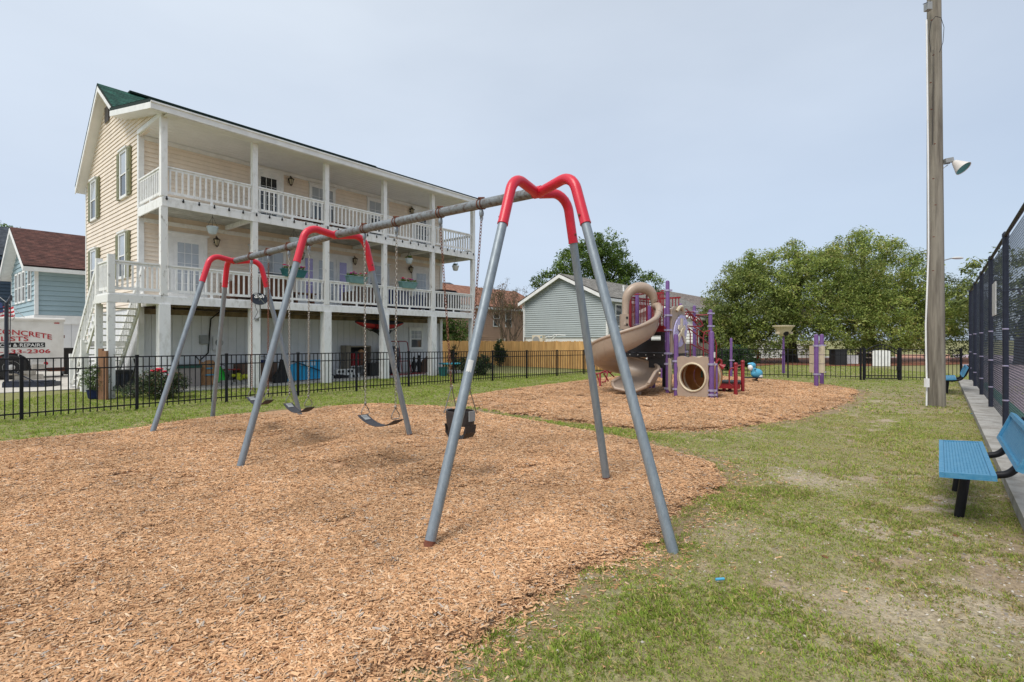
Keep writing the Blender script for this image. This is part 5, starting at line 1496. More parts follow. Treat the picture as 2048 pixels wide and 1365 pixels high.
# red hand rails, stairs, climbers
def rail(pts, r=0.019, name='hand_rail', mat=m_pred): return MB().tube([Vector(p) for p in pts], r, 8).build(name, mat, ps)
rail([P(1370, 655, 15.6), P(1376, 656, 15.6), P(1420, 690, 16.3)])
rail([P(1370, 657, 15.6), P(1378, 660, 15.6), P(1380.5, 668, 15.6), P(1380.5, 720, 15.6)])
rail([P(1381, 688, 15.7), P(1420, 708, 16.3)])
rail([P(1388, 655, 17.0), P(1393, 657, 17.0), P(1430, 680, 17.4), P(1432.5, 688, 17.4), P(1432.5, 745, 17.4)])
rail([P(1394, 660, 17), P(1395, 690, 17), P(1398, 693, 17), P(1431, 709, 17.4)])
rail([P(1407, 716, 16.8), P(1407, 672, 16.8), P(1410, 664, 16.8), P(1420, 661.5, 16.8)])
rail([P(1419, 662, 16.4), P(1419, 760, 16.4)])
rail([P(1433, 690, 14.6), P(1432, 745, 14.6)], 0.017)
for k in range(4):
    c = P(1388 + k * 11, 716 + k * 11, 16.3 + 0.2 * k)
    MB().cbox(c, (0.7, 0.32, 0.06)).build('step', m_black2, ps)
rail([P(1363, 625, 17), P(1389, 624.5, 18)], 0.024, 'overhead_bar'); rail([P(1390, 631, 18), P(1419, 630, 17.2)], 0.024, 'overhead_bar')
for k in range(3):
    pts = []
    for j in range(25):
        w = j / 24
        pts.append(P(1365 + 36 * w + 3 * k, 627 + 22 * w ** 1.3 + 9 * math.sin(w * 9 + k * 2.1) * (1 - w * 0.3), 16.9 + 0.5 * w))
    rail(pts, 0.017, 'loop_climber')
rail([P(1366, 628, 17), P(1385, 632, 17.2), P(1402, 644, 17.3), P(1405, 650, 17.3), P(1402, 654, 17.3), P(1370, 652, 17)], 0.02, 'loop_climber')
# left side red arch climber and low balance bars
for k in range(3):
    pts = [P(1250 + 24 * w, 706 - 24 * w ** 0.6 + k * 8 * w, 16.3 + k * 0.25) for w in [j / 10 for j in range(11)]]
    rail(pts, 0.022, 'arch_climber')
rail([P(1250, 708, 16.3), P(1262, 692, 16.4), P(1272, 684, 16.4)], 0.022, 'arch_climber'); rail([P(1255, 690, 16.4), P(1268, 706, 16.4), P(1274, 708, 16.4)], 0.022, 'arch_climber')
bal = [P(1183, 748, 16.9), P(1198, 747.5, 16.8), P(1212, 742, 16.7), P(1223, 733, 16.6), P(1228, 728, 16.5)]
rail(bal, 0.03, 'balance_bar')
rail([P(1209, 746, 17.6), P(1222, 744, 17.5), P(1238, 737, 17.4)], 0.03, 'balance_bar')
rail([P(1200, 748, 16.8), P(1200, 778.5, 16.35)], 0.032, 'balance_leg')
rail([P(1193, 748, 16.85), P(1199, 765, 16.75)], 0.024, 'balance_leg')
rail([P(1203, 765, 16.7), P(1211, 764, 16.7), P(1213, 757, 16.8), P(1215, 746, 17.0)], 0.022, 'balance_leg')
rail([P(1207, 747, 16.75), P(1217, 763, 16.8)], 0.024, 'balance_leg'); rail([P(1214, 741, 16.7), P(1228, 754, 16.9)], 0.022, 'balance_leg')
# second, straight slide and climbing wall at the back
s2 = MB()
pA, pB = P(1300, 702, 17.6), P(1272, 722, 18.4)
s2.tube([pA + Vector((0.25, 0, 0.15)), pA, pB, pB + Vector((-0.25, 0.2, -0.3))], 0.13, 10).build('back_slide', m_tan, ps)
MB().tube([P(1303, 715, 18), P(1306, 745, 18), P(1301, 775, 18.4)], 0.10, 8).build('back_slide', m_tan, ps)
cw = MB().prism([P(1311, 725, 20.6), P(1328, 722, 20.6), P(1329, 756, 20.6), P(1312, 756, 20.6)], (0.05, 0.12, 0)).build('climbing_wall', m_beigebox, ps)
for k in range(9):
    MB().ell(P(1314 + (k % 3) * 5.5, 730 + (k // 3) * 8.5, 20.55), (0.06, 0.05, 0.05), 8, 5).build('climbing_hold', m_tan2, cw)
MB().lathe([(0.045, -0.05), (0.045, 1.7), (0.001, 1.73)], (5.87, 20.4, 0), 10).build('post', m_purple, ps)
MB().tube([P(1255, 682, 16.5), P(1268, 668, 16.8), P(1278, 690, 17), P(1262, 716, 16.8)], 0.05, 8).build('rock_climber', m_beigebox, ps)
# transfer station: low black deck with red posts
td = frame(P(1428, 763, 15.2) * Vector((1, 1, 0)), (0.9, -0.42, 0))
MB(td).box(0, -0.35, 0.32, 0.72, 0.35, 0.37).build('transfer_deck', m_black2, ps)
MB(td).box(0.02, -0.33, 0.17, 0.70, 0.33, 0.319).build('transfer_skirt', m_pred, ps)
for a_, b_ in ((0.28, -0.15), (0.42, 0.15)): MB(td).tube([(a_, b_, -0.05), (a_, b_, 0.2)], 0.05, 10).build('transfer_leg', m_pred, ps)
for px_, base, tz in ((1471.4, 794.3, 0.90), (1485.5, 788, 0.93)):
    g = G(px_, base)
    o = post(g.x, g.y, tz, 0.05, mat=m_pred, name='grab_post')
    MB().ell((g.x, g.y, tz - 0.02), 0.06, 10, 6).build('post_cap', m_pred, o)
    MB().tube([g + Vector((0, 0, tz - 0.12)), g + Vector((-0.10, 0.05, tz - 0.12)), g + Vector((-0.15, 0.06, tz - 0.2)), g + Vector((-0.15, 0.06, 0.36)), g + Vector((-0.02, 0.02, 0.26))], 0.02, 8).build('grab_loop', m_pred, o)
# talk tube on a thin purple post
tt_ = G(1433.5, 802.8)
post(tt_.x, tt_.y, 0.95, 0.026)
hn_ = MB().tube([tt_ + Vector((-0.02, 0, 0.92)), tt_ + Vector((0.0, 0, 1.0)), tt_ + Vector((0.05, 0, 1.06)), tt_ + Vector((0.11, 0, 1.03)), tt_ + Vector((0.12, 0, 0.95)), tt_ + Vector((0.07, 0, 0.90))], 0.032, 8)
hn_.lathe([(0.03, 0), (0.05, 0.05), (0.085, 0.12), (0.07, 0.13), (0.001, 0.10)], tt_ + Vector((0.07, 0, 0.92)), 12, (0.75, -0.3, -0.5)).build('talk_tube', m_pred, ps)
MB().bar(Cc + Vector((0.05, -0.05, 1.1)), Cc + Vector((0.05, -0.05, 1.24)), 0.04, 0.01, (0, 1, 0)).build('label_plate', m_sign, ps)

# separate play posts, panels, ball funnel, spring rider
o = thing('play_post', G(1462.4, 756.6), 'single slim purple post standing alone near the back fence', 'post')
post(o.location.x, o.location.y, 1.63, 0.05, rings=(0.72,), parent=o)
tw = thing('spinner_panel', G(1637, 775), 'two purple posts holding a column of three tan game blocks', 'play panel')
p1, p2 = G(1632.6, 778), G(1643.5, 771.7)
post(p1.x, p1.y, 1.73, 0.065, rings=(1.36, 0.46), parent=tw); post(p2.x, p2.y, 1.75, 0.065, rings=(1.36, 0.46), parent=tw)
v_ = (p2 - p1).normalized()
for k in range(3):
    z0_ = 0.50 + k * 0.29
    vs_ = frame(p1 + Vector((0.13, -0.02, 0)), (1, 0.05, 0))
    MB(vs_).prism([(-0.17, 0.10, z0_), (-0.10, 0.075, z0_), (0.13, 0.075, z0_), (0.20, 0.10, z0_), (0.26, 0.42, z0_), (-0.08, 0.46, z0_)], (0, 0, 0.275)).build('game_block', m_tan2, tw)
fn = thing('ball_funnel', G(1567, 746.5), 'tan ball funnel on a slim purple pole beyond the black fence', 'ball funnel')
g = G(1567, 746.5)
MB().tube([g - Vector((0, 0, 0.05)), g + Vector((0, 0, 1.75))], 0.045, 10).build('pole', m_purple, fn)
MB().tube([g - Vector((0, 0, 0.02)), g + Vector((0, 0, 1.0))], 0.065, 10).build('pole_sleeve', m_purple, fn)
fz = 1.72
fm = MB().lathe([(0.14, 0.0), (0.20, 0.04), (0.30, 0.2), (0.40, 0.40), (0.47, 0.44), (0.48, 0.50), (0.44, 0.50), (0.38, 0.38), (0.16, 0.05), (0.001, 0.04)], g + Vector((0, 0, fz)), 24).build('funnel', m_tan2, fn)
MB().lathe([(0.12, -0.02), (0.12, 0.012), (0.001, 0.013)], g + Vector((0.0, -0.24, fz + 0.11)), 16, (0, -0.87, -0.5)).build('ball_hole', m_dark, fm)
for s_ in (-1, 1): MB().cbox(g + Vector((s_ * 0.30, -0.05, fz + 0.15)), (0.12, 0.2, 0.10)).build('funnel_ear', m_tan2, fm)
sr = thing('spring_rider', G(1510, 767.5), 'light blue spring rider with a white-faced animal head by the back fence', 'spring rider')
g = G(1510, 767.5)
cg = [g + Vector((0.09 * math.cos(k * 0.7), 0.09 * math.sin(k * 0.7), 0.01 + 0.006 * k)) for k in range(30)]
MB().tube(cg, 0.014, 6).build('spring', m_black, sr)
MB().cbox(g + Vector((-0.12, 0, 0.21)), (0.62, 0.3, 0.03)).build('foot_board', m_black2, sr)
MB().ell(g + Vector((0.06, 0, 0.36)), (0.21, 0.15, 0.17), 14, 9).tube([g + Vector((-0.04, 0, 0.44)), g + Vector((-0.10, 0, 0.58))], [0.11, 0.085], 10).build('body', m_ltblue, sr)
MB().ell(g + Vector((-0.10, 0, 0.64)), (0.13, 0.11, 0.11), 12, 8).ell(g + Vector((-0.17, 0, 0.69)), (0.09, 0.09, 0.05), 10, 6).build('head', m_ltblue, sr)
MB().ell(g + Vector((-0.17, -0.02, 0.57)), (0.085, 0.10, 0.12), 10, 7).build('face', m_white, sr)
MB().tube([g + Vector((-0.06, -0.2, 0.50)), g + Vector((-0.06, 0.2, 0.50))], 0.015, 6).build('handle', m_black, sr)
MB().ell(g + Vector((0.16, -0.1, 0.25)), (0.08, 0.05, 0.06), 8, 6).build('foot', m_sign, sr)
# ------------------------------------------------------------------ driveway, roads, far ground pieces
def flat(name, pts, z, mat, th=0.02):
    MB().prism([Vector((p[0], p[1], z - th)) for p in pts], (0, 0, th)).build(name, mat, None, kind='structure')
flat('driveway', [G(-160, 795), G(90, 782), G(165, 778), G(285, 771), G(330, 764), (-13, 24), (-24, 40), (-40, 40), (-40, 12)], 0.012, m_slab)
flat('road', [(4, 46), (60, 30), (64, 38), (6, 56)], 0.01, m_road)
flat('mulch_bed', [G(1440, 736), G(1560, 730), G(1700, 733), G(1860, 731), G(1960, 728), G(1960, 716), G(1700, 716), G(1440, 718)], 0.02, m_redmulch)
flat('brick_path', [G(1800, 727), G(1900, 726), G(1900, 710), G(1790, 710)], 0.032, m_brick)

# ------------------------------------------------------------------ background houses
def simple_house(root, o, L, Wd, zw0, zw1, zr, wallmat, roofmat, trim, ov=0.35, gable_boards=True, row=0.16, side_boards=True, ridge=None, base=None, basemat=None, a=D1):
    """ridge along local x; o = near gable corner on the side facing the camera"""
    fr = frame(o, a)
    ridge = ridge if ridge is not None else Wd / 2
    g = MB(fr).box(0.02, 0.02, zw0, L - 0.02, Wd - 0.02, zw1).build('wall', wallmat, root)
    gp = [(0, zw0), (Wd, zw0), (Wd, zw1), (ridge, zr - 0.12), (0, zw1)]
    ge = MB(fr).prism([(0.0, s, z) for s, z in gp], (0.1, 0, 0)).build('gable', wallmat, root)
    MB(fr).prism([(L - 0.1, s, z) for s, z in gp], (0.1, 0, 0)).build('gable', wallmat, root)
    if gable_boards: clap(ge, fr, gp, wallmat, lambda u, off, z: (-off, u, z), zw0, zr - 0.13, row, gap=0.022, thick=0.045)
    if side_boards: clap(g, fr, [(0, zw0), (L, zw0), (L, zw1), (0, zw1)], wallmat, lambda u, off, z: (u, 0.02 - off, z), zw0, zw1, row, gap=0.022, thick=0.045)
    sl = (zr - zw1) / ridge; sl2 = (zr - zw1) / (Wd - ridge)
    f = lambda x, y, z: fr @ Vector((x, y, z))
    roof_slab('roof', roofmat, root, f(-ov, -ov, zw1 - ov * sl + 0.1), f(L + ov, -ov, zw1 - ov * sl + 0.1), f(L + ov, ridge, zr + 0.1), f(-ov, ridge, zr + 0.1), 0.08, 0.17)
    roof_slab('roof', roofmat, root, f(L + ov, Wd + ov, zw1 - ov * sl2 + 0.1), f(-ov, Wd + ov, zw1 - ov * sl2 + 0.1), f(-ov, ridge, zr + 0.1), f(L + ov, ridge, zr + 0.1), 0.08, 0.17)
    if trim:
        for (s0, z0), (s1, z1) in (((-ov, zw1 - ov * sl), (ridge, zr)), ((ridge, zr), (Wd + ov, zw1 - ov * sl2))):
            MB(fr).prism([(-ov - 0.02, s0, z0 + 0.03), (-ov - 0.02, s1, z1 + 0.03), (-ov - 0.02, s1, z1 - 0.2), (-ov - 0.02, s0, z0 - 0.2)], (0.03, 0, 0)).build('rake_board', trim, root)
            MB(fr).prism([(-ov + 0.012, s0, z0 - 0.06), (-ov + 0.012, s1, z1 - 0.06), (-ov + 0.012, s1, z1 - 0.1), (-ov + 0.012, s0, z0 - 0.1)], (ov + 0.02, 0, 0)).build('rake_soffit', trim, root)
        MB(fr).box(-ov, -ov - 0.03, zw1 - ov * sl - 0.16, L + ov, -ov, zw1 - ov * sl + 0.03).build('fascia', trim, root)
        MB(fr).box(-ov + 0.02, -ov + 0.01, zw1 - ov * sl - 0.13, L + ov, 0.0, zw1 - ov * sl - 0.10).build('soffit', trim, root)
        for (x, y) in ((0, 0), (0, Wd), (L, 0)):
            MB(fr).box(x - 0.04, y - 0.06, zw0, x + 0.10, y + 0.06, zw1 - 0.02).build('corner_trim', trim, root)
    return fr
def win(fr, root, plane, u, z0, z1, w, mat=m_glass, trim=m_white, two=True):
    "plane 'g': gable x=0; plane 's': side y=0"
    pt = (lambda a, off, z: (-off, a, z)) if plane == 'g' else (lambda a, off, z: (a, -off, z))
    def bx(a0, a1, o0, o1, za, zb, mb):
        c = [pt(a, o_, z) for a in (a0, a1) for o_ in (o0, o1) for z in (za, zb)]
        return mb.box(*[min(v[i] for v in c) for i in range(3)], *[max(v[i] for v in c) for i in range(3)])
    a, b = u - w / 2, u + w / 2; t = 0.09
    m_ = MB(fr)
    bx(a - t, a, 0.03, 0.08, z0 - t, z1 + t, m_); bx(b, b + t, 0.03, 0.08, z0 - t, z1 + t, m_); bx(a, b, 0.03, 0.08, z1, z1 + t, m_); bx(a, b, 0.03, 0.08, z0 - t, z0, m_)
    o = m_.build('window', trim, root)
    zm = (z0 + z1) / 2
    bx(a, b, 0.03, 0.045, z0, z1, MB(fr)).build('pane', mat, o)
    if two: bx(a, b, 0.046, 0.07, zm - 0.025, zm + 0.025, MB(fr)).build('sash_rail', trim, o)
    return o

# pale blue house behind the trailer
bo = Vector(((71 - CX) / F * 25, 25, 0))
bh = thing('house', bo + D1 * 4 + D2 * 3, 'pale blue house with a brown shingle roof behind the white trailer', 'house')
bf = simple_house(bh, bo, 11, 6.8, 2.75, 5.25, 7.25, m_bluesid, m_rbrown, m_white, 0.5, row=0.24)
gv = MB(bf).box(0.02, 0.02, 0.0, 10.9, 6.7, 2.35).build('ground_floor_wall', m_board, bh)
mev = MB().box(0.01, -0.03, 0, 0.29, 0, 2.3).mesh('vertical_board', m_board)
for k in range(34): inst('vertical_board', mev, gv, bf @ Vector((0.1 + k * 0.31, 0.02, 0.02)), (0, 0, ang))
MB(bf).box(-0.06, -0.06, 2.32, 11, 6.85, 2.74).build('band_board', m_white, bh)
for s_ in (1.15, 2.75, 3.85, 4.95): win(bf, bh, 'g', s_, 3.55, 5.0, 0.62)
# slate house at the very edge
so = Vector((-30.5, 29.5, 0))
sh = thing('house', so + Vector((-3, 4, 0)), 'dark slate-blue house cut off at the left edge of the view', 'house')
sf = simple_house(sh, so, 9, 7, 0, 6.6, 8.6, m_slate, m_rslate, m_slate, 0.5, row=0.2)
# grey-green house behind the cedar fence
go_ = Vector(((1214 - CX) / F * 33.7, 33.7, 0))
gh = thing('house', go_ + D1 * 5 + D2 * 3, 'grey-green sided one-storey house with a light gable behind the cedar fence', 'house')
ghf = simple_house(gh, go_, 17.5, 6.75, 1.72, 4.35, 6.0, m_greysid, m_rgrey, m_white, 0.35, row=0.145, ridge=3.5)
MB(ghf).box(0.03, 0.03, 0, 17.4, 6.7, 1.7).build('foundation', m_paleren, gh)
for x_ in (1.5, 4.2, 7.4, 12.0): win(ghf, gh, 's', x_, 2.5, 3.85, 0.8, m_glass)
for k in range(2): MB(ghf).lathe([(0.07, 0), (0.07, 0.45), (0.09, 0.46), (0.09, 0.55), (0.001, 0.56)], (5 + 4 * k, 1.4, 5.0), 10).build('roof_vent', m_white, gh)
MB(ghf).tube([(0.0, 6.9, 4.1), (-0.1, 6.85, 3.8), (-0.07, 6.78, 3.6), (-0.07, 6.78, 0.3)], 0.05, 8).build('downspout', m_white, gh)
MB(ghf).tube([(0.1, -0.3, 4.02), (-0.15, -0.2, 3.9), (-0.06, -0.1, 3.7), (-0.06, -0.1, 0.3)], 0.05, 8).build('downspout', m_white, gh)
ac = thing('air_conditioner', P(1078, 684, 36.5), 'cream heat-pump unit on the wall just above the cedar fence', 'air conditioner')
c = P(1078, 683, 36.2)
acf = frame(c, -D2)
MB(acf).box(-0.45, -0.2, -0.3, 0.45, 0.15, 0.42).build('casing', m_creampl, ac)
MB(acf).lathe([(0.29, 0), (0.28, 0.02), (0.001, 0.021)], (-0.1, -0.205, 0.05), 20, (0, -1, 0)).build('fan_grille', m_bgray, ac)
MB(acf).box(0.27, -0.206, 0.25, 0.4, -0.201, 0.34).build('badge', m_blue, ac)
MB(acf).tube([(0.5, -0.0, 0.2), (0.8, -0.02, 0.35), (1.1, -0.02, 0.3), (1.3, 0.0, 0.45), (2.2, 0.0, 0.4)], 0.03, 6).tube([(0.5, -0.02, 0.0), (0.9, -0.02, -0.1), (1.2, -0.02, 0.2), (1.5, -0.02, 0.4)], 0.025, 6).build('pipe', m_white, ac)
# peach two-storey house
po = Vector((-5.6, 40.0, 0))
ph = thing('house', po + D1 * 5 + D2 * 3, 'peach sided two-storey house with an orange-brown roof behind bare twigs', 'house')
pf = simple_house(ph, po, 14, 8, 0, 4.45, 6.4, m_peach, m_rorange, m_white, 0.35, row=0.16)
for px_ in (992, 1016): 
    u = (px_ - CX) / F; t_ = (u * po.y - po.x) / (D1.x - u * D1.y)
    win(pf, ph, 's', t_, 2.75, 4.0, 0.72)
u = (1003 - CX) / F; t_ = (u * po.y - po.x) / (D1.x - u * D1.y)
win(pf, ph, 's', t_, 0.5, 1.55, 0.6)
MB(pf).box(0.6, -0.04, 0, 4.2, 0.0, 1.75).build('garage_door', m_truck, ph)
MB(pf).box(-0.6, -0.9, 1.8, 4.6, 0.0, 1.95).build('garage_canopy', m_peach, ph)
# dark hip-roofed house
do = Vector((-10.5, 56, 0))
dh = thing('house', do + Vector((2.5, 4, 0)), 'far brick house whose dark slate roof shows past the porch end', 'house')
df = frame(do, (1, -0.12, 0))
MB(df).box(0, 0, 0, 6.4, 8, 6.2).build('wall', m_brick, dh)
q = lambda x, y, z: df @ Vector((x, y, z))
roof_slab('roof', m_rslate, dh, q(-0.5, -0.5, 6.1), q(6.9, -0.5, 6.1), q(3.0, 3.6, 8.05), q(-0.4, 3.6, 8.15))
roof_slab('roof', m_rslate, dh, q(6.9, -0.5, 6.1), q(6.9, 8.5, 6.1), q(3.0, 4.4, 8.05), q(3.0, 3.6, 8.05))
roof_slab('roof', m_rslate, dh, q(6.9, 8.5, 6.1), q(-0.5, 8.5, 6.1), q(-0.4, 4.4, 8.15), q(3.0, 4.4, 8.05))
MB(df).box(-0.55, -0.56, 5.75, 6.95, -0.5, 6.1).build('fascia', m_sign, dh)
# cream and taupe house further back on the right
ro = Vector(((1368 - CX) / F * 52, 52, 0))
rh = thing('house', ro + D1 * 4 + D2 * 2, 'cream house with a taupe roof rising behind the play set', 'house')
rf = simple_house(rh, ro, 16, 6.2, 0, 5.0, 6.75, m_beigesid, m_rtaupe, m_white, 0.35, row=0.2)
ho = Vector(((1388 - CX) / F * 34, 34, 0))
sh2 = thing('shed', ho, 'pale grey shed building with a low porch half hidden by the oaks', 'shed')
sf2 = simple_house(sh2, ho, 5, 5, 0, 3.1, 4.0, m_paleren, m_rgrey, m_white, 0.3, row=0.2)
win(sf2, sh2, 's', 1.2, 1.2, 2.2, 0.9)
MB(sf2).box(0.4, -0.04, 0.9, 2.6, -0.01, 1.25).build('dark_opening', m_dark, sh2)
# low white walls and panels beyond the fence
wl1 = thing('garden_wall', Vector((14, 47, 0)), 'long pale roadside wall glimpsed under the oak branches', 'wall')
MB().bar(Vector((8, 49, 0.55)), Vector((26, 44, 0.55)), 0.3, 1.1).bar(Vector((8, 49, 1.13)), Vector((26, 44, 1.13)), 0.4, 0.06).build('wall_face', m_paleren, wl1)
wp = thing('white_panel', G(1764, 733), 'tall white slatted panel seen through the arched gate', 'panel')
a_, b_ = G(1746, 732.6), G(1781, 733)
for k in range(7):
    p = a_.lerp(b_, k / 7); q_ = a_.lerp(b_, (k + 0.93) / 7)
    MB().prism([p, q_, q_ + Vector((0, 0, 0.90 + 0.03 * math.sin(math.pi * (k + 1) / 7))), p + Vector((0, 0, 0.90 + 0.03 * math.sin(math.pi * k / 7)))], (0, 0.05, 0)).build('slat', m_white, wp)
MB().bar(a_ + Vector((0, 0.08, 0.7)), b_ + Vector((0, 0.08, 0.7)), 0.05, 0.08).build('rail', m_white, wp)
wp2 = thing('white_panel', G(1703, 729), 'lower white boarded panel left of the arched gate', 'panel')
a_, b_ = G(1690, 728.5), G(1717, 728.8)
for k in range(5):
    p = a_.lerp(b_, k / 5); q_ = a_.lerp(b_, (k + 0.94) / 5)
    MB().prism([p, q_, q_ + Vector((0, 0, 0.60)), p + Vector((0, 0, 0.60))], (0, 0.05, 0)).build('slat', m_white, wp2)
tb = thing('picnic_table', G(1730, 729), 'beige picnic table between two white panels beyond the gate', 'table')
c = G(1731, 728)
MB().cbox(c + Vector((0, 0, 0.72)), (1.0, 0.8, 0.06)).build('table_top', m_beigesid, tb)
for s_ in (-0.35, 0.35): MB().cbox(c + Vector((s_, 0, 0.35)), (0.08, 0.6, 0.7)).build('leg', m_greywood, tb)
for y_ in (-0.6, 0.6): MB().cbox(c + Vector((0, y_, 0.42)), (1.0, 0.25, 0.05)).build('bench_seat', m_greywood, tb)
gr_ = thing('trash_bin', G(1676, 731), 'black square bin standing under the oaks beyond the fence', 'bin')
c = G(1676, 731)
MB().cbox(c + Vector((0, 0, 0.45)), (0.72, 0.6, 0.9)).build('bin_body', m_black2, gr_)
MB().cbox(c + Vector((0, 0, 0.94)), (0.8, 0.68, 0.07)).build('lid', m_black2, gr_)
hy = thing('fire_hydrant', G(1516, 721), 'small red fire hydrant beyond the fence at the mulch edge', 'hydrant')
c = G(1516, 721)
MB().lathe([(0.16, 0), (0.16, 0.05), (0.11, 0.06), (0.11, 0.5), (0.15, 0.52), (0.15, 0.56), (0.10, 0.66), (0.03, 0.72), (0.03, 0.78), (0.001, 0.79)], c, 12).build('barrel', m_hydr, hy)
for s_ in (-1, 1): MB().lathe([(0.055, 0), (0.055, 0.1), (0.001, 0.1)], c + Vector((s_ * 0.08, 0, 0.42)), 8, (s_, 0, 0)).build('outlet', m_hydr, hy)
so_ = thing('stop_sign', G(1517, 713), 'round red road sign on a thin post beyond the fence', 'sign')
c = G(1517, 713)
MB().tube([c, c + Vector((0, 0, 1.95))], 0.03, 8).build('sign_post', m_bgray, so_)
MB().lathe([(0.30, 0), (0.30, 0.02), (0.001, 0.02)], c + Vector((0, -0.04, 1.75)), 8, (0, -1, 0)).build('sign_face', m_hydr, so_)
bn2 = thing('wheelie_bin', G(1471, 727), 'teal wheeled bin behind the fence near the lone purple post', 'bin')
c = G(1471, 727)
MB().prism([c + Vector((-0.28, -0.3, 0.05)), c + Vector((0.28, -0.3, 0.05)), c + Vector((0.34, -0.34, 1.15)), c + Vector((-0.34, -0.34, 1.15))], (0, 0.62, 0)).build('bin_body', m_cyan, bn2)
MB().cbox(c + Vector((0, 0, 1.19)), (0.74, 0.72, 0.08)).build('lid', m_cyan, bn2)
ed = thing('guardrail_post', G(1545, 716), 'pale leaning white frame under the oaks by the road', 'frame')
c = G(1545, 716)
MB().bar(c + Vector((-0.4, 0, 0)), c + Vector((-0.1, 0, 2.4)), 0.12, 0.12).bar(c + Vector((0.5, 0, 0)), c + Vector((0.35, 0, 2.4)), 0.1, 0.1).build('upright', m_paleren, ed)
MB().bar(c + Vector((-0.45, 0, 0.2)), c + Vector((0.4, 0, 2.2)), 0.1, 0.1).build('brace', m_paleren, ed)
MB().bar(c + Vector((-0.3, 0.1, 2.3)), c + Vector((0.5, 0.1, 2.3)), 0.1, 0.1).build('crosspiece', m_paleren, ed)
# building and hedge seen through the court mesh
cb_ = thing('clubhouse', TF @ Vector((30, -9, 0)), 'pale mottled building seen through the court mesh', 'building')
cbf = frame(TF @ Vector((27, -5.5, 0)), -D2)
MB(cbf).box(0, 0, 0, 26, 6, 3.3).build('wall', m_sign, cb_)
MB(cbf).box(-0.4, -0.4, 3.31, 26.4, 6.4, 3.55).build('roof', m_bgray, cb_)
for k in range(7): MB(cbf).box(1.5 + k * 3.4, -0.05, 1.3, 2.3 + k * 3.4, -0.005, 2.3).build('window', m_blind, cb_)

# ------------------------------------------------------------------ trees and shrubs
def leaves(g, centers, rad, per, size, cols, flat=0.75, droop=0.0):
    n = len(centers) * per
    c = np.repeat(centers, per, 0); r = np.repeat(rad, per)
    d = g.normal(0, 1, (n, 3)); d /= np.linalg.norm(d, axis=1)[:, None]
    u = g.random(n) ** 0.45
    p = c + d * (r * u)[:, None] * np.array([1, 1, flat])
    a = g.normal(0, 1, (n, 3)) + np.array([0, 0, 0.1]); a /= np.linalg.norm(a, axis=1)[:, None]
    nn = d * 0.8 + g.normal(0, 0.6, (n, 3)) + np.array([0, 0, 0.7]); nn /= np.linalg.norm(nn, axis=1)[:, None]
    t = np.cross(nn, a); t /= np.linalg.norm(t, axis=1)[:, None]; b = np.cross(nn, t)
    s = size * (0.55 + 0.9 * g.random(n))
    L = t * s[:, None]; Wd = b * (s * 0.42)[:, None]
    bend = nn * (s * 0.18)[:, None]
    V = np.stack([p - L * 0.5, p + Wd * 0.5 - bend * 0.1, p + L * 0.5 - bend, p - Wd * 0.5 - bend * 0.1], 1)
    ti = np.repeat(g.random(len(centers)), per)
    k = np.clip(0.45 * ti + 0.55 * g.random(n), 0, 1)
    i = np.minimum((k * len(cols)).astype(int), len(cols) - 1)
    cc = np.array(cols)[i] * (0.75 + 0.5 * g.random(n))[:, None]
    return V, cc
def crown_mesh(name, V, cc, parent, kind=None):
    n = len(V)
    f = np.arange(n * 4).reshape(n, 4)
    return npmesh(name, V.reshape(-1, 3), f, 4, m_leaf, np.repeat(cc, 4, 0), parent=parent, kind=kind)
m_leaf = thin(M('leaf', (0.95, 0.95, 0.95), 0.5, 0.1, 3.0, spec=0.3, attr='col'), 0.35)
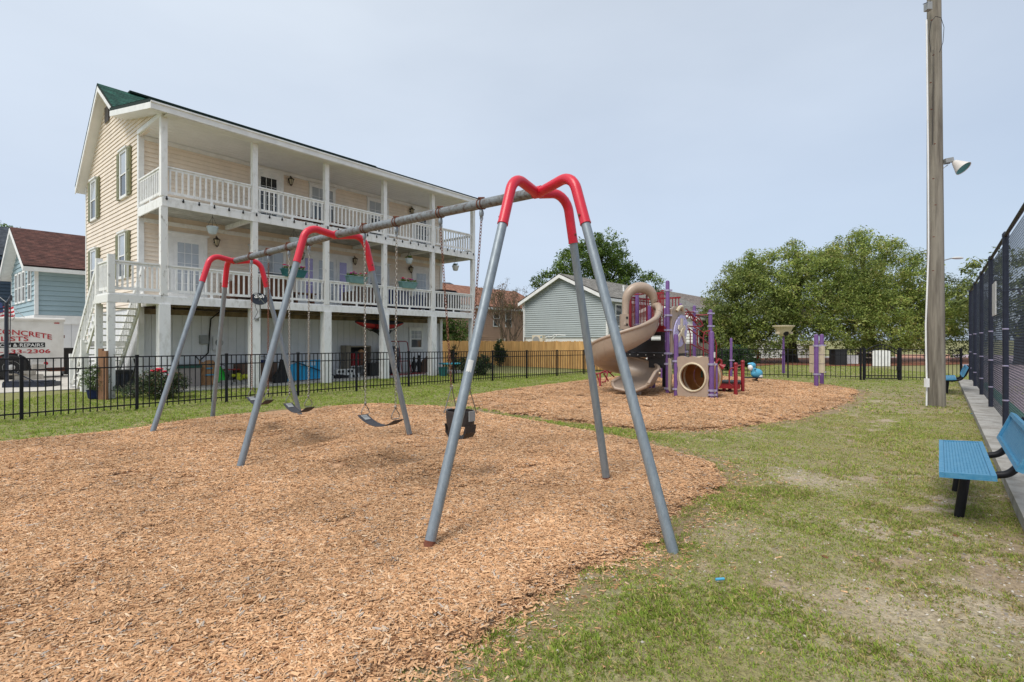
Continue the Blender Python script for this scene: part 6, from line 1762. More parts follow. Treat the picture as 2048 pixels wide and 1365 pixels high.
def tree(name, label, cat, base, lobes, per, size, cols, trunk_r, seed, dens=1.0, group=None, fill=0.22, trunk_h=None, clump=0.55, mt=m_bark):
    g = np.random.default_rng(seed)
    base = Vector(base)
    t = thing(name, base, label, cat, group)
    cents, rads, tones = [], [], []
    for (dx, dy, dz, rx, ry, rz) in lobes:
        vol = rx * ry * rz
        nc = max(6, int(dens * 20 * (rx * ry + rx * rz + ry * rz) / 3 / clump ** 2 * 0.32))
        d = g.normal(0, 1, (nc, 3)); d /= np.linalg.norm(d, axis=1)[:, None]
        u = np.where(g.random(nc) < fill, g.random(nc) ** 0.5 * 0.85, 0.82 + 0.26 * g.random(nc))
        c = d * u[:, None] * np.array([rx, ry, rz]) + np.array([dx, dy, dz]) + np.array(base)
        c[:, :2] += g.normal(0, 0.15, (nc, 2))
        keep = c[:, 2] > 0.25
        cents.append(c[keep]); rads.append(clump * (0.6 + 0.8 * g.random(keep.sum()))); tones.append(np.full(keep.sum(), g.uniform(0.74, 1.16)))
    cents = np.concatenate(cents); rads = np.concatenate(rads)
    V, cc = leaves(g, cents, rads, per, size, cols)
    cc = cc * np.repeat(np.concatenate(tones) * (0.85 + 0.3 * g.random(len(cents))), per)[:, None]
    V[:, :, 2] = np.maximum(V[:, :, 2], 0.03)
    crown_mesh('crown', V, cc, t)
    top = max(l[2] for l in lobes); th = trunk_h or top * 0.55
    sw_ = Vector((g.uniform(-0.3, 0.3), g.uniform(-0.3, 0.3), 0))
    MB().tube([base - Vector((0, 0, 0.15)), base + Vector((0, 0, 0.25)), base + sw_ * 0.4 + Vector((0, 0, th * 0.5)), base + sw_ + Vector((0, 0, th))], [trunk_r * 1.35, trunk_r, trunk_r * 0.85, trunk_r * 0.6], 10).build('trunk', mt, t)
    for (dx, dy, dz, rx, ry, rz) in lobes:
        e = base + Vector((dx, dy, dz)); s_ = base + sw_ * 0.5 + Vector((0, 0, th * g.uniform(0.45, 0.95)))
        m_ = s_.lerp(e, 0.5) + Vector((g.uniform(-.4, .4), g.uniform(-.4, .4), g.uniform(0, .6)))
        MB().tube([s_, m_, e, e + (e - m_) * (0.3 if rx > 1.4 else -0.1)], [trunk_r * 0.5, trunk_r * 0.36, trunk_r * 0.2, trunk_r * 0.06], 7).build('limb', mt, t)
    return t
OAK = [(0.09, 0.14, 0.028), (0.165, 0.23, 0.046), (0.26, 0.325, 0.07), (0.37, 0.42, 0.11), (0.38, 0.34, 0.115)]
OAK2 = [(0.10, 0.145, 0.035), (0.17, 0.22, 0.055), (0.25, 0.30, 0.08), (0.35, 0.38, 0.12)]
MAP = [(0.055, 0.105, 0.018), (0.10, 0.175, 0.028), (0.165, 0.255, 0.045), (0.25, 0.34, 0.075)]
# the broad oaks behind the back fence
g0 = P(1597, 700, 35); 
tree('oak_tree', 'broad dark oak with two trunks in the middle of the oak group', 'tree', (19.3, 36, 0),
     [(0, 0, 4.6, 4.2, 3.6, 3.0), (-3.2, -0.5, 3.6, 2.8, 2.8, 2.6), (3.0, 0, 4.9, 3.4, 3.2, 2.6), (0.8, -1.8, 2.6, 3.8, 2.4, 1.9), (-1.5, 0.5, 6.3, 2.6, 2.4, 1.5), (4.5, -1.2, 2.8, 2.8, 2.2, 2.0), (-4.2, -1.4, 2.0, 2.0, 1.8, 1.6), (-2.9, 0, 6.4, 0.9, 1.0, 0.7), (0.6, 0.3, 7.7, 1.0, 1.0, 0.7), (2.4, -0.6, 7.1, 0.9, 0.9, 0.7)], 60, 0.16, OAK, 0.42, 301, dens=1.1)
tree('oak_tree', 'tallest oak of the group, its top just left of the wooden pole', 'tree', (26.3, 38.5, 0),
     [(0, 0, 6.4, 3.4, 3.2, 2.5), (-2.6, 0, 5.6, 2.8, 2.8, 2.2), (2.3, 0, 5.6, 2.6, 2.6, 2.2), (0.5, -2, 3.4, 4.4, 2.6, 2.6), (-1.0, 0.4, 8.3, 1.6, 1.6, 1.1), (1.6, 0.3, 8.1, 1.1, 1.2, 0.9), (-2.9, 0.2, 7.6, 0.9, 1.0, 0.7), (3.6, 0, 7.3, 0.9, 0.9, 0.8), (-0.2, 0.2, 9.2, 0.7, 0.7, 0.6), (3.6, -1.0, 3.0, 2.4, 2.2, 2.3)], 60, 0.165, OAK, 0.45, 302, dens=1.05)
tree('oak_tree', 'low spreading olive oak at the left of the group beside the play set', 'tree', (15.3, 35, 0),
     [(-0.2, 0, 3.6, 2.2, 2.4, 2.0), (-1.1, -0.6, 2.0, 1.7, 1.8, 1.6), (1.2, 0, 4.9, 1.9, 2.0, 1.5), (0.9, -1.0, 2.2, 2.1, 1.9, 1.7), (-0.1, 0, 5.5, 1.2, 1.3, 0.9)], 60, 0.155, OAK2, 0.32, 303, dens=1.0)
tree('oak_tree', 'pale green tree behind the wooden pole, at the court corner', 'tree', (32.6, 40, 0),
     [(0, 0, 4.2, 2.6, 2.4, 2.4), (0.6, -0.5, 2.3, 2.4, 2.2, 2.1), (-2.2, -0.3, 3.2, 2.0, 2.0, 2.0), (2.2, 0, 4.4, 1.8, 1.8, 1.5)], 56, 0.165, [(0.07, 0.095, 0.03), (0.11, 0.14, 0.045), (0.16, 0.185, 0.065)], 0.3, 304)
for k, (x_, y_) in enumerate(((17.9, 35.2), (20.6, 36.4))): pass
tree('maple_tree', 'round leafy green tree rising behind the grey-green house', 'tree', (7.4, 48, 0),
     [(0, 0, 7.6, 3.4, 3.2, 3.2), (-3.2, 0, 6.0, 2.6, 2.6, 2.0), (3.4, 0, 6.0, 2.8, 2.6, 2.1), (1.0, 0, 9.6, 2.0, 2.0, 1.9), (-1.4, 0.2, 8.8, 1.9, 1.9, 1.5), (2.4, 0.2, 8.2, 1.9, 1.9, 1.5), (-4.6, 0, 5.0, 1.2, 1.2, 0.9), (4.8, 0, 5.2, 1.3, 1.3, 1.0)], 44, 0.22, MAP, 0.4, 305, dens=1.05)
tree('leafy_tree', 'bright green leafy tree at the far left edge behind the slate roof', 'tree', (-37.5, 37, 0), [(0, 0, 7.8, 2.4, 2.2, 2.3), (1.2, 0, 6.5, 2, 2, 2)], 34, 0.26, MAP, 0.3, 306)
tree('leafy_tree', 'young bright green tree between the porch end and the cedar fence', 'tree', (-4.55, 36.2, 0),
     [(0, 0, 2.3, 1.35, 1.2, 1.2), (-0.5, 0, 3.3, 0.8, 0.8, 0.9), (-0.4, 0, 4.5, 0.55, 0.5, 0.7), (0.7, 0, 2.0, 0.9, 0.9, 0.9)], 40, 0.17, [(0.05, 0.10, 0.015), (0.09, 0.16, 0.025), (0.15, 0.24, 0.045)], 0.12, 307, clump=0.4)
# trees beyond the court, seen through its mesh
tree('leafy_tree', 'green tree standing beyond the court, seen through the mesh', 'tree', TF @ Vector((33, -3, 0)), [(0, 0, 4.5, 3, 3, 2.6), (2, -2, 3.4, 3, 3, 2.6)], 40, 0.24, OAK2, 0.3, 308)

def bush(name, label, base, r, n, size, cols, seed, flowers=None, cat='shrub', stem=0.03, h=None, per=26, clump=0.16):
    g = np.random.default_rng(seed); base = Vector(base)
    t = thing(name, base, label, cat)
    d = g.normal(0, 1, (n, 3)); d /= np.linalg.norm(d, axis=1)[:, None]
    c = d * (g.random(n) ** 0.4)[:, None] * np.array(r) + np.array(base) + np.array([0, 0, h if h else r[2] * 1.02])
    V, cc = leaves(g, c, np.full(n, clump) * (0.6 + 0.8 * g.random(n)), per, size, cols)
    V[:, :, 2] = np.maximum(V[:, :, 2], 0.02)
    crown_mesh('foliage', V, cc, t)
    sm_ = MB()
    for k in range(5):
        e = base + Vector((g.uniform(-.6, .6) * r[0], g.uniform(-.6, .6) * r[1], (h or r[2]) * g.uniform(0.8, 1.3)))
        sm_.tube([base + Vector((g.uniform(-.05, .05), g.uniform(-.05, .05), -0.03)), base.lerp(e, 0.5) + Vector((0.02, 0, 0.05)), e], [stem * 0.5, stem * 0.4, stem * 0.15], 6)
    sm_.build('stem', m_twig, t, kind='stuff')
    if flowers:
        mat, cs = flowers
        for p in cs:
            f = MB()
            for q_ in range(6):
                w = q_ * 1.047; dv = Vector((math.cos(w), math.sin(w), 0.35)) * 0.035
                f.ell(Vector(p) + dv, (0.03, 0.03, 0.022), 6, 4)
            f.ell(p, 0.028, 6, 4).build('flower', mat, t)
    return t
m_flw = M('red_petals', (0.62, 0.02, 0.05), 0.6, 0.15, 30)
m_mag = M('magenta_petals', (0.45, 0.02, 0.25), 0.6, 0.2, 30)
ROSE = [(0.028, 0.05, 0.018), (0.05, 0.085, 0.03), (0.09, 0.12, 0.055), (0.28, 0.18, 0.11)]
rb = G(325, 797)
bush('rose_bush', 'dark green rose bush with red blooms by the house patio', rb, (0.60, 0.45, 0.38), 240, 0.06, ROSE, 401,
     (m_flw, [rb + Vector((0.0 + random.uniform(-.16, .2), -0.2, 0.74 + random.uniform(-.05, .05))) for _ in range(7)] + [rb + Vector((0.32, -0.2, 0.62))]))
rb2 = rb + Vector((-0.95, 0.25, 0))
bush('low_shrub', 'low grey-green shrub left of the rose bush', rb2, (0.45, 0.35, 0.2), 50, 0.06, [(0.05, 0.08, 0.04), (0.10, 0.14, 0.08), (0.35, 0.32, 0.26)], 402)
pp0 = G(189, 798)
bush('potted_shrub', 'upright leafy shrub growing in a dark blue pot by the stake', pp0, (0.27, 0.25, 0.36), 70, 0.055, [(0.045, 0.09, 0.02), (0.08, 0.15, 0.03), (0.16, 0.22, 0.07), (0.5, 0.5, 0.42)], 403, h=0.56)
pt_ = thing('plant_pot', pp0, 'dark blue glazed pot holding the leafy shrub by the stake', 'pot')
MB().lathe([(0.11, 0), (0.14, 0.04), (0.17, 0.22), (0.19, 0.24), (0.16, 0.24), (0.14, 0.17), (0.001, 0.17)], pp0, 18).build('pot_body', m_navycl, pt_)
b1_ = G(960, 751)
bush('round_shrub', 'dark round shrub on the lawn in front of the cedar fence', b1_, (0.55, 0.5, 0.45), 80, 0.10, [(0.018, 0.04, 0.012), (0.035, 0.065, 0.018), (0.06, 0.09, 0.03)], 404)
b2_ = G(1000, 734)
bush('columnar_shrub', 'slim upright dark shrub against the cedar fence boards', b2_, (0.36, 0.3, 0.75), 80, 0.12, [(0.02, 0.045, 0.012), (0.04, 0.075, 0.02), (0.10, 0.12, 0.04)], 405, h=0.85)
b3_ = G(906, 741)
bush('slim_shrub', 'small thin conifer between the porch end and the cedar fence', b3_, (0.22, 0.2, 0.62), 40, 0.08, [(0.02, 0.05, 0.015), (0.05, 0.09, 0.03)], 406, h=0.7)
b4_ = G(923, 745)
bush('leggy_shrub', 'loose light green shrub beside the turquoise table', b4_, (0.4, 0.3, 0.4), 30, 0.09, [(0.04, 0.08, 0.02), (0.09, 0.14, 0.04)], 407)
b5_ = G(1216, 738) + Vector((0.3, 1.2, 0))
bush('hedge_shrub', 'dark hedge shrub behind the back fence near the stairs', Vector((11.2, 26.4, 0)), (1.3, 0.7, 0.6), 120, 0.12, [(0.015, 0.04, 0.012), (0.03, 0.065, 0.02), (0.06, 0.10, 0.03)], 408)
bush('hedge_shrub', 'leafy hedge shrub under the oaks left of the hydrant', Vector((12.9, 29.8, 0)), (1.2, 0.7, 0.55), 100, 0.12, [(0.02, 0.05, 0.012), (0.05, 0.085, 0.02), (0.09, 0.13, 0.03)], 409)

# bare crape myrtle by the grey house
cm = thing('crape_myrtle', (-0.25, 39.2, 0), 'mostly bare twiggy crape myrtle beside the grey-green house', 'tree')
g = np.random.default_rng(77)
tr_ = MB(); tips = []
def grow(p, d, L, r, lev, mb):
    q = p + d * L
    m_ = p.lerp(q, 0.5) + Vector(g.normal(0, 0.05 * L, 3))
    mb.tube([p, m_, q], [r, r * 0.85, r * 0.65], 5 if lev else 7, cap=False)
    if lev >= 4 or r < 0.006:
        tips.append(q); return
    for _ in range(3 if lev else 2):
        nd = (d + Vector(g.normal(0, 0.32, 3)) + Vector((0, 0, 0.12))).normalized()
        grow(q, nd, L * g.uniform(0.6, 0.85), r * 0.62, lev + 1, mb)
for k in range(10):
    w = k / 10 * 6.28
    d = Vector((math.cos(w) * 0.22, math.sin(w) * 0.25, 1)).normalized()
    lim = MB()
    grow(Vector((-0.25 + 0.15 * math.cos(w), 39.2 + 0.15 * math.sin(w), -0.05)), d, g.uniform(1.45, 1.95), 0.06, 0, lim)
    lim.build('limb', m_twig, cm)
V, cc = leaves(g, np.array([tuple(t) for t in tips]), np.full(len(tips), 0.25), 7, 0.10, [(0.17, 0.11, 0.06), (0.13, 0.07, 0.035), (0.12, 0.13, 0.05), (0.24, 0.17, 0.10)])
crown_mesh('crown', V, cc, cm)
# ------------------------------------------------------------------ white trailer with lettering
to = Vector((-19.46 - D1.x * 4.2, 20.2 - D1.y * 4.2, 0))
tf = frame(to)
tr = thing('box_trailer', tf @ Vector((3, 1, 0)), 'white concrete-repair box trailer with red lettering parked on the driveway', 'trailer')
TL, TW, T0, T1_ = 5.80, 1.45, 0.42, 2.42
MB(tf).box(0, 0, T0, TL, TW, T1_ - 0.1).build('body', m_truck, tr)
MB(tf).box(-0.03, -0.03, T1_ - 0.14, TL + 0.04, TW + 0.03, T1_).tube([(-0.03, -0.02, T1_ - 0.05), (TL + 0.03, -0.02, T1_ - 0.05)], 0.06, 8).build('roof_rail', m_truck, tr)
for k in range(4): MB(tf).box(TL - 0.03 - k * 1.35, -0.008, T0 + 0.02, TL + 0.0 - k * 1.35, -0.001, T1_ - 0.15).build('side_seam', m_truck, tr)
MB(tf).box(TL - 0.30, -0.02, T1_ - 0.21, TL - 0.14, -0.002, T1_ - 0.17).build('marker_lamp', m_flagr, tr)
MB(tf).box(TL + 0.001, -0.015, 1.62, TL + 0.03, 0.04, 1.74).build('door_hinge', m_rust, tr)
MB(tf).box(TL - 0.95, -0.01, 0.70, TL - 0.25, -0.002, 0.80).build('number_panel', m_sign, tr)
MB(tf).lathe([(0.07, 0), (0.06, 0.03), (0.001, 0.04)], (TL - 0.55, -0.005, 0.60), 10, (0, -1, 0)).build('reflector', m_flagr, tr)
MB(tf).box(0.2, 0.1, 0.30, TL + 0.05, 0.2, T0 - 0.002).box(TL - 0.4, 0.1, 0.26, TL + 0.05, TW - 0.1, 0.299).build('chassis', m_rust, tr)
wx = 4.22
MB(tf).lathe([(0.58, 0), (0.58, 0.004)], (wx, -0.002, 0.46), 24, (0, -1, 0)).build('wheel_arch', m_dark, tr)
for s_ in (0, 1):
    wh = MB(tf).lathe([(0.26, -0.10), (0.43, -0.12), (0.48, -0.07), (0.48, 0.07), (0.43, 0.12), (0.26, 0.10)], (wx, -0.03 + s_ * (TW - 0.1), 0.48), 24, (0, -1, 0)).build('wheel', m_tyre, tr)
    MB(tf).lathe([(0.275, 0.07), (0.25, 0.105), (0.22, 0.06), (0.15, 0.06), (0.10, 0.11), (0.001, 0.12)], (wx, -0.03 + s_ * (TW - 0.1), 0.48), 20, (0, -1, 0)).build('rim', m_sign, wh)
    for k in range(8):
        w = k * 0.785
        MB(tf).lathe([(0.022, 0), (0.001, 0.004)], (wx + 0.185 * math.cos(w), -0.092 + s_ * (TW - 0.1), 0.48 + 0.185 * math.sin(w)), 8, (0, -1, 0)).build('rim_hole', m_dark, wh)
MB(tf).box(wx - 0.35, -0.06, 0.86, wx + 0.1, -0.005, 0.90).build('side_lamp', m_kayred, tr)
def text_obj(body, size, mat, loc, rot, parent, name='lettering', bold=0.006, arch=None, depth=0.004, xs=1.0):
    cu = bpy.data.curves.new('text', 'FONT'); cu.body = body; cu.size = size; cu.extrude = depth; cu.offset = bold; cu.resolution_u = 3
    tmp = bpy.data.objects.new('text', cu); COL.objects.link(tmp)
    bpy.context.view_layer.update()
    me = bpy.data.meshes.new_from_object(tmp.evaluated_get(bpy.context.evaluated_depsgraph_get()))
    bpy.data.objects.remove(tmp); bpy.data.curves.remove(cu)
    me.materials.clear(); me.materials.append(mat)
    for v in me.vertices:
        v.co.x *= xs
        if arch: v.co.y += arch(v.co.x)
    return inst(name, me, parent, loc, rot)
trot = Euler((R(90), 0, math.atan2(D1.y, D1.x)))
def px_t(px):  # distance along the trailer side of a photo column
    u = (px - CX) / F; return (u * to.y - to.x) / (D1.x - u * D1.y)
def tz(px, py):
    d = (to + D1 * px_t(px)).y; return HC - (py - HY) / F * d
def tline(body, px0, px1, py_base, cap_px, mat, arch=0.0, yoff=-0.012, bold=0.006, px_s=None):
    a, b = px_t(px0), px_t(px1)
    size = cap_px / F * (to + D1 * (a + b) / 2).y / 0.70
    o = text_obj(body, size, mat, tf @ Vector((a, yoff, tz((px0 + px1) / 2, py_base))), trot, tr, bold=bold)
    w = max(v.co.x for v in o.data.vertices)
    k = (b - a) / w
    for v in o.data.vertices:
        v.co.x *= k
        if arch: v.co.y -= arch * (v.co.x / (b - a)) ** 2
    return o
tline('CONCRETE', -13, 103.5, 669, 10, m_text, arch=0.21, bold=0.003)
tline('LISTS', 0.5, 57, 682.5, 9, m_text, bold=0.003)
MB(tf).box(px_t(-60), -0.008, tz(40, 695.5), px_t(90), -0.001, tz(40, 685.5)).build('lettering_band', m_black, tr)
tline('ON & REPAIRS', -1, 87, 694, 6.6, m_textw, yoff=-0.013, bold=0.002)
tline('-233-2306', -1, 100.5, 707, 7.6, m_text, bold=0.003)
# blocks and step by the trailer
cbk = thing('concrete_blocks', tf @ Vector((TL - 0.9, -0.6, 0)), 'stack of grey concrete blocks and planks in front of the trailer', 'blocks')
for k, (x_, y_, z_) in enumerate(((0, 0, 0), (0.42, 0.02, 0), (0.2, 0, 0.2), (0.5, 0.03, 0.4))):
    MB(tf).box(TL - 1.55 + x_, -0.8 + y_, z_ + 0.012, TL - 1.16 + x_, -0.5 + y_, z_ + 0.195).build('block', m_conc, cbk)
MB(tf).box(TL - 1.75, -0.85, 0.215, TL - 1.25, -0.5, 0.25).build('plank', m_greywood, cbk)
bn = thing('wheeled_bin', G(142, 752), 'black wheeled bin between the trailer and the stairs', 'bin')
c = G(142, 752)
bnf = frame(c)
MB(bnf).prism([(-0.27, -0.3, 0.08), (0.27, -0.3, 0.08), (0.32, -0.34, 1.12), (-0.32, -0.34, 1.12)], (0, 0.62, 0)).build('bin_body', m_black2, bn)
MB(bnf).box(-0.34, -0.38, 1.125, 0.34, 0.36, 1.2).build('lid', m_black2, bn)
for s_ in (-0.25, 0.25): MB(bnf).lathe([(0.1, -0.03), (0.1, 0.03)], (s_, 0.25, 0.1), 12, (1, 0, 0)).build('wheel', m_tyre, bn)

# basketball hoop pole with its long base
hp0 = G(13, 776)
bp_ = thing('basketball_hoop', hp0, 'portable basketball hoop pole on a flat black base at the left edge', 'basketball hoop')
MB().tube([hp0 + Vector((0, 0, 0.15)), hp0 + Vector((0, 0, 2.75))], 0.055, 10).build('pole', m_navy, bp_)
bb0, bb1 = G(16, 775), G(112, 773)
dv = (bb1 - bb0).normalized(); pv2 = Vector((-dv.y, dv.x, 0))
w0 = [bb0 - pv2 * 0.30, bb1 - pv2 * 0.36 - dv * 0.15, bb1 - pv2 * 0.1, bb1 + pv2 * 0.3, bb1 + pv2 * 0.5 - dv * 0.2, bb0 + pv2 * 0.4]
MB().prism([p + Vector((0, 0, 0.012)) for p in w0], (0, 0, 0.14)).prism([bb0.lerp(p, 0.9) * Vector((1, 1, 0)) + Vector((0, 0, 0.153)) for p in w0], (0, 0, 0.05)).build('base_tank', m_navy, bp_)
MB().bar(P(24, 742, 16.6), P(80, 769, 16.9), 0.03, 0.03).build('brace', m_navy, bp_)
MB().bar(hp0 + Vector((0.0, 0, 2.6)), P(-20, 625, 16.6), 0.06, 0.05).bar(hp0 + Vector((0, 0, 2.72)), P(22, 592, 16.5), 0.05, 0.05).bar(P(22, 592, 16.5), P(22, 602, 16.5), 0.05, 0.05).build('backboard_arm', m_navy, bp_)
MB().tube([P(21, 596, 16.4), P(20, 690, 16.6)], 0.012, 6).build('adjuster_rod', m_navy, bp_)
MB().tube([P(24 + 4.5 * math.cos(w), 635 + 5.5 * math.sin(w), 16.5) for w in [k * 0.628 for k in range(10)]], 0.012, 6, closed=True).build('handle', m_bgray, bp_)
# small flag on a pole fixed to the blue house
fg = thing('flag', P(30, 640, 21.5), 'small stars-and-stripes flag hanging from a slanted pole above the trailer', 'flag')
fa, fb = P(56, 641, 21.8), P(-6, 590, 21.2)
MB().tube([fa, fb], 0.014, 6).build('flag_pole', m_sign, fg)
for k in range(9):
    vs, fs = [], []
    for j in range(9):
        f_ = j / 8
        x0, y0 = 27 - 30 * f_, 613 - 3 * f_ + 2.0 * math.sin(f_ * 7)
        for e in (0, 1): vs.append(P(x0 + (k + e) * 0.6 - 2 * f_, y0 + (k + e) * 4.0 + 6 * f_, 21.3 + 0.08 * math.sin(f_ * 9)))
    for j in range(8): fs.append((2 * j, 2 * j + 1, 2 * j + 3, 2 * j + 2))
    MB().add(vs, fs, True).build('stripe', m_flagr if k % 2 == 0 else m_flagw, fg)
vs = [P(4, 606, 21.25), P(-8, 604, 21.25), P(-8, 628, 21.25), P(7, 624, 21.25)]
MB().add(vs, [(0, 1, 2, 3)]).build('canton', m_flagb, fg)

# ------------------------------------------------------------------ yard things near the house
sk = thing('timber_stake', G(207, 798.4), 'brown sawn timber stake standing in front of the white landing post', 'post')
g_ = G(207, 798.4)
MB().box(g_.x - 0.11, g_.y - 0.04, -0.1, g_.x - 0.01, g_.y + 0.04, 1.32).build('timber', m_stake, sk)
MB().box(g_.x - 0.005, g_.y - 0.04, -0.1, g_.x + 0.10, g_.y + 0.04, 1.26).build('timber', m_stake, sk)
def yard(px, pyb, dep=0.3, z=0.045):
    "a spot on the patio under the porch: on the pixel's column, kept clear of the wall behind"
    c = G(px, pyb, z); l = HF.inverted() @ c
    smax = SW - dep - 0.05
    if l.y > smax: c = hw(wall_t(px, smax), smax, z)
    return Vector((c.x, c.y, 0))
def crate(name, label, cat, px0, px1, pyb, pyt, dep, mat, lid=None, a=D1):
    c = yard((px0 + px1) / 2, pyb, 0.9 * dep) if px0 > 285 else G((px0 + px1) / 2, pyb)
    d = c.y; w = (px1 - px0) / F * d * 0.86; h = (pyb - pyt) / F * d
    fr = frame(c, a)
    t = thing(name, c, label, cat)
    MB(fr).box(-w / 2, -dep * 0.1, 0.045, w / 2, dep * 0.9, h * (0.86 if lid else 1)).build('box_body', mat, t)
    if lid: MB(fr).box(-w / 2 - 0.03, -dep * 0.1 - 0.03, h * 0.86 + 0.002, w / 2 + 0.03, dep * 0.9 + 0.03, h).build('lid', lid, t)
    return t, fr, w, h
t, fr, w, h = crate('storage_bin', 'black ribbed plastic bin on the grass by the stairs', 'bin', 217, 262, 779, 741, 0.5, m_black2, m_black2)
for k in range(5): MB(fr).box(-w / 2 + 0.08 + k * w / 5.2, -0.075, 0.12, -w / 2 + 0.16 + k * w / 5.2, -0.051, h * 0.8).build('rib', m_navy, t)
hz = thing('garden_hose', G(262, 785), 'black hose draped over the fence beside the ribbed bin', 'hose')
MB().tube([P(268, 718, 13.9), P(271, 730, 14.0), P(268, 745, 14.2), P(262, 757, 14.6), P(259, 766, 15.2)], 0.018, 6).build('hose_tube', m_black, hz)
crate('cardboard_box', 'open brown cardboard box behind the rose bush', 'box', 336, 364, 757, 718, 0.4, m_card)
t, fr, w, h = crate('deck_box', 'mushroom-coloured deck storage box with a dark green lid on the patio', 'storage box', 345, 402, 770, 724, 0.6, m_beigebox, m_green)
MB(fr).box(-w / 2 - 0.02, -0.2, 0.0, w / 2 + 0.02, 0.5, 0.044).build('plinth', m_green, t)
# paper yard-waste bag
bgc = yard(414, 769, 0.25); bgf = frame(bgc)
yb = thing('paper_bag', bgc, 'brown paper yard-waste bag with blue print on the patio', 'bag')
g = np.random.default_rng(5); vs, fs = [], []
NR, NCc = 7, 20
for i in range(NR):
    z_ = 0.045 + 0.78 * i / (NR - 1)
    for k in range(NCc):
        w_ = 2 * math.pi * k / NCc
        cx_, sx_ = math.cos(w_), math.sin(w_)
        q_ = 1 / max(abs(cx_), abs(sx_)) ** 0.75
        rr_ = (0.235 - 0.02 * i / NR)
        vs.append((cx_ * rr_ * q_ + g.normal(0, .012), sx_ * 0.17 * q_ + g.normal(0, .012), z_ + g.normal(0, .01) + (0.05 * math.sin(3 * w_) if i == NR - 1 else 0)))
for i in range(NR - 1):
    for k in range(NCc): fs.append((i * NCc + k, i * NCc + (k + 1) % NCc, (i + 1) * NCc + (k + 1) % NCc, (i + 1) * NCc + k))
vs.append((0, 0, 0.6)); fs += [((NR - 1) * NCc + k, (NR - 1) * NCc + (k + 1) % NCc, len(vs) - 1) for k in range(NCc)]
MB(bgf).add(vs, fs).build('bag_body', m_kraft, yb)
for z_, w_ in ((0.36, 0.14), (0.58, 0.10), (0.70, 0.05)): MB(bgf).box(-w_, -0.222, z_, w_ * 0.9, -0.214, z_ + 0.045).build('print_band', m_ltblue, yb)
# bright green sprinkler-like toy
gt_ = thing('green_toy_cone', yard(440, 764, 0.3), 'bright green conical plastic toy beside the paper bag', 'toy')
c = yard(440, 764, 0.3)
MB().lathe([(0.26, 0.12), (0.24, 0.16), (0.14, 0.40), (0.15, 0.42), (0.05, 0.62), (0.001, 0.65)], c, 10).build('cone', m_lime, gt_)
MB().tube([c + Vector((0.1 + 0.09 * math.cos(k * .6), 0, 0.60 + 0.09 * math.sin(k * .6))) for k in range(11)], 0.012, 6).tube([c + Vector((0, 0, 0.05)), c + Vector((0, 0, 0.14))], 0.08, 8).build('ring_handle', m_black, gt_)
# block row
bl = thing('paving_blocks', G(460, 765), 'low row of pale concrete blocks along the patio edge', 'blocks')
for k in range(6):
    c = yard(438 + k * 9.5, 767, 0.9)
    MB(frame(c)).box(-0.10, -0.1, 0.0, 0.10, 0.1, 0.20 if k % 3 else 0.13).build('block', m_conc, bl)
tbq = thing('small_table', G(466, 762), 'small black wire table with a red top by the concrete blocks', 'table')
c = yard(466, 765, 0.4)
MB().lathe([(0.30, 0.52), (0.31, 0.54), (0.001, 0.545)], c, 16).build('table_top', m_hydr, tbq)
for k in range(4):
    w_ = k * 1.57 + .5
    MB().tube([c + Vector((0.26 * math.cos(w_), 0.26 * math.sin(w_), 0)), c + Vector((0.12 * math.cos(w_), 0.12 * math.sin(w_), 0.3)), c + Vector((0.26 * math.cos(w_), 0.26 * math.sin(w_), 0.52))], 0.012, 6).build('leg', m_black, tbq)
yc = thing('crumpled_tarp', G(482, 760), 'crumpled yellow-green cloth heaped on the concrete blocks', 'cloth')
c = yard(482, 762, 0.9) + Vector((0, 0, 0.24)); g = np.random.default_rng(9)
mb = MB()
for k in range(9): mb.ell(c + Vector((g.uniform(-.26, .26), g.uniform(-.1, .1), g.uniform(0, .1))), (g.uniform(.07, .13), .09, g.uniform(.05, .09)), 7, 5)
mb.build('cloth', m_yellow, yc)
t, fr, w, h = crate('wicker_chest', 'grey-brown wicker chest under the deck behind a post', 'chest', 478, 560, 760, 719, 0.7, m_wicker)
t, fr, w, h = crate('cooler_box', 'navy fabric cooler standing against the wicker chest', 'cooler', 505, 534, 757, 712, 0.3, m_navycl, m_navycl)
MB(fr).tube([(-0.25, 0, h), (-0.2, 0, h + 0.12), (0.2, 0, h + 0.12), (0.25, 0, h)], 0.012, 6).build('handle', m_black, t)
# paddle board lying on its edge against the wall
pbd = thing('paddle_board', hw(5.5, 1.0, 0), 'bright blue inflatable paddle board leaning on edge under the porch', 'paddle board')
ta, tb_ = wall_t(548, 1.3), wall_t(652, 1.3)
outl = []
for k in range(25):
    f_ = k / 24; outl.append((ta + (tb_ - ta) * f_, 0.05 + 0.0 * f_, 0.80 * (0.30 + 0.70 * min(1, math.sin(math.pi * min(0.5, f_ * 0.62 + 0.06)) ** 0.7))))
poly = [(t_, 1.02, z_) for t_, _, z_ in outl] + [(tb_, 0.98, 0.1), (ta + 0.3, 0.98, 0.06), (ta, 1.0, 0.14)]
MB(HF).prism(poly, (0, 0.12, 0)).build('board_body', m_paddle, pbd)
pp2 = []
for i in range(6):
    for j in range(3):
        t_ = ta + (tb_ - ta) * (0.42 + 0.05 * i); z_ = 0.60 + 0.055 * j
        MB(HF).prism([(t_, 1.015, z_), (t_ + 0.07, 1.015, z_ - 0.01), (t_ + 0.06, 1.015, z_ + 0.03), (t_ - 0.01, 1.015, z_ + 0.03)], (0, -0.004, 0)).build('pattern_mark', m_white, pbd)
pdl = thing('paddle', hw(6, 0.9, 0.4), 'black paddle lying slantwise across the blue board', 'paddle')
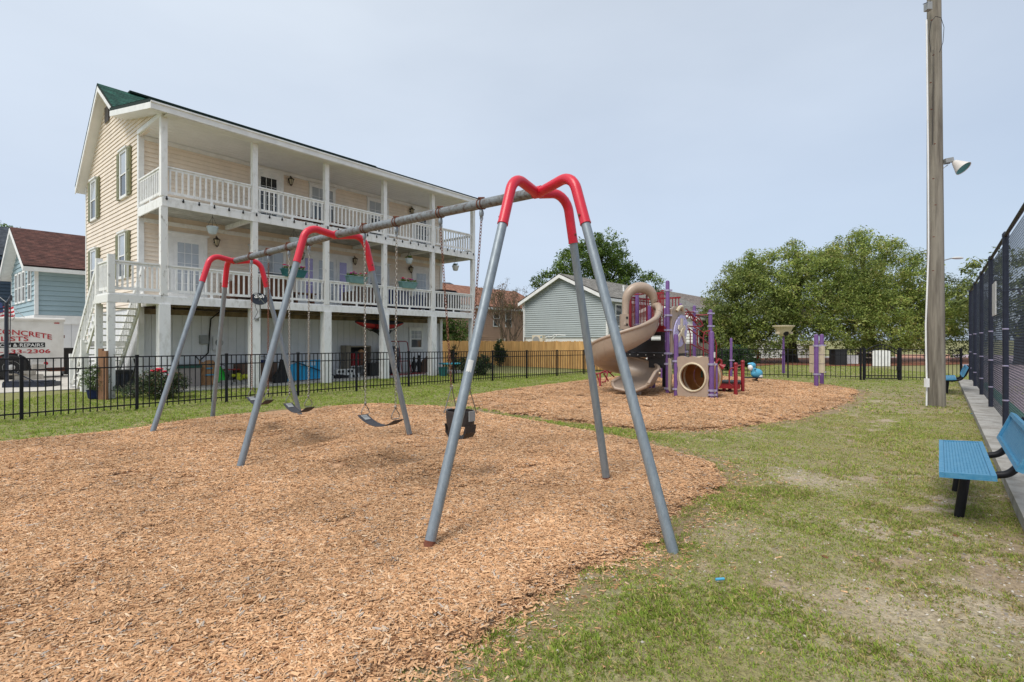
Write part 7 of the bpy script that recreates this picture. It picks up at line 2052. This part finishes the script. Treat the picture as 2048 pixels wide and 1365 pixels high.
MB(HF).tube([(ta + 0.5, 0.94, 0.78), (tb_ + 0.25, 0.92, 0.13)], 0.018, 8).build('shaft', m_black, pdl)
MB(HF).bar((tb_ + 0.2, 0.92, 0.14), (tb_ + 0.75, 0.92, 0.06), 0.16, 0.02, (0, 1, 0)).build('blade', m_black, pdl)
bgb = thing('black_bag', G(563, 760), 'tall black fabric bag slumped against the paddle board', 'bag')
c = yard(563, 761, 1.5); fr = frame(c)
MB(fr).prism([(-0.20, 0, 0.03), (0.20, 0, 0.03), (0.24, 0, 0.22), (0.15, 0, 0.72), (0.22, 0, 0.84), (0.05, 0, 0.86), (-0.02, 0, 0.5), (-0.26, 0, 0.2)], (0, 0.22, 0)).build('bag_body', m_dark, bgb)
# shelf with tools, blocks, bins
shf = thing('wooden_shelf', hw(7.6, 1.7, 0), 'weathered wooden shelf with tools under the porch', 'shelf')
s0_, s1_ = wall_t(691, 1.75), wall_t(741, 1.75)
MB(HF).box(s0_, 1.70, 0.05, s0_ + 0.22, 2.1, 1.32).build('side_board', m_greywood, shf)
MB(HF).box(s1_ - 0.04, 1.70, 0.05, s1_, 2.1, 1.28).build('side_board', m_greywood, shf)
MB(HF).box(s0_ + 0.221, 1.68, 1.24, s1_ - 0.041, 2.1, 1.30).build('shelf_top', m_greywood, shf)
MB(HF).box(s0_ + 0.221, 1.68, 0.42, s1_ - 0.041, 2.1, 0.46).build('shelf_board', m_sign, shf)
MB(HF).box(s0_ + 0.221, 2.06, 0.47, s1_ - 0.041, 2.1, 1.235).build('back_board', m_dark, shf)
rtl = thing('red_tools', hw(7.8, 1.75, 0.46), 'red and orange garden tools on the wooden shelf', 'tools')
MB(HF).box(s0_ + 0.32, 1.72, 0.461, s0_ + 0.40, 1.85, 1.0).box(s0_ + 0.50, 1.72, 0.461, s0_ + 0.60, 1.85, 0.96).build('red_handle', m_flagr, rtl)
MB(HF).lathe([(0.16, 0), (0.13, 0.08), (0.001, 0.16)], (s0_ + 0.78, 1.8, 1.0), 10).build('orange_cap', m_kraft, rtl)
MB(HF).box(s0_ + 0.66, 1.72, 0.461, s0_ + 0.95, 1.95, 0.99).build('tool_case', m_brownwood, rtl)
cbs = thing('cinder_blocks', G(678, 757), 'heap of pale cinder blocks in front of the wooden shelf', 'blocks')
for k, (x_, z_) in enumerate(((0, 0), (0.42, 0), (0.84, 0), (0.2, 0.2), (0.62, 0.2))):
    o = MB(frame(yard(664, 758, 0.9))).box(x_, 0, z_ + 0.002, x_ + 0.39, 0.2, z_ + 0.192).build('block', m_paleren, cbs)
    for q_ in (0.06, 0.22): MB(frame(yard(664, 758, 0.9))).box(x_ + q_, -0.006, z_ + 0.05, x_ + q_ + 0.11, -0.001, z_ + 0.15).build('block_hole', m_dark, o)
crate('black_tote', 'black plastic tote beside the wooden shelf', 'box', 738, 763, 752, 724, 0.5, m_black2, m_black2)
# kayak slung under the lower deck
ky = thing('kayak', hw(8.5, 0.6, 2.1), 'red and black kayak slung under the lower porch', 'kayak')
k0, k1 = wall_t(712, 0.6), wall_t(806, 0.6)
secs = 15
for nm, mat, z0_, sg in (('hull', m_kayred, 2.16, -1), ('deck_shell', m_dark, 2.162, 1)):
    vs, fs = [], []
    for i in range(secs):
        f_ = i / (secs - 1); b_ = math.sin(math.pi * min(0.985, max(0.015, f_))) ** 0.55
        zc2 = z0_ + 0.10 * (2 * f_ - 1) ** 2
        for j in range(9):
            w_ = math.pi * j / 8
            vs.append((k0 + (k1 - k0) * f_, 0.62 - 0.33 * b_ * math.cos(w_), zc2 + sg * 0.21 * b_ * math.sin(w_) + (0.001 * sg)))
    for i in range(secs - 1):
        for j in range(8): fs.append((i * 9 + j, i * 9 + j + 1, (i + 1) * 9 + j + 1, (i + 1) * 9 + j))
        fs.append((i * 9, (i + 1) * 9, (i + 1) * 9 + 8, i * 9 + 8))
    MB(HF).add(vs, fs, True).build(nm, mat, ky)
for f_ in (0.3, 0.75): MB(HF).tube([(k0 + (k1 - k0) * f_, 0.25, 2.55), (k0 + (k1 - k0) * f_, 0.27, 2.05), (k0 + (k1 - k0) * f_, 0.62, 1.90), (k0 + (k1 - k0) * f_, 0.98, 2.05), (k0 + (k1 - k0) * f_, 1.0, 2.55)], 0.014, 6).build('sling', m_black, ky)
MB(HF).prism([(k0 + 0.7, 0.4, 1.97), (k0 + 1.6, 0.4, 1.95), (k0 + 1.5, 0.4, 1.8), (k0 + 1.25, 0.4, 1.62), (k0 + 1.1, 0.4, 1.8)], (0, 0.35, 0)).build('cockpit_skirt', m_dark, ky)
# hand truck, barrel and firewood
htk = thing('hand_truck', G(808, 752), 'red tubular hand truck leaning by a dark barrel', 'hand truck')
tA, tB = wall_t(786, 1.2), wall_t(822, 1.2)
MB(HF).tube([(tA, 1.2, 0.1), (tA, 1.45, 1.42), (tA + 0.1, 1.46, 1.48), (tB - 0.1, 1.46, 1.48), (tB, 1.45, 1.42), (tB, 1.2, 0.1)], 0.022, 8).tube([(tA, 1.3, 0.6), (tB, 1.3, 0.6)], 0.02, 8).tube([((tA + tB) / 2, 1.2, 0.1), ((tA + tB) / 2, 1.45, 1.46)], 0.018, 8).build('tube_frame', m_pred, htk)
MB(HF).box(tA - 0.4, 0.6, 0.05, tB + 0.4, 1.2, 0.075).build('toe_plate', m_pred, htk)
brl = thing('barrel', hw((tA + tB) / 2 - 0.3, 1.5, 0), 'dark ribbed barrel standing under the porch by the red hand truck', 'barrel')
MB(HF).lathe([(0.38, 0.08), (0.42, 0.12), (0.42, 0.35), (0.44, 0.37), (0.42, 0.40), (0.42, 0.8), (0.44, 0.82), (0.42, 0.85), (0.42, 1.12), (0.38, 1.2), (0.001, 1.21)], ((tA + tB) / 2 - 0.35, 1.62, 0), 20).build('barrel_body', m_navy, brl)
MB(HF).lathe([(0.3, 1.215), (0.28, 1.26), (0.001, 1.27)], ((tA + tB) / 2 - 0.35, 1.62, 0), 16).build('barrel_lid', m_black2, brl)
for k, (px_, nm, lb) in enumerate(((828, 'garden_statue', 'small black garden figure under the porch by the hand truck'), (838, 'garden_statue', 'taller black garden figure left of the brown sack'))):
    c = hw(wall_t(px_, 1.3), 1.3, 0.05); o = thing(nm, c, lb, 'figure', 'dark garden figures')
    hgt = 0.75 + 0.08 * k
    MB().lathe([(0.11, 0), (0.12, 0.04), (0.06, 0.08), (0.09, hgt * 0.3), (0.11, hgt * 0.55), (0.05, hgt * 0.75), (0.07, hgt * 0.88), (0.001, hgt)], c, 10).build('figure_body', m_dark, o)
    MB().bar(c + Vector((-0.08, 0, hgt * 0.6)), c + Vector((-0.16, 0, hgt * 0.35)), 0.04, 0.04).bar(c + Vector((0.08, 0, hgt * 0.6)), c + Vector((0.15, 0, hgt * 0.4)), 0.04, 0.04).build('arm', m_dark, o)
c = hw(wall_t(849, 1.3), 1.3, 0.05); o = thing('sack', c, 'brown slumped sack by the last porch pier', 'sack')
MB().prism([c + Vector((-0.3, 0, 0)), c + Vector((0.3, 0, 0)), c + Vector((0.3, 0, 0.62)), c + Vector((0.12, 0, 0.75)), c + Vector((-0.12, 0, 0.55)), c + Vector((-0.2, 0, 0.25))], (0, 0.35, 0)).build('sack_body', m_wicker, o)
# turquoise table on the lawn beyond the porch
tq = thing('round_table', G(899, 748), 'turquoise round garden table on the lawn past the porch end', 'table')
c = G(899, 748)
MB().lathe([(0.48, 0.44), (0.50, 0.46), (0.50, 0.49), (0.001, 0.50)], c, 24).build('table_top', m_cyan, tq)
for k in range(4):
    w_ = k * 1.57 + 0.6; MB().tube([c + Vector((0.36 * math.cos(w_), 0.36 * math.sin(w_), 0)), c + Vector((0.3 * math.cos(w_), 0.3 * math.sin(w_), 0.44))], 0.03, 6).build('leg', m_brownwood, tq)
c2 = G(886, 752)
tq2 = thing('teal_tub', c2, 'teal plastic tub beside the turquoise table', 'tub')
MB().lathe([(0.16, 0), (0.2, 0.36), (0.22, 0.37), (0.18, 0.37), (0.16, 0.2), (0.001, 0.2)], c2, 14).build('tub_body', m_tealdk, tq2)
sh_k = thing('shepherd_hook', G(912, 742), 'thin black forked garden hook in front of the cedar fence', 'hook')
c = G(908, 742)
for e in (-0.34, 0.0, 0.30): MB().tube([c, c + Vector((e * 0.4, 0, 0.9)), c + Vector((e, 0, 1.5 if e else 1.7))], 0.011, 5).build('rod', m_black, sh_k)

# ------------------------------------------------------------------ things on the porches
def hanging(px, py, label, mat, z_top, plant=False, s=0.15):
    t_ = wall_t(px, s); zb = wall_z(px, py, s)
    c = hw(t_, s, zb)
    o = thing('hanging_planter', c, label, 'planter', 'planters hanging from the porch ceilings')
    MB().lathe([(0.09, -0.11), (0.11, -0.09), (0.155, 0.08), (0.165, 0.08), (0.165, 0.11), (0.14, 0.11), (0.13, 0.05), (0.001, 0.05)], c, 16).build('pot', mat, o)
    for k in range(3):
        w_ = k * 2.094; MB().tube([c + Vector((0.155 * math.cos(w_), 0.155 * math.sin(w_), 0.1)), c + Vector((0, 0, 0.42))], 0.004, 4).build('hanger_wire', m_black, o)
    MB().tube([c + Vector((0, 0, 0.42)), Vector((c.x, c.y, z_top))], 0.005, 4).build('hook', m_black, o)
    if plant:
        g = np.random.default_rng(int(px)); V, cc = leaves(g, np.array([[c.x + g.uniform(-.1, .1), c.y + g.uniform(-.1, .1), c.z + 0.13 + g.uniform(0, .08)] for _ in range(10)]), np.full(10, 0.07), 14, 0.06, MAP)
        crown_mesh('plant', V, cc, o)
hanging(425, 461, 'pale blue hanging pot in the first lower porch bay, by the door', m_palepot, Z2b + 0.1)
hanging(588, 483, 'pale hanging pot just behind the swing beam, second lower bay', m_palepot, Z2b + 0.1)
hanging(818, 523, 'pale hanging pot with a small plant in the fourth lower bay', m_palepot, Z2b + 0.1, True)
hanging(911, 537, 'grey hanging pot at the far open end of the lower porch', m_sign, Z2b + 0.1, True)
def rail_box(px, label, mat, drop=0):
    t_ = wall_t(px, -0.05)
    c = hw(t_, -0.04, Z1 + 0.90)
    o = thing('flower_box', c, label, 'flower box', 'flower boxes on the lower porch rail')
    fr = frame(c)
    MB(fr).prism([(-0.42, -0.13, 0.20), (0.42, -0.13, 0.20), (0.32, -0.10, -0.03), (-0.32, -0.10, -0.03)], (0, 0.24, 0)).build('trough', mat, o)
    MB(fr).box(-0.44, -0.145, 0.201, 0.44, 0.12, 0.23).build('trough_rim', mat, o)
    g = np.random.default_rng(int(px)); n = 26
    V, cc = leaves(g, np.array([tuple(fr @ Vector((g.uniform(-.38, .38), g.uniform(-.08, .08), 0.26 + g.uniform(0, .06)))) for _ in range(n)]), np.full(n, 0.06), 14, 0.055, MAP)
    crown_mesh('plant', V, cc, o)
    for k in range(9):
        f = MB(); p = fr @ Vector((g.uniform(-.38, .38), g.uniform(-.10, .04), 0.32 + g.uniform(0, .07)))
        for q_ in range(5): f.ell(p + Vector((0.028 * math.cos(q_ * 1.26), 0.028 * math.sin(q_ * 1.26), 0)), (0.024, 0.024, 0.018), 6, 4)
        f.build('flower', m_mag if k % 3 else m_flw, o)
rail_box(588, 'dark teal flower box with magenta blooms on the porch rail, leftmost', m_tealdk)
rail_box(713, 'sea-green flower box with pink blooms, right of the French door', m_teal)
rail_box(816, 'sea-green flower box with magenta blooms by the last lower door', m_teal)
def sofa(name, label, t0, t1, z, mat, legs=m_brownwood, back=0.85, s0=0.55, cat='sofa'):
    o = thing(name, hw((t0 + t1) / 2, s0 + 0.4, z), label, cat)
    MB(HF).box(t0, s0, z + 0.12, t1, s0 + 0.7, z + 0.40).build('seat', mat, o)
    MB(HF).box(t0, s0 - 0.12, z + 0.12, t1, s0 - 0.005, z + back).build('backrest', mat, o)
    for a_, b_ in ((t0 - 0.12, t0 - 0.004), (t1 + 0.004, t1 + 0.12)): MB(HF).box(a_, s0 - 0.1, z + 0.1, b_, s0 + 0.7, z + 0.62).build('arm', mat, o)
    for x_ in (t0 + 0.1, t1 - 0.1): 
        for y_ in (s0, s0 + 0.6): MB(HF).box(x_ - 0.03, y_ - 0.03, z + 0.001, x_ + 0.03, y_ + 0.03, z + 0.119).build('leg', legs, o)
    return o
a_ = lambda px: wall_t(px, 0.5)
sofa('porch_sofa', 'red-brown wooden sofa seen through the lower porch balusters', a_(468), a_(572), Z1, m_brownwood)
sofa('porch_chair', 'brown wicker chair on the lower porch beside navy cushions', a_(735) - 0.55, a_(735) + 0.25, Z1, m_wicker, cat='chair')
sofa('cushioned_sofa', 'navy cushioned sofa in the fourth bay of the lower porch', a_(770), a_(815), Z1, m_navycl, back=0.8)
sofa('covered_chair', 'blue covered chair near the last lower door', a_(830), a_(845), Z1, m_navycl, back=0.7, cat='chair')
bt = thing('porch_bench', hw(a_(600), 0.9, Z1), 'low brown wooden bench on the lower porch under the flower box', 'bench')
MB(HF).box(a_(592), 0.6, Z1 + 0.38, a_(636), 1.0, Z1 + 0.43).build('seat', m_brownwood, bt)
for x_ in (a_(592) + 0.1, a_(636) - 0.1): MB(HF).box(x_ - 0.04, 0.62, Z1 + 0.002, x_ + 0.04, 0.98, Z1 + 0.379).build('leg', m_brownwood, bt)
gc = thing('covered_grill', hw(TE - 0.9, 0.9, Z1), 'grill under a black cover at the far end of the lower porch', 'grill')
MB(HF).prism([(TE - 1.9, 0.55, Z1 + 0.003), (TE - 0.3, 0.55, Z1 + 0.003), (TE - 0.35, 0.55, Z1 + 0.9), (TE - 0.6, 0.55, Z1 + 1.05), (TE - 1.5, 0.55, Z1 + 1.05), (TE - 1.85, 0.55, Z1 + 0.88)], (0, 0.7, 0)).build('cover', m_dark, gc)
for k, (p0, p1, lb) in enumerate(((590, 640, 'low red-brown bench behind the upper porch balusters, second bay'), (655, 705, 'low red-brown bench behind the upper porch balusters, third bay'))):
    o = thing('low_bench', hw((a_(p0) + a_(p1)) / 2, 0.6, Z2), lb, 'bench')
    MB(HF).box(a_(p0), 0.35, Z2 + 0.22, a_(p1), 0.75, Z2 + 0.30).build('seat', m_brownwood, o)
    for x_ in (a_(p0) + 0.08, a_(p1) - 0.08): MB(HF).box(x_ - 0.05, 0.37, Z2 + 0.002, x_ + 0.05, 0.73, Z2 + 0.219).build('leg', m_brownwood, o)
# string of small lamps along the upper deck edge
sg = thing('string_lights', hw(TE / 2, -0.1, Z2), 'string of small dark bulbs along the edge of the upper porch', 'string lights')
nb = 30
cable = []
for k in range(nb + 1):
    t_ = 0.05 + k * (TE - 0.1) / nb
    cable.append(hw(t_, -0.105, Z2 + 0.0))
    if k < nb: cable.append(hw(t_ + (TE - 0.1) / nb / 2, -0.105, Z2 - 0.035))
MB().tube(cable, 0.006, 4).build('cable', m_white, sg)
bm = MB().lathe([(0.016, 0.0), (0.018, -0.04), (0.03, -0.07), (0.024, -0.10), (0.001, -0.115)], (0, 0, 0), 8).mesh('bulb', m_black)
for k in range(nb + 1): inst('bulb', bm, sg, hw(0.05 + k * (TE - 0.1) / nb, -0.105, Z2 - 0.004))
# satellite dish bolted to the second pier
dt = wall_t(517, -0.45)
dc = P(518, 598, (hw(dt, -0.5, 0)).y)
dsh = thing('satellite_dish', dc, 'dark grey satellite dish mounted on the second lower porch pier', 'satellite dish')
nrm = Vector((0.10, -0.86, 0.42)).normalized()
up_ = Vector((0, 0, 1)); sx_ = nrm.cross(up_).normalized() * -1; sy_ = nrm.cross(sx_).normalized()
if sy_.z < 0: sy_ = -sy_
vs, fs = [], []
for i in range(6):
    r_ = i / 5
    for k in range(24):
        w_ = 2 * math.pi * k / 24
        vs.append(dc + sx_ * (0.27 * r_ * math.cos(w_)) + sy_ * (0.21 * r_ * math.sin(w_) - 0.05 * r_ * math.cos(w_)) - nrm * (0.05 * (1 - r_ * r_)))
for i in range(5):
    for k in range(24): fs.append((i * 24 + k, i * 24 + (k + 1) % 24, (i + 1) * 24 + (k + 1) % 24, (i + 1) * 24 + k))
off = len(vs); vs += [v - nrm * 0.012 for v in vs]
fs += [tuple(off + i for i in reversed(f)) for f in fs[:5 * 24]]
fs += [(5 * 24 + k, 5 * 24 + (k + 1) % 24, off + 5 * 24 + (k + 1) % 24, off + 5 * 24 + k) for k in range(24)]
m_dish = M('charcoal_dish', (0.022, 0.028, 0.038), 0.8, 0.1, 12, spec=0.15)
MB().add(vs, fs, True).build('reflector', m_dish, dsh)
mt_ = Matrix((sx_, sy_, nrm)).transposed()
txt = text_obj('dish', 0.19, m_textw, dc + nrm * 0.0 - sx_ * 0.155 + sy_ * 0.03, mt_.to_euler(), dsh, bold=0.0)
MB().tube([dc - sy_ * 0.18 + sx_ * 0.2 + nrm * 0.0, dc + nrm * 0.42 - sy_ * 0.1 + sx_ * 0.08], 0.014, 6).build('feed_arm', m_bgray, dsh)
MB().cbox(dc + nrm * 0.44 - sy_ * 0.08 + sx_ * 0.07, (0.09, 0.08, 0.07)).build('feed_horn', m_bgray, dsh)
pz = hw(TB, -0.14, 2.2)
MB().tube([dc - nrm * 0.05, dc - nrm * 0.12 - Vector((0, 0, 0.22)), Vector((dc.x - 0.03, dc.y + 0.15, 2.28)), pz], 0.022, 8).build('mast', m_bgray, dsh)
MB().cbox(pz, (0.16, 0.05, 0.10)).build('mount_plate', m_bgray, dsh)
MB().tube([dc - nrm * 0.08 - sx_ * 0.1, dc - Vector((0.12, 0.0, 0.25)), dc - Vector((0.04, 0, 0.42)), pz + Vector((-0.1, 0, -0.05))], 0.008, 5).build('coax_cable', m_black, dsh)

# ------------------------------------------------------------------ small litter on the turf
lt = G(1440, 1163, 0.0)
li = thing('blue_tube', lt, 'small bright blue plastic tube lying on the worn grass', 'litter')
MB().tube([lt + Vector((-0.028, 0, 0.012)), lt + Vector((0.028, 0.004, 0.014))], 0.009, 10).build('tube_piece', m_ltblue, li)
lt = G(1947, 829)
li = thing('blue_stick', lt, 'thin blue plastic stick in the grass near the kerb', 'litter')
MB().bar(lt + Vector((-0.05, 0, 0.015)), lt + Vector((0.06, 0.01, 0.018)), 0.02, 0.012).build('stick_piece', m_ltblue, li)
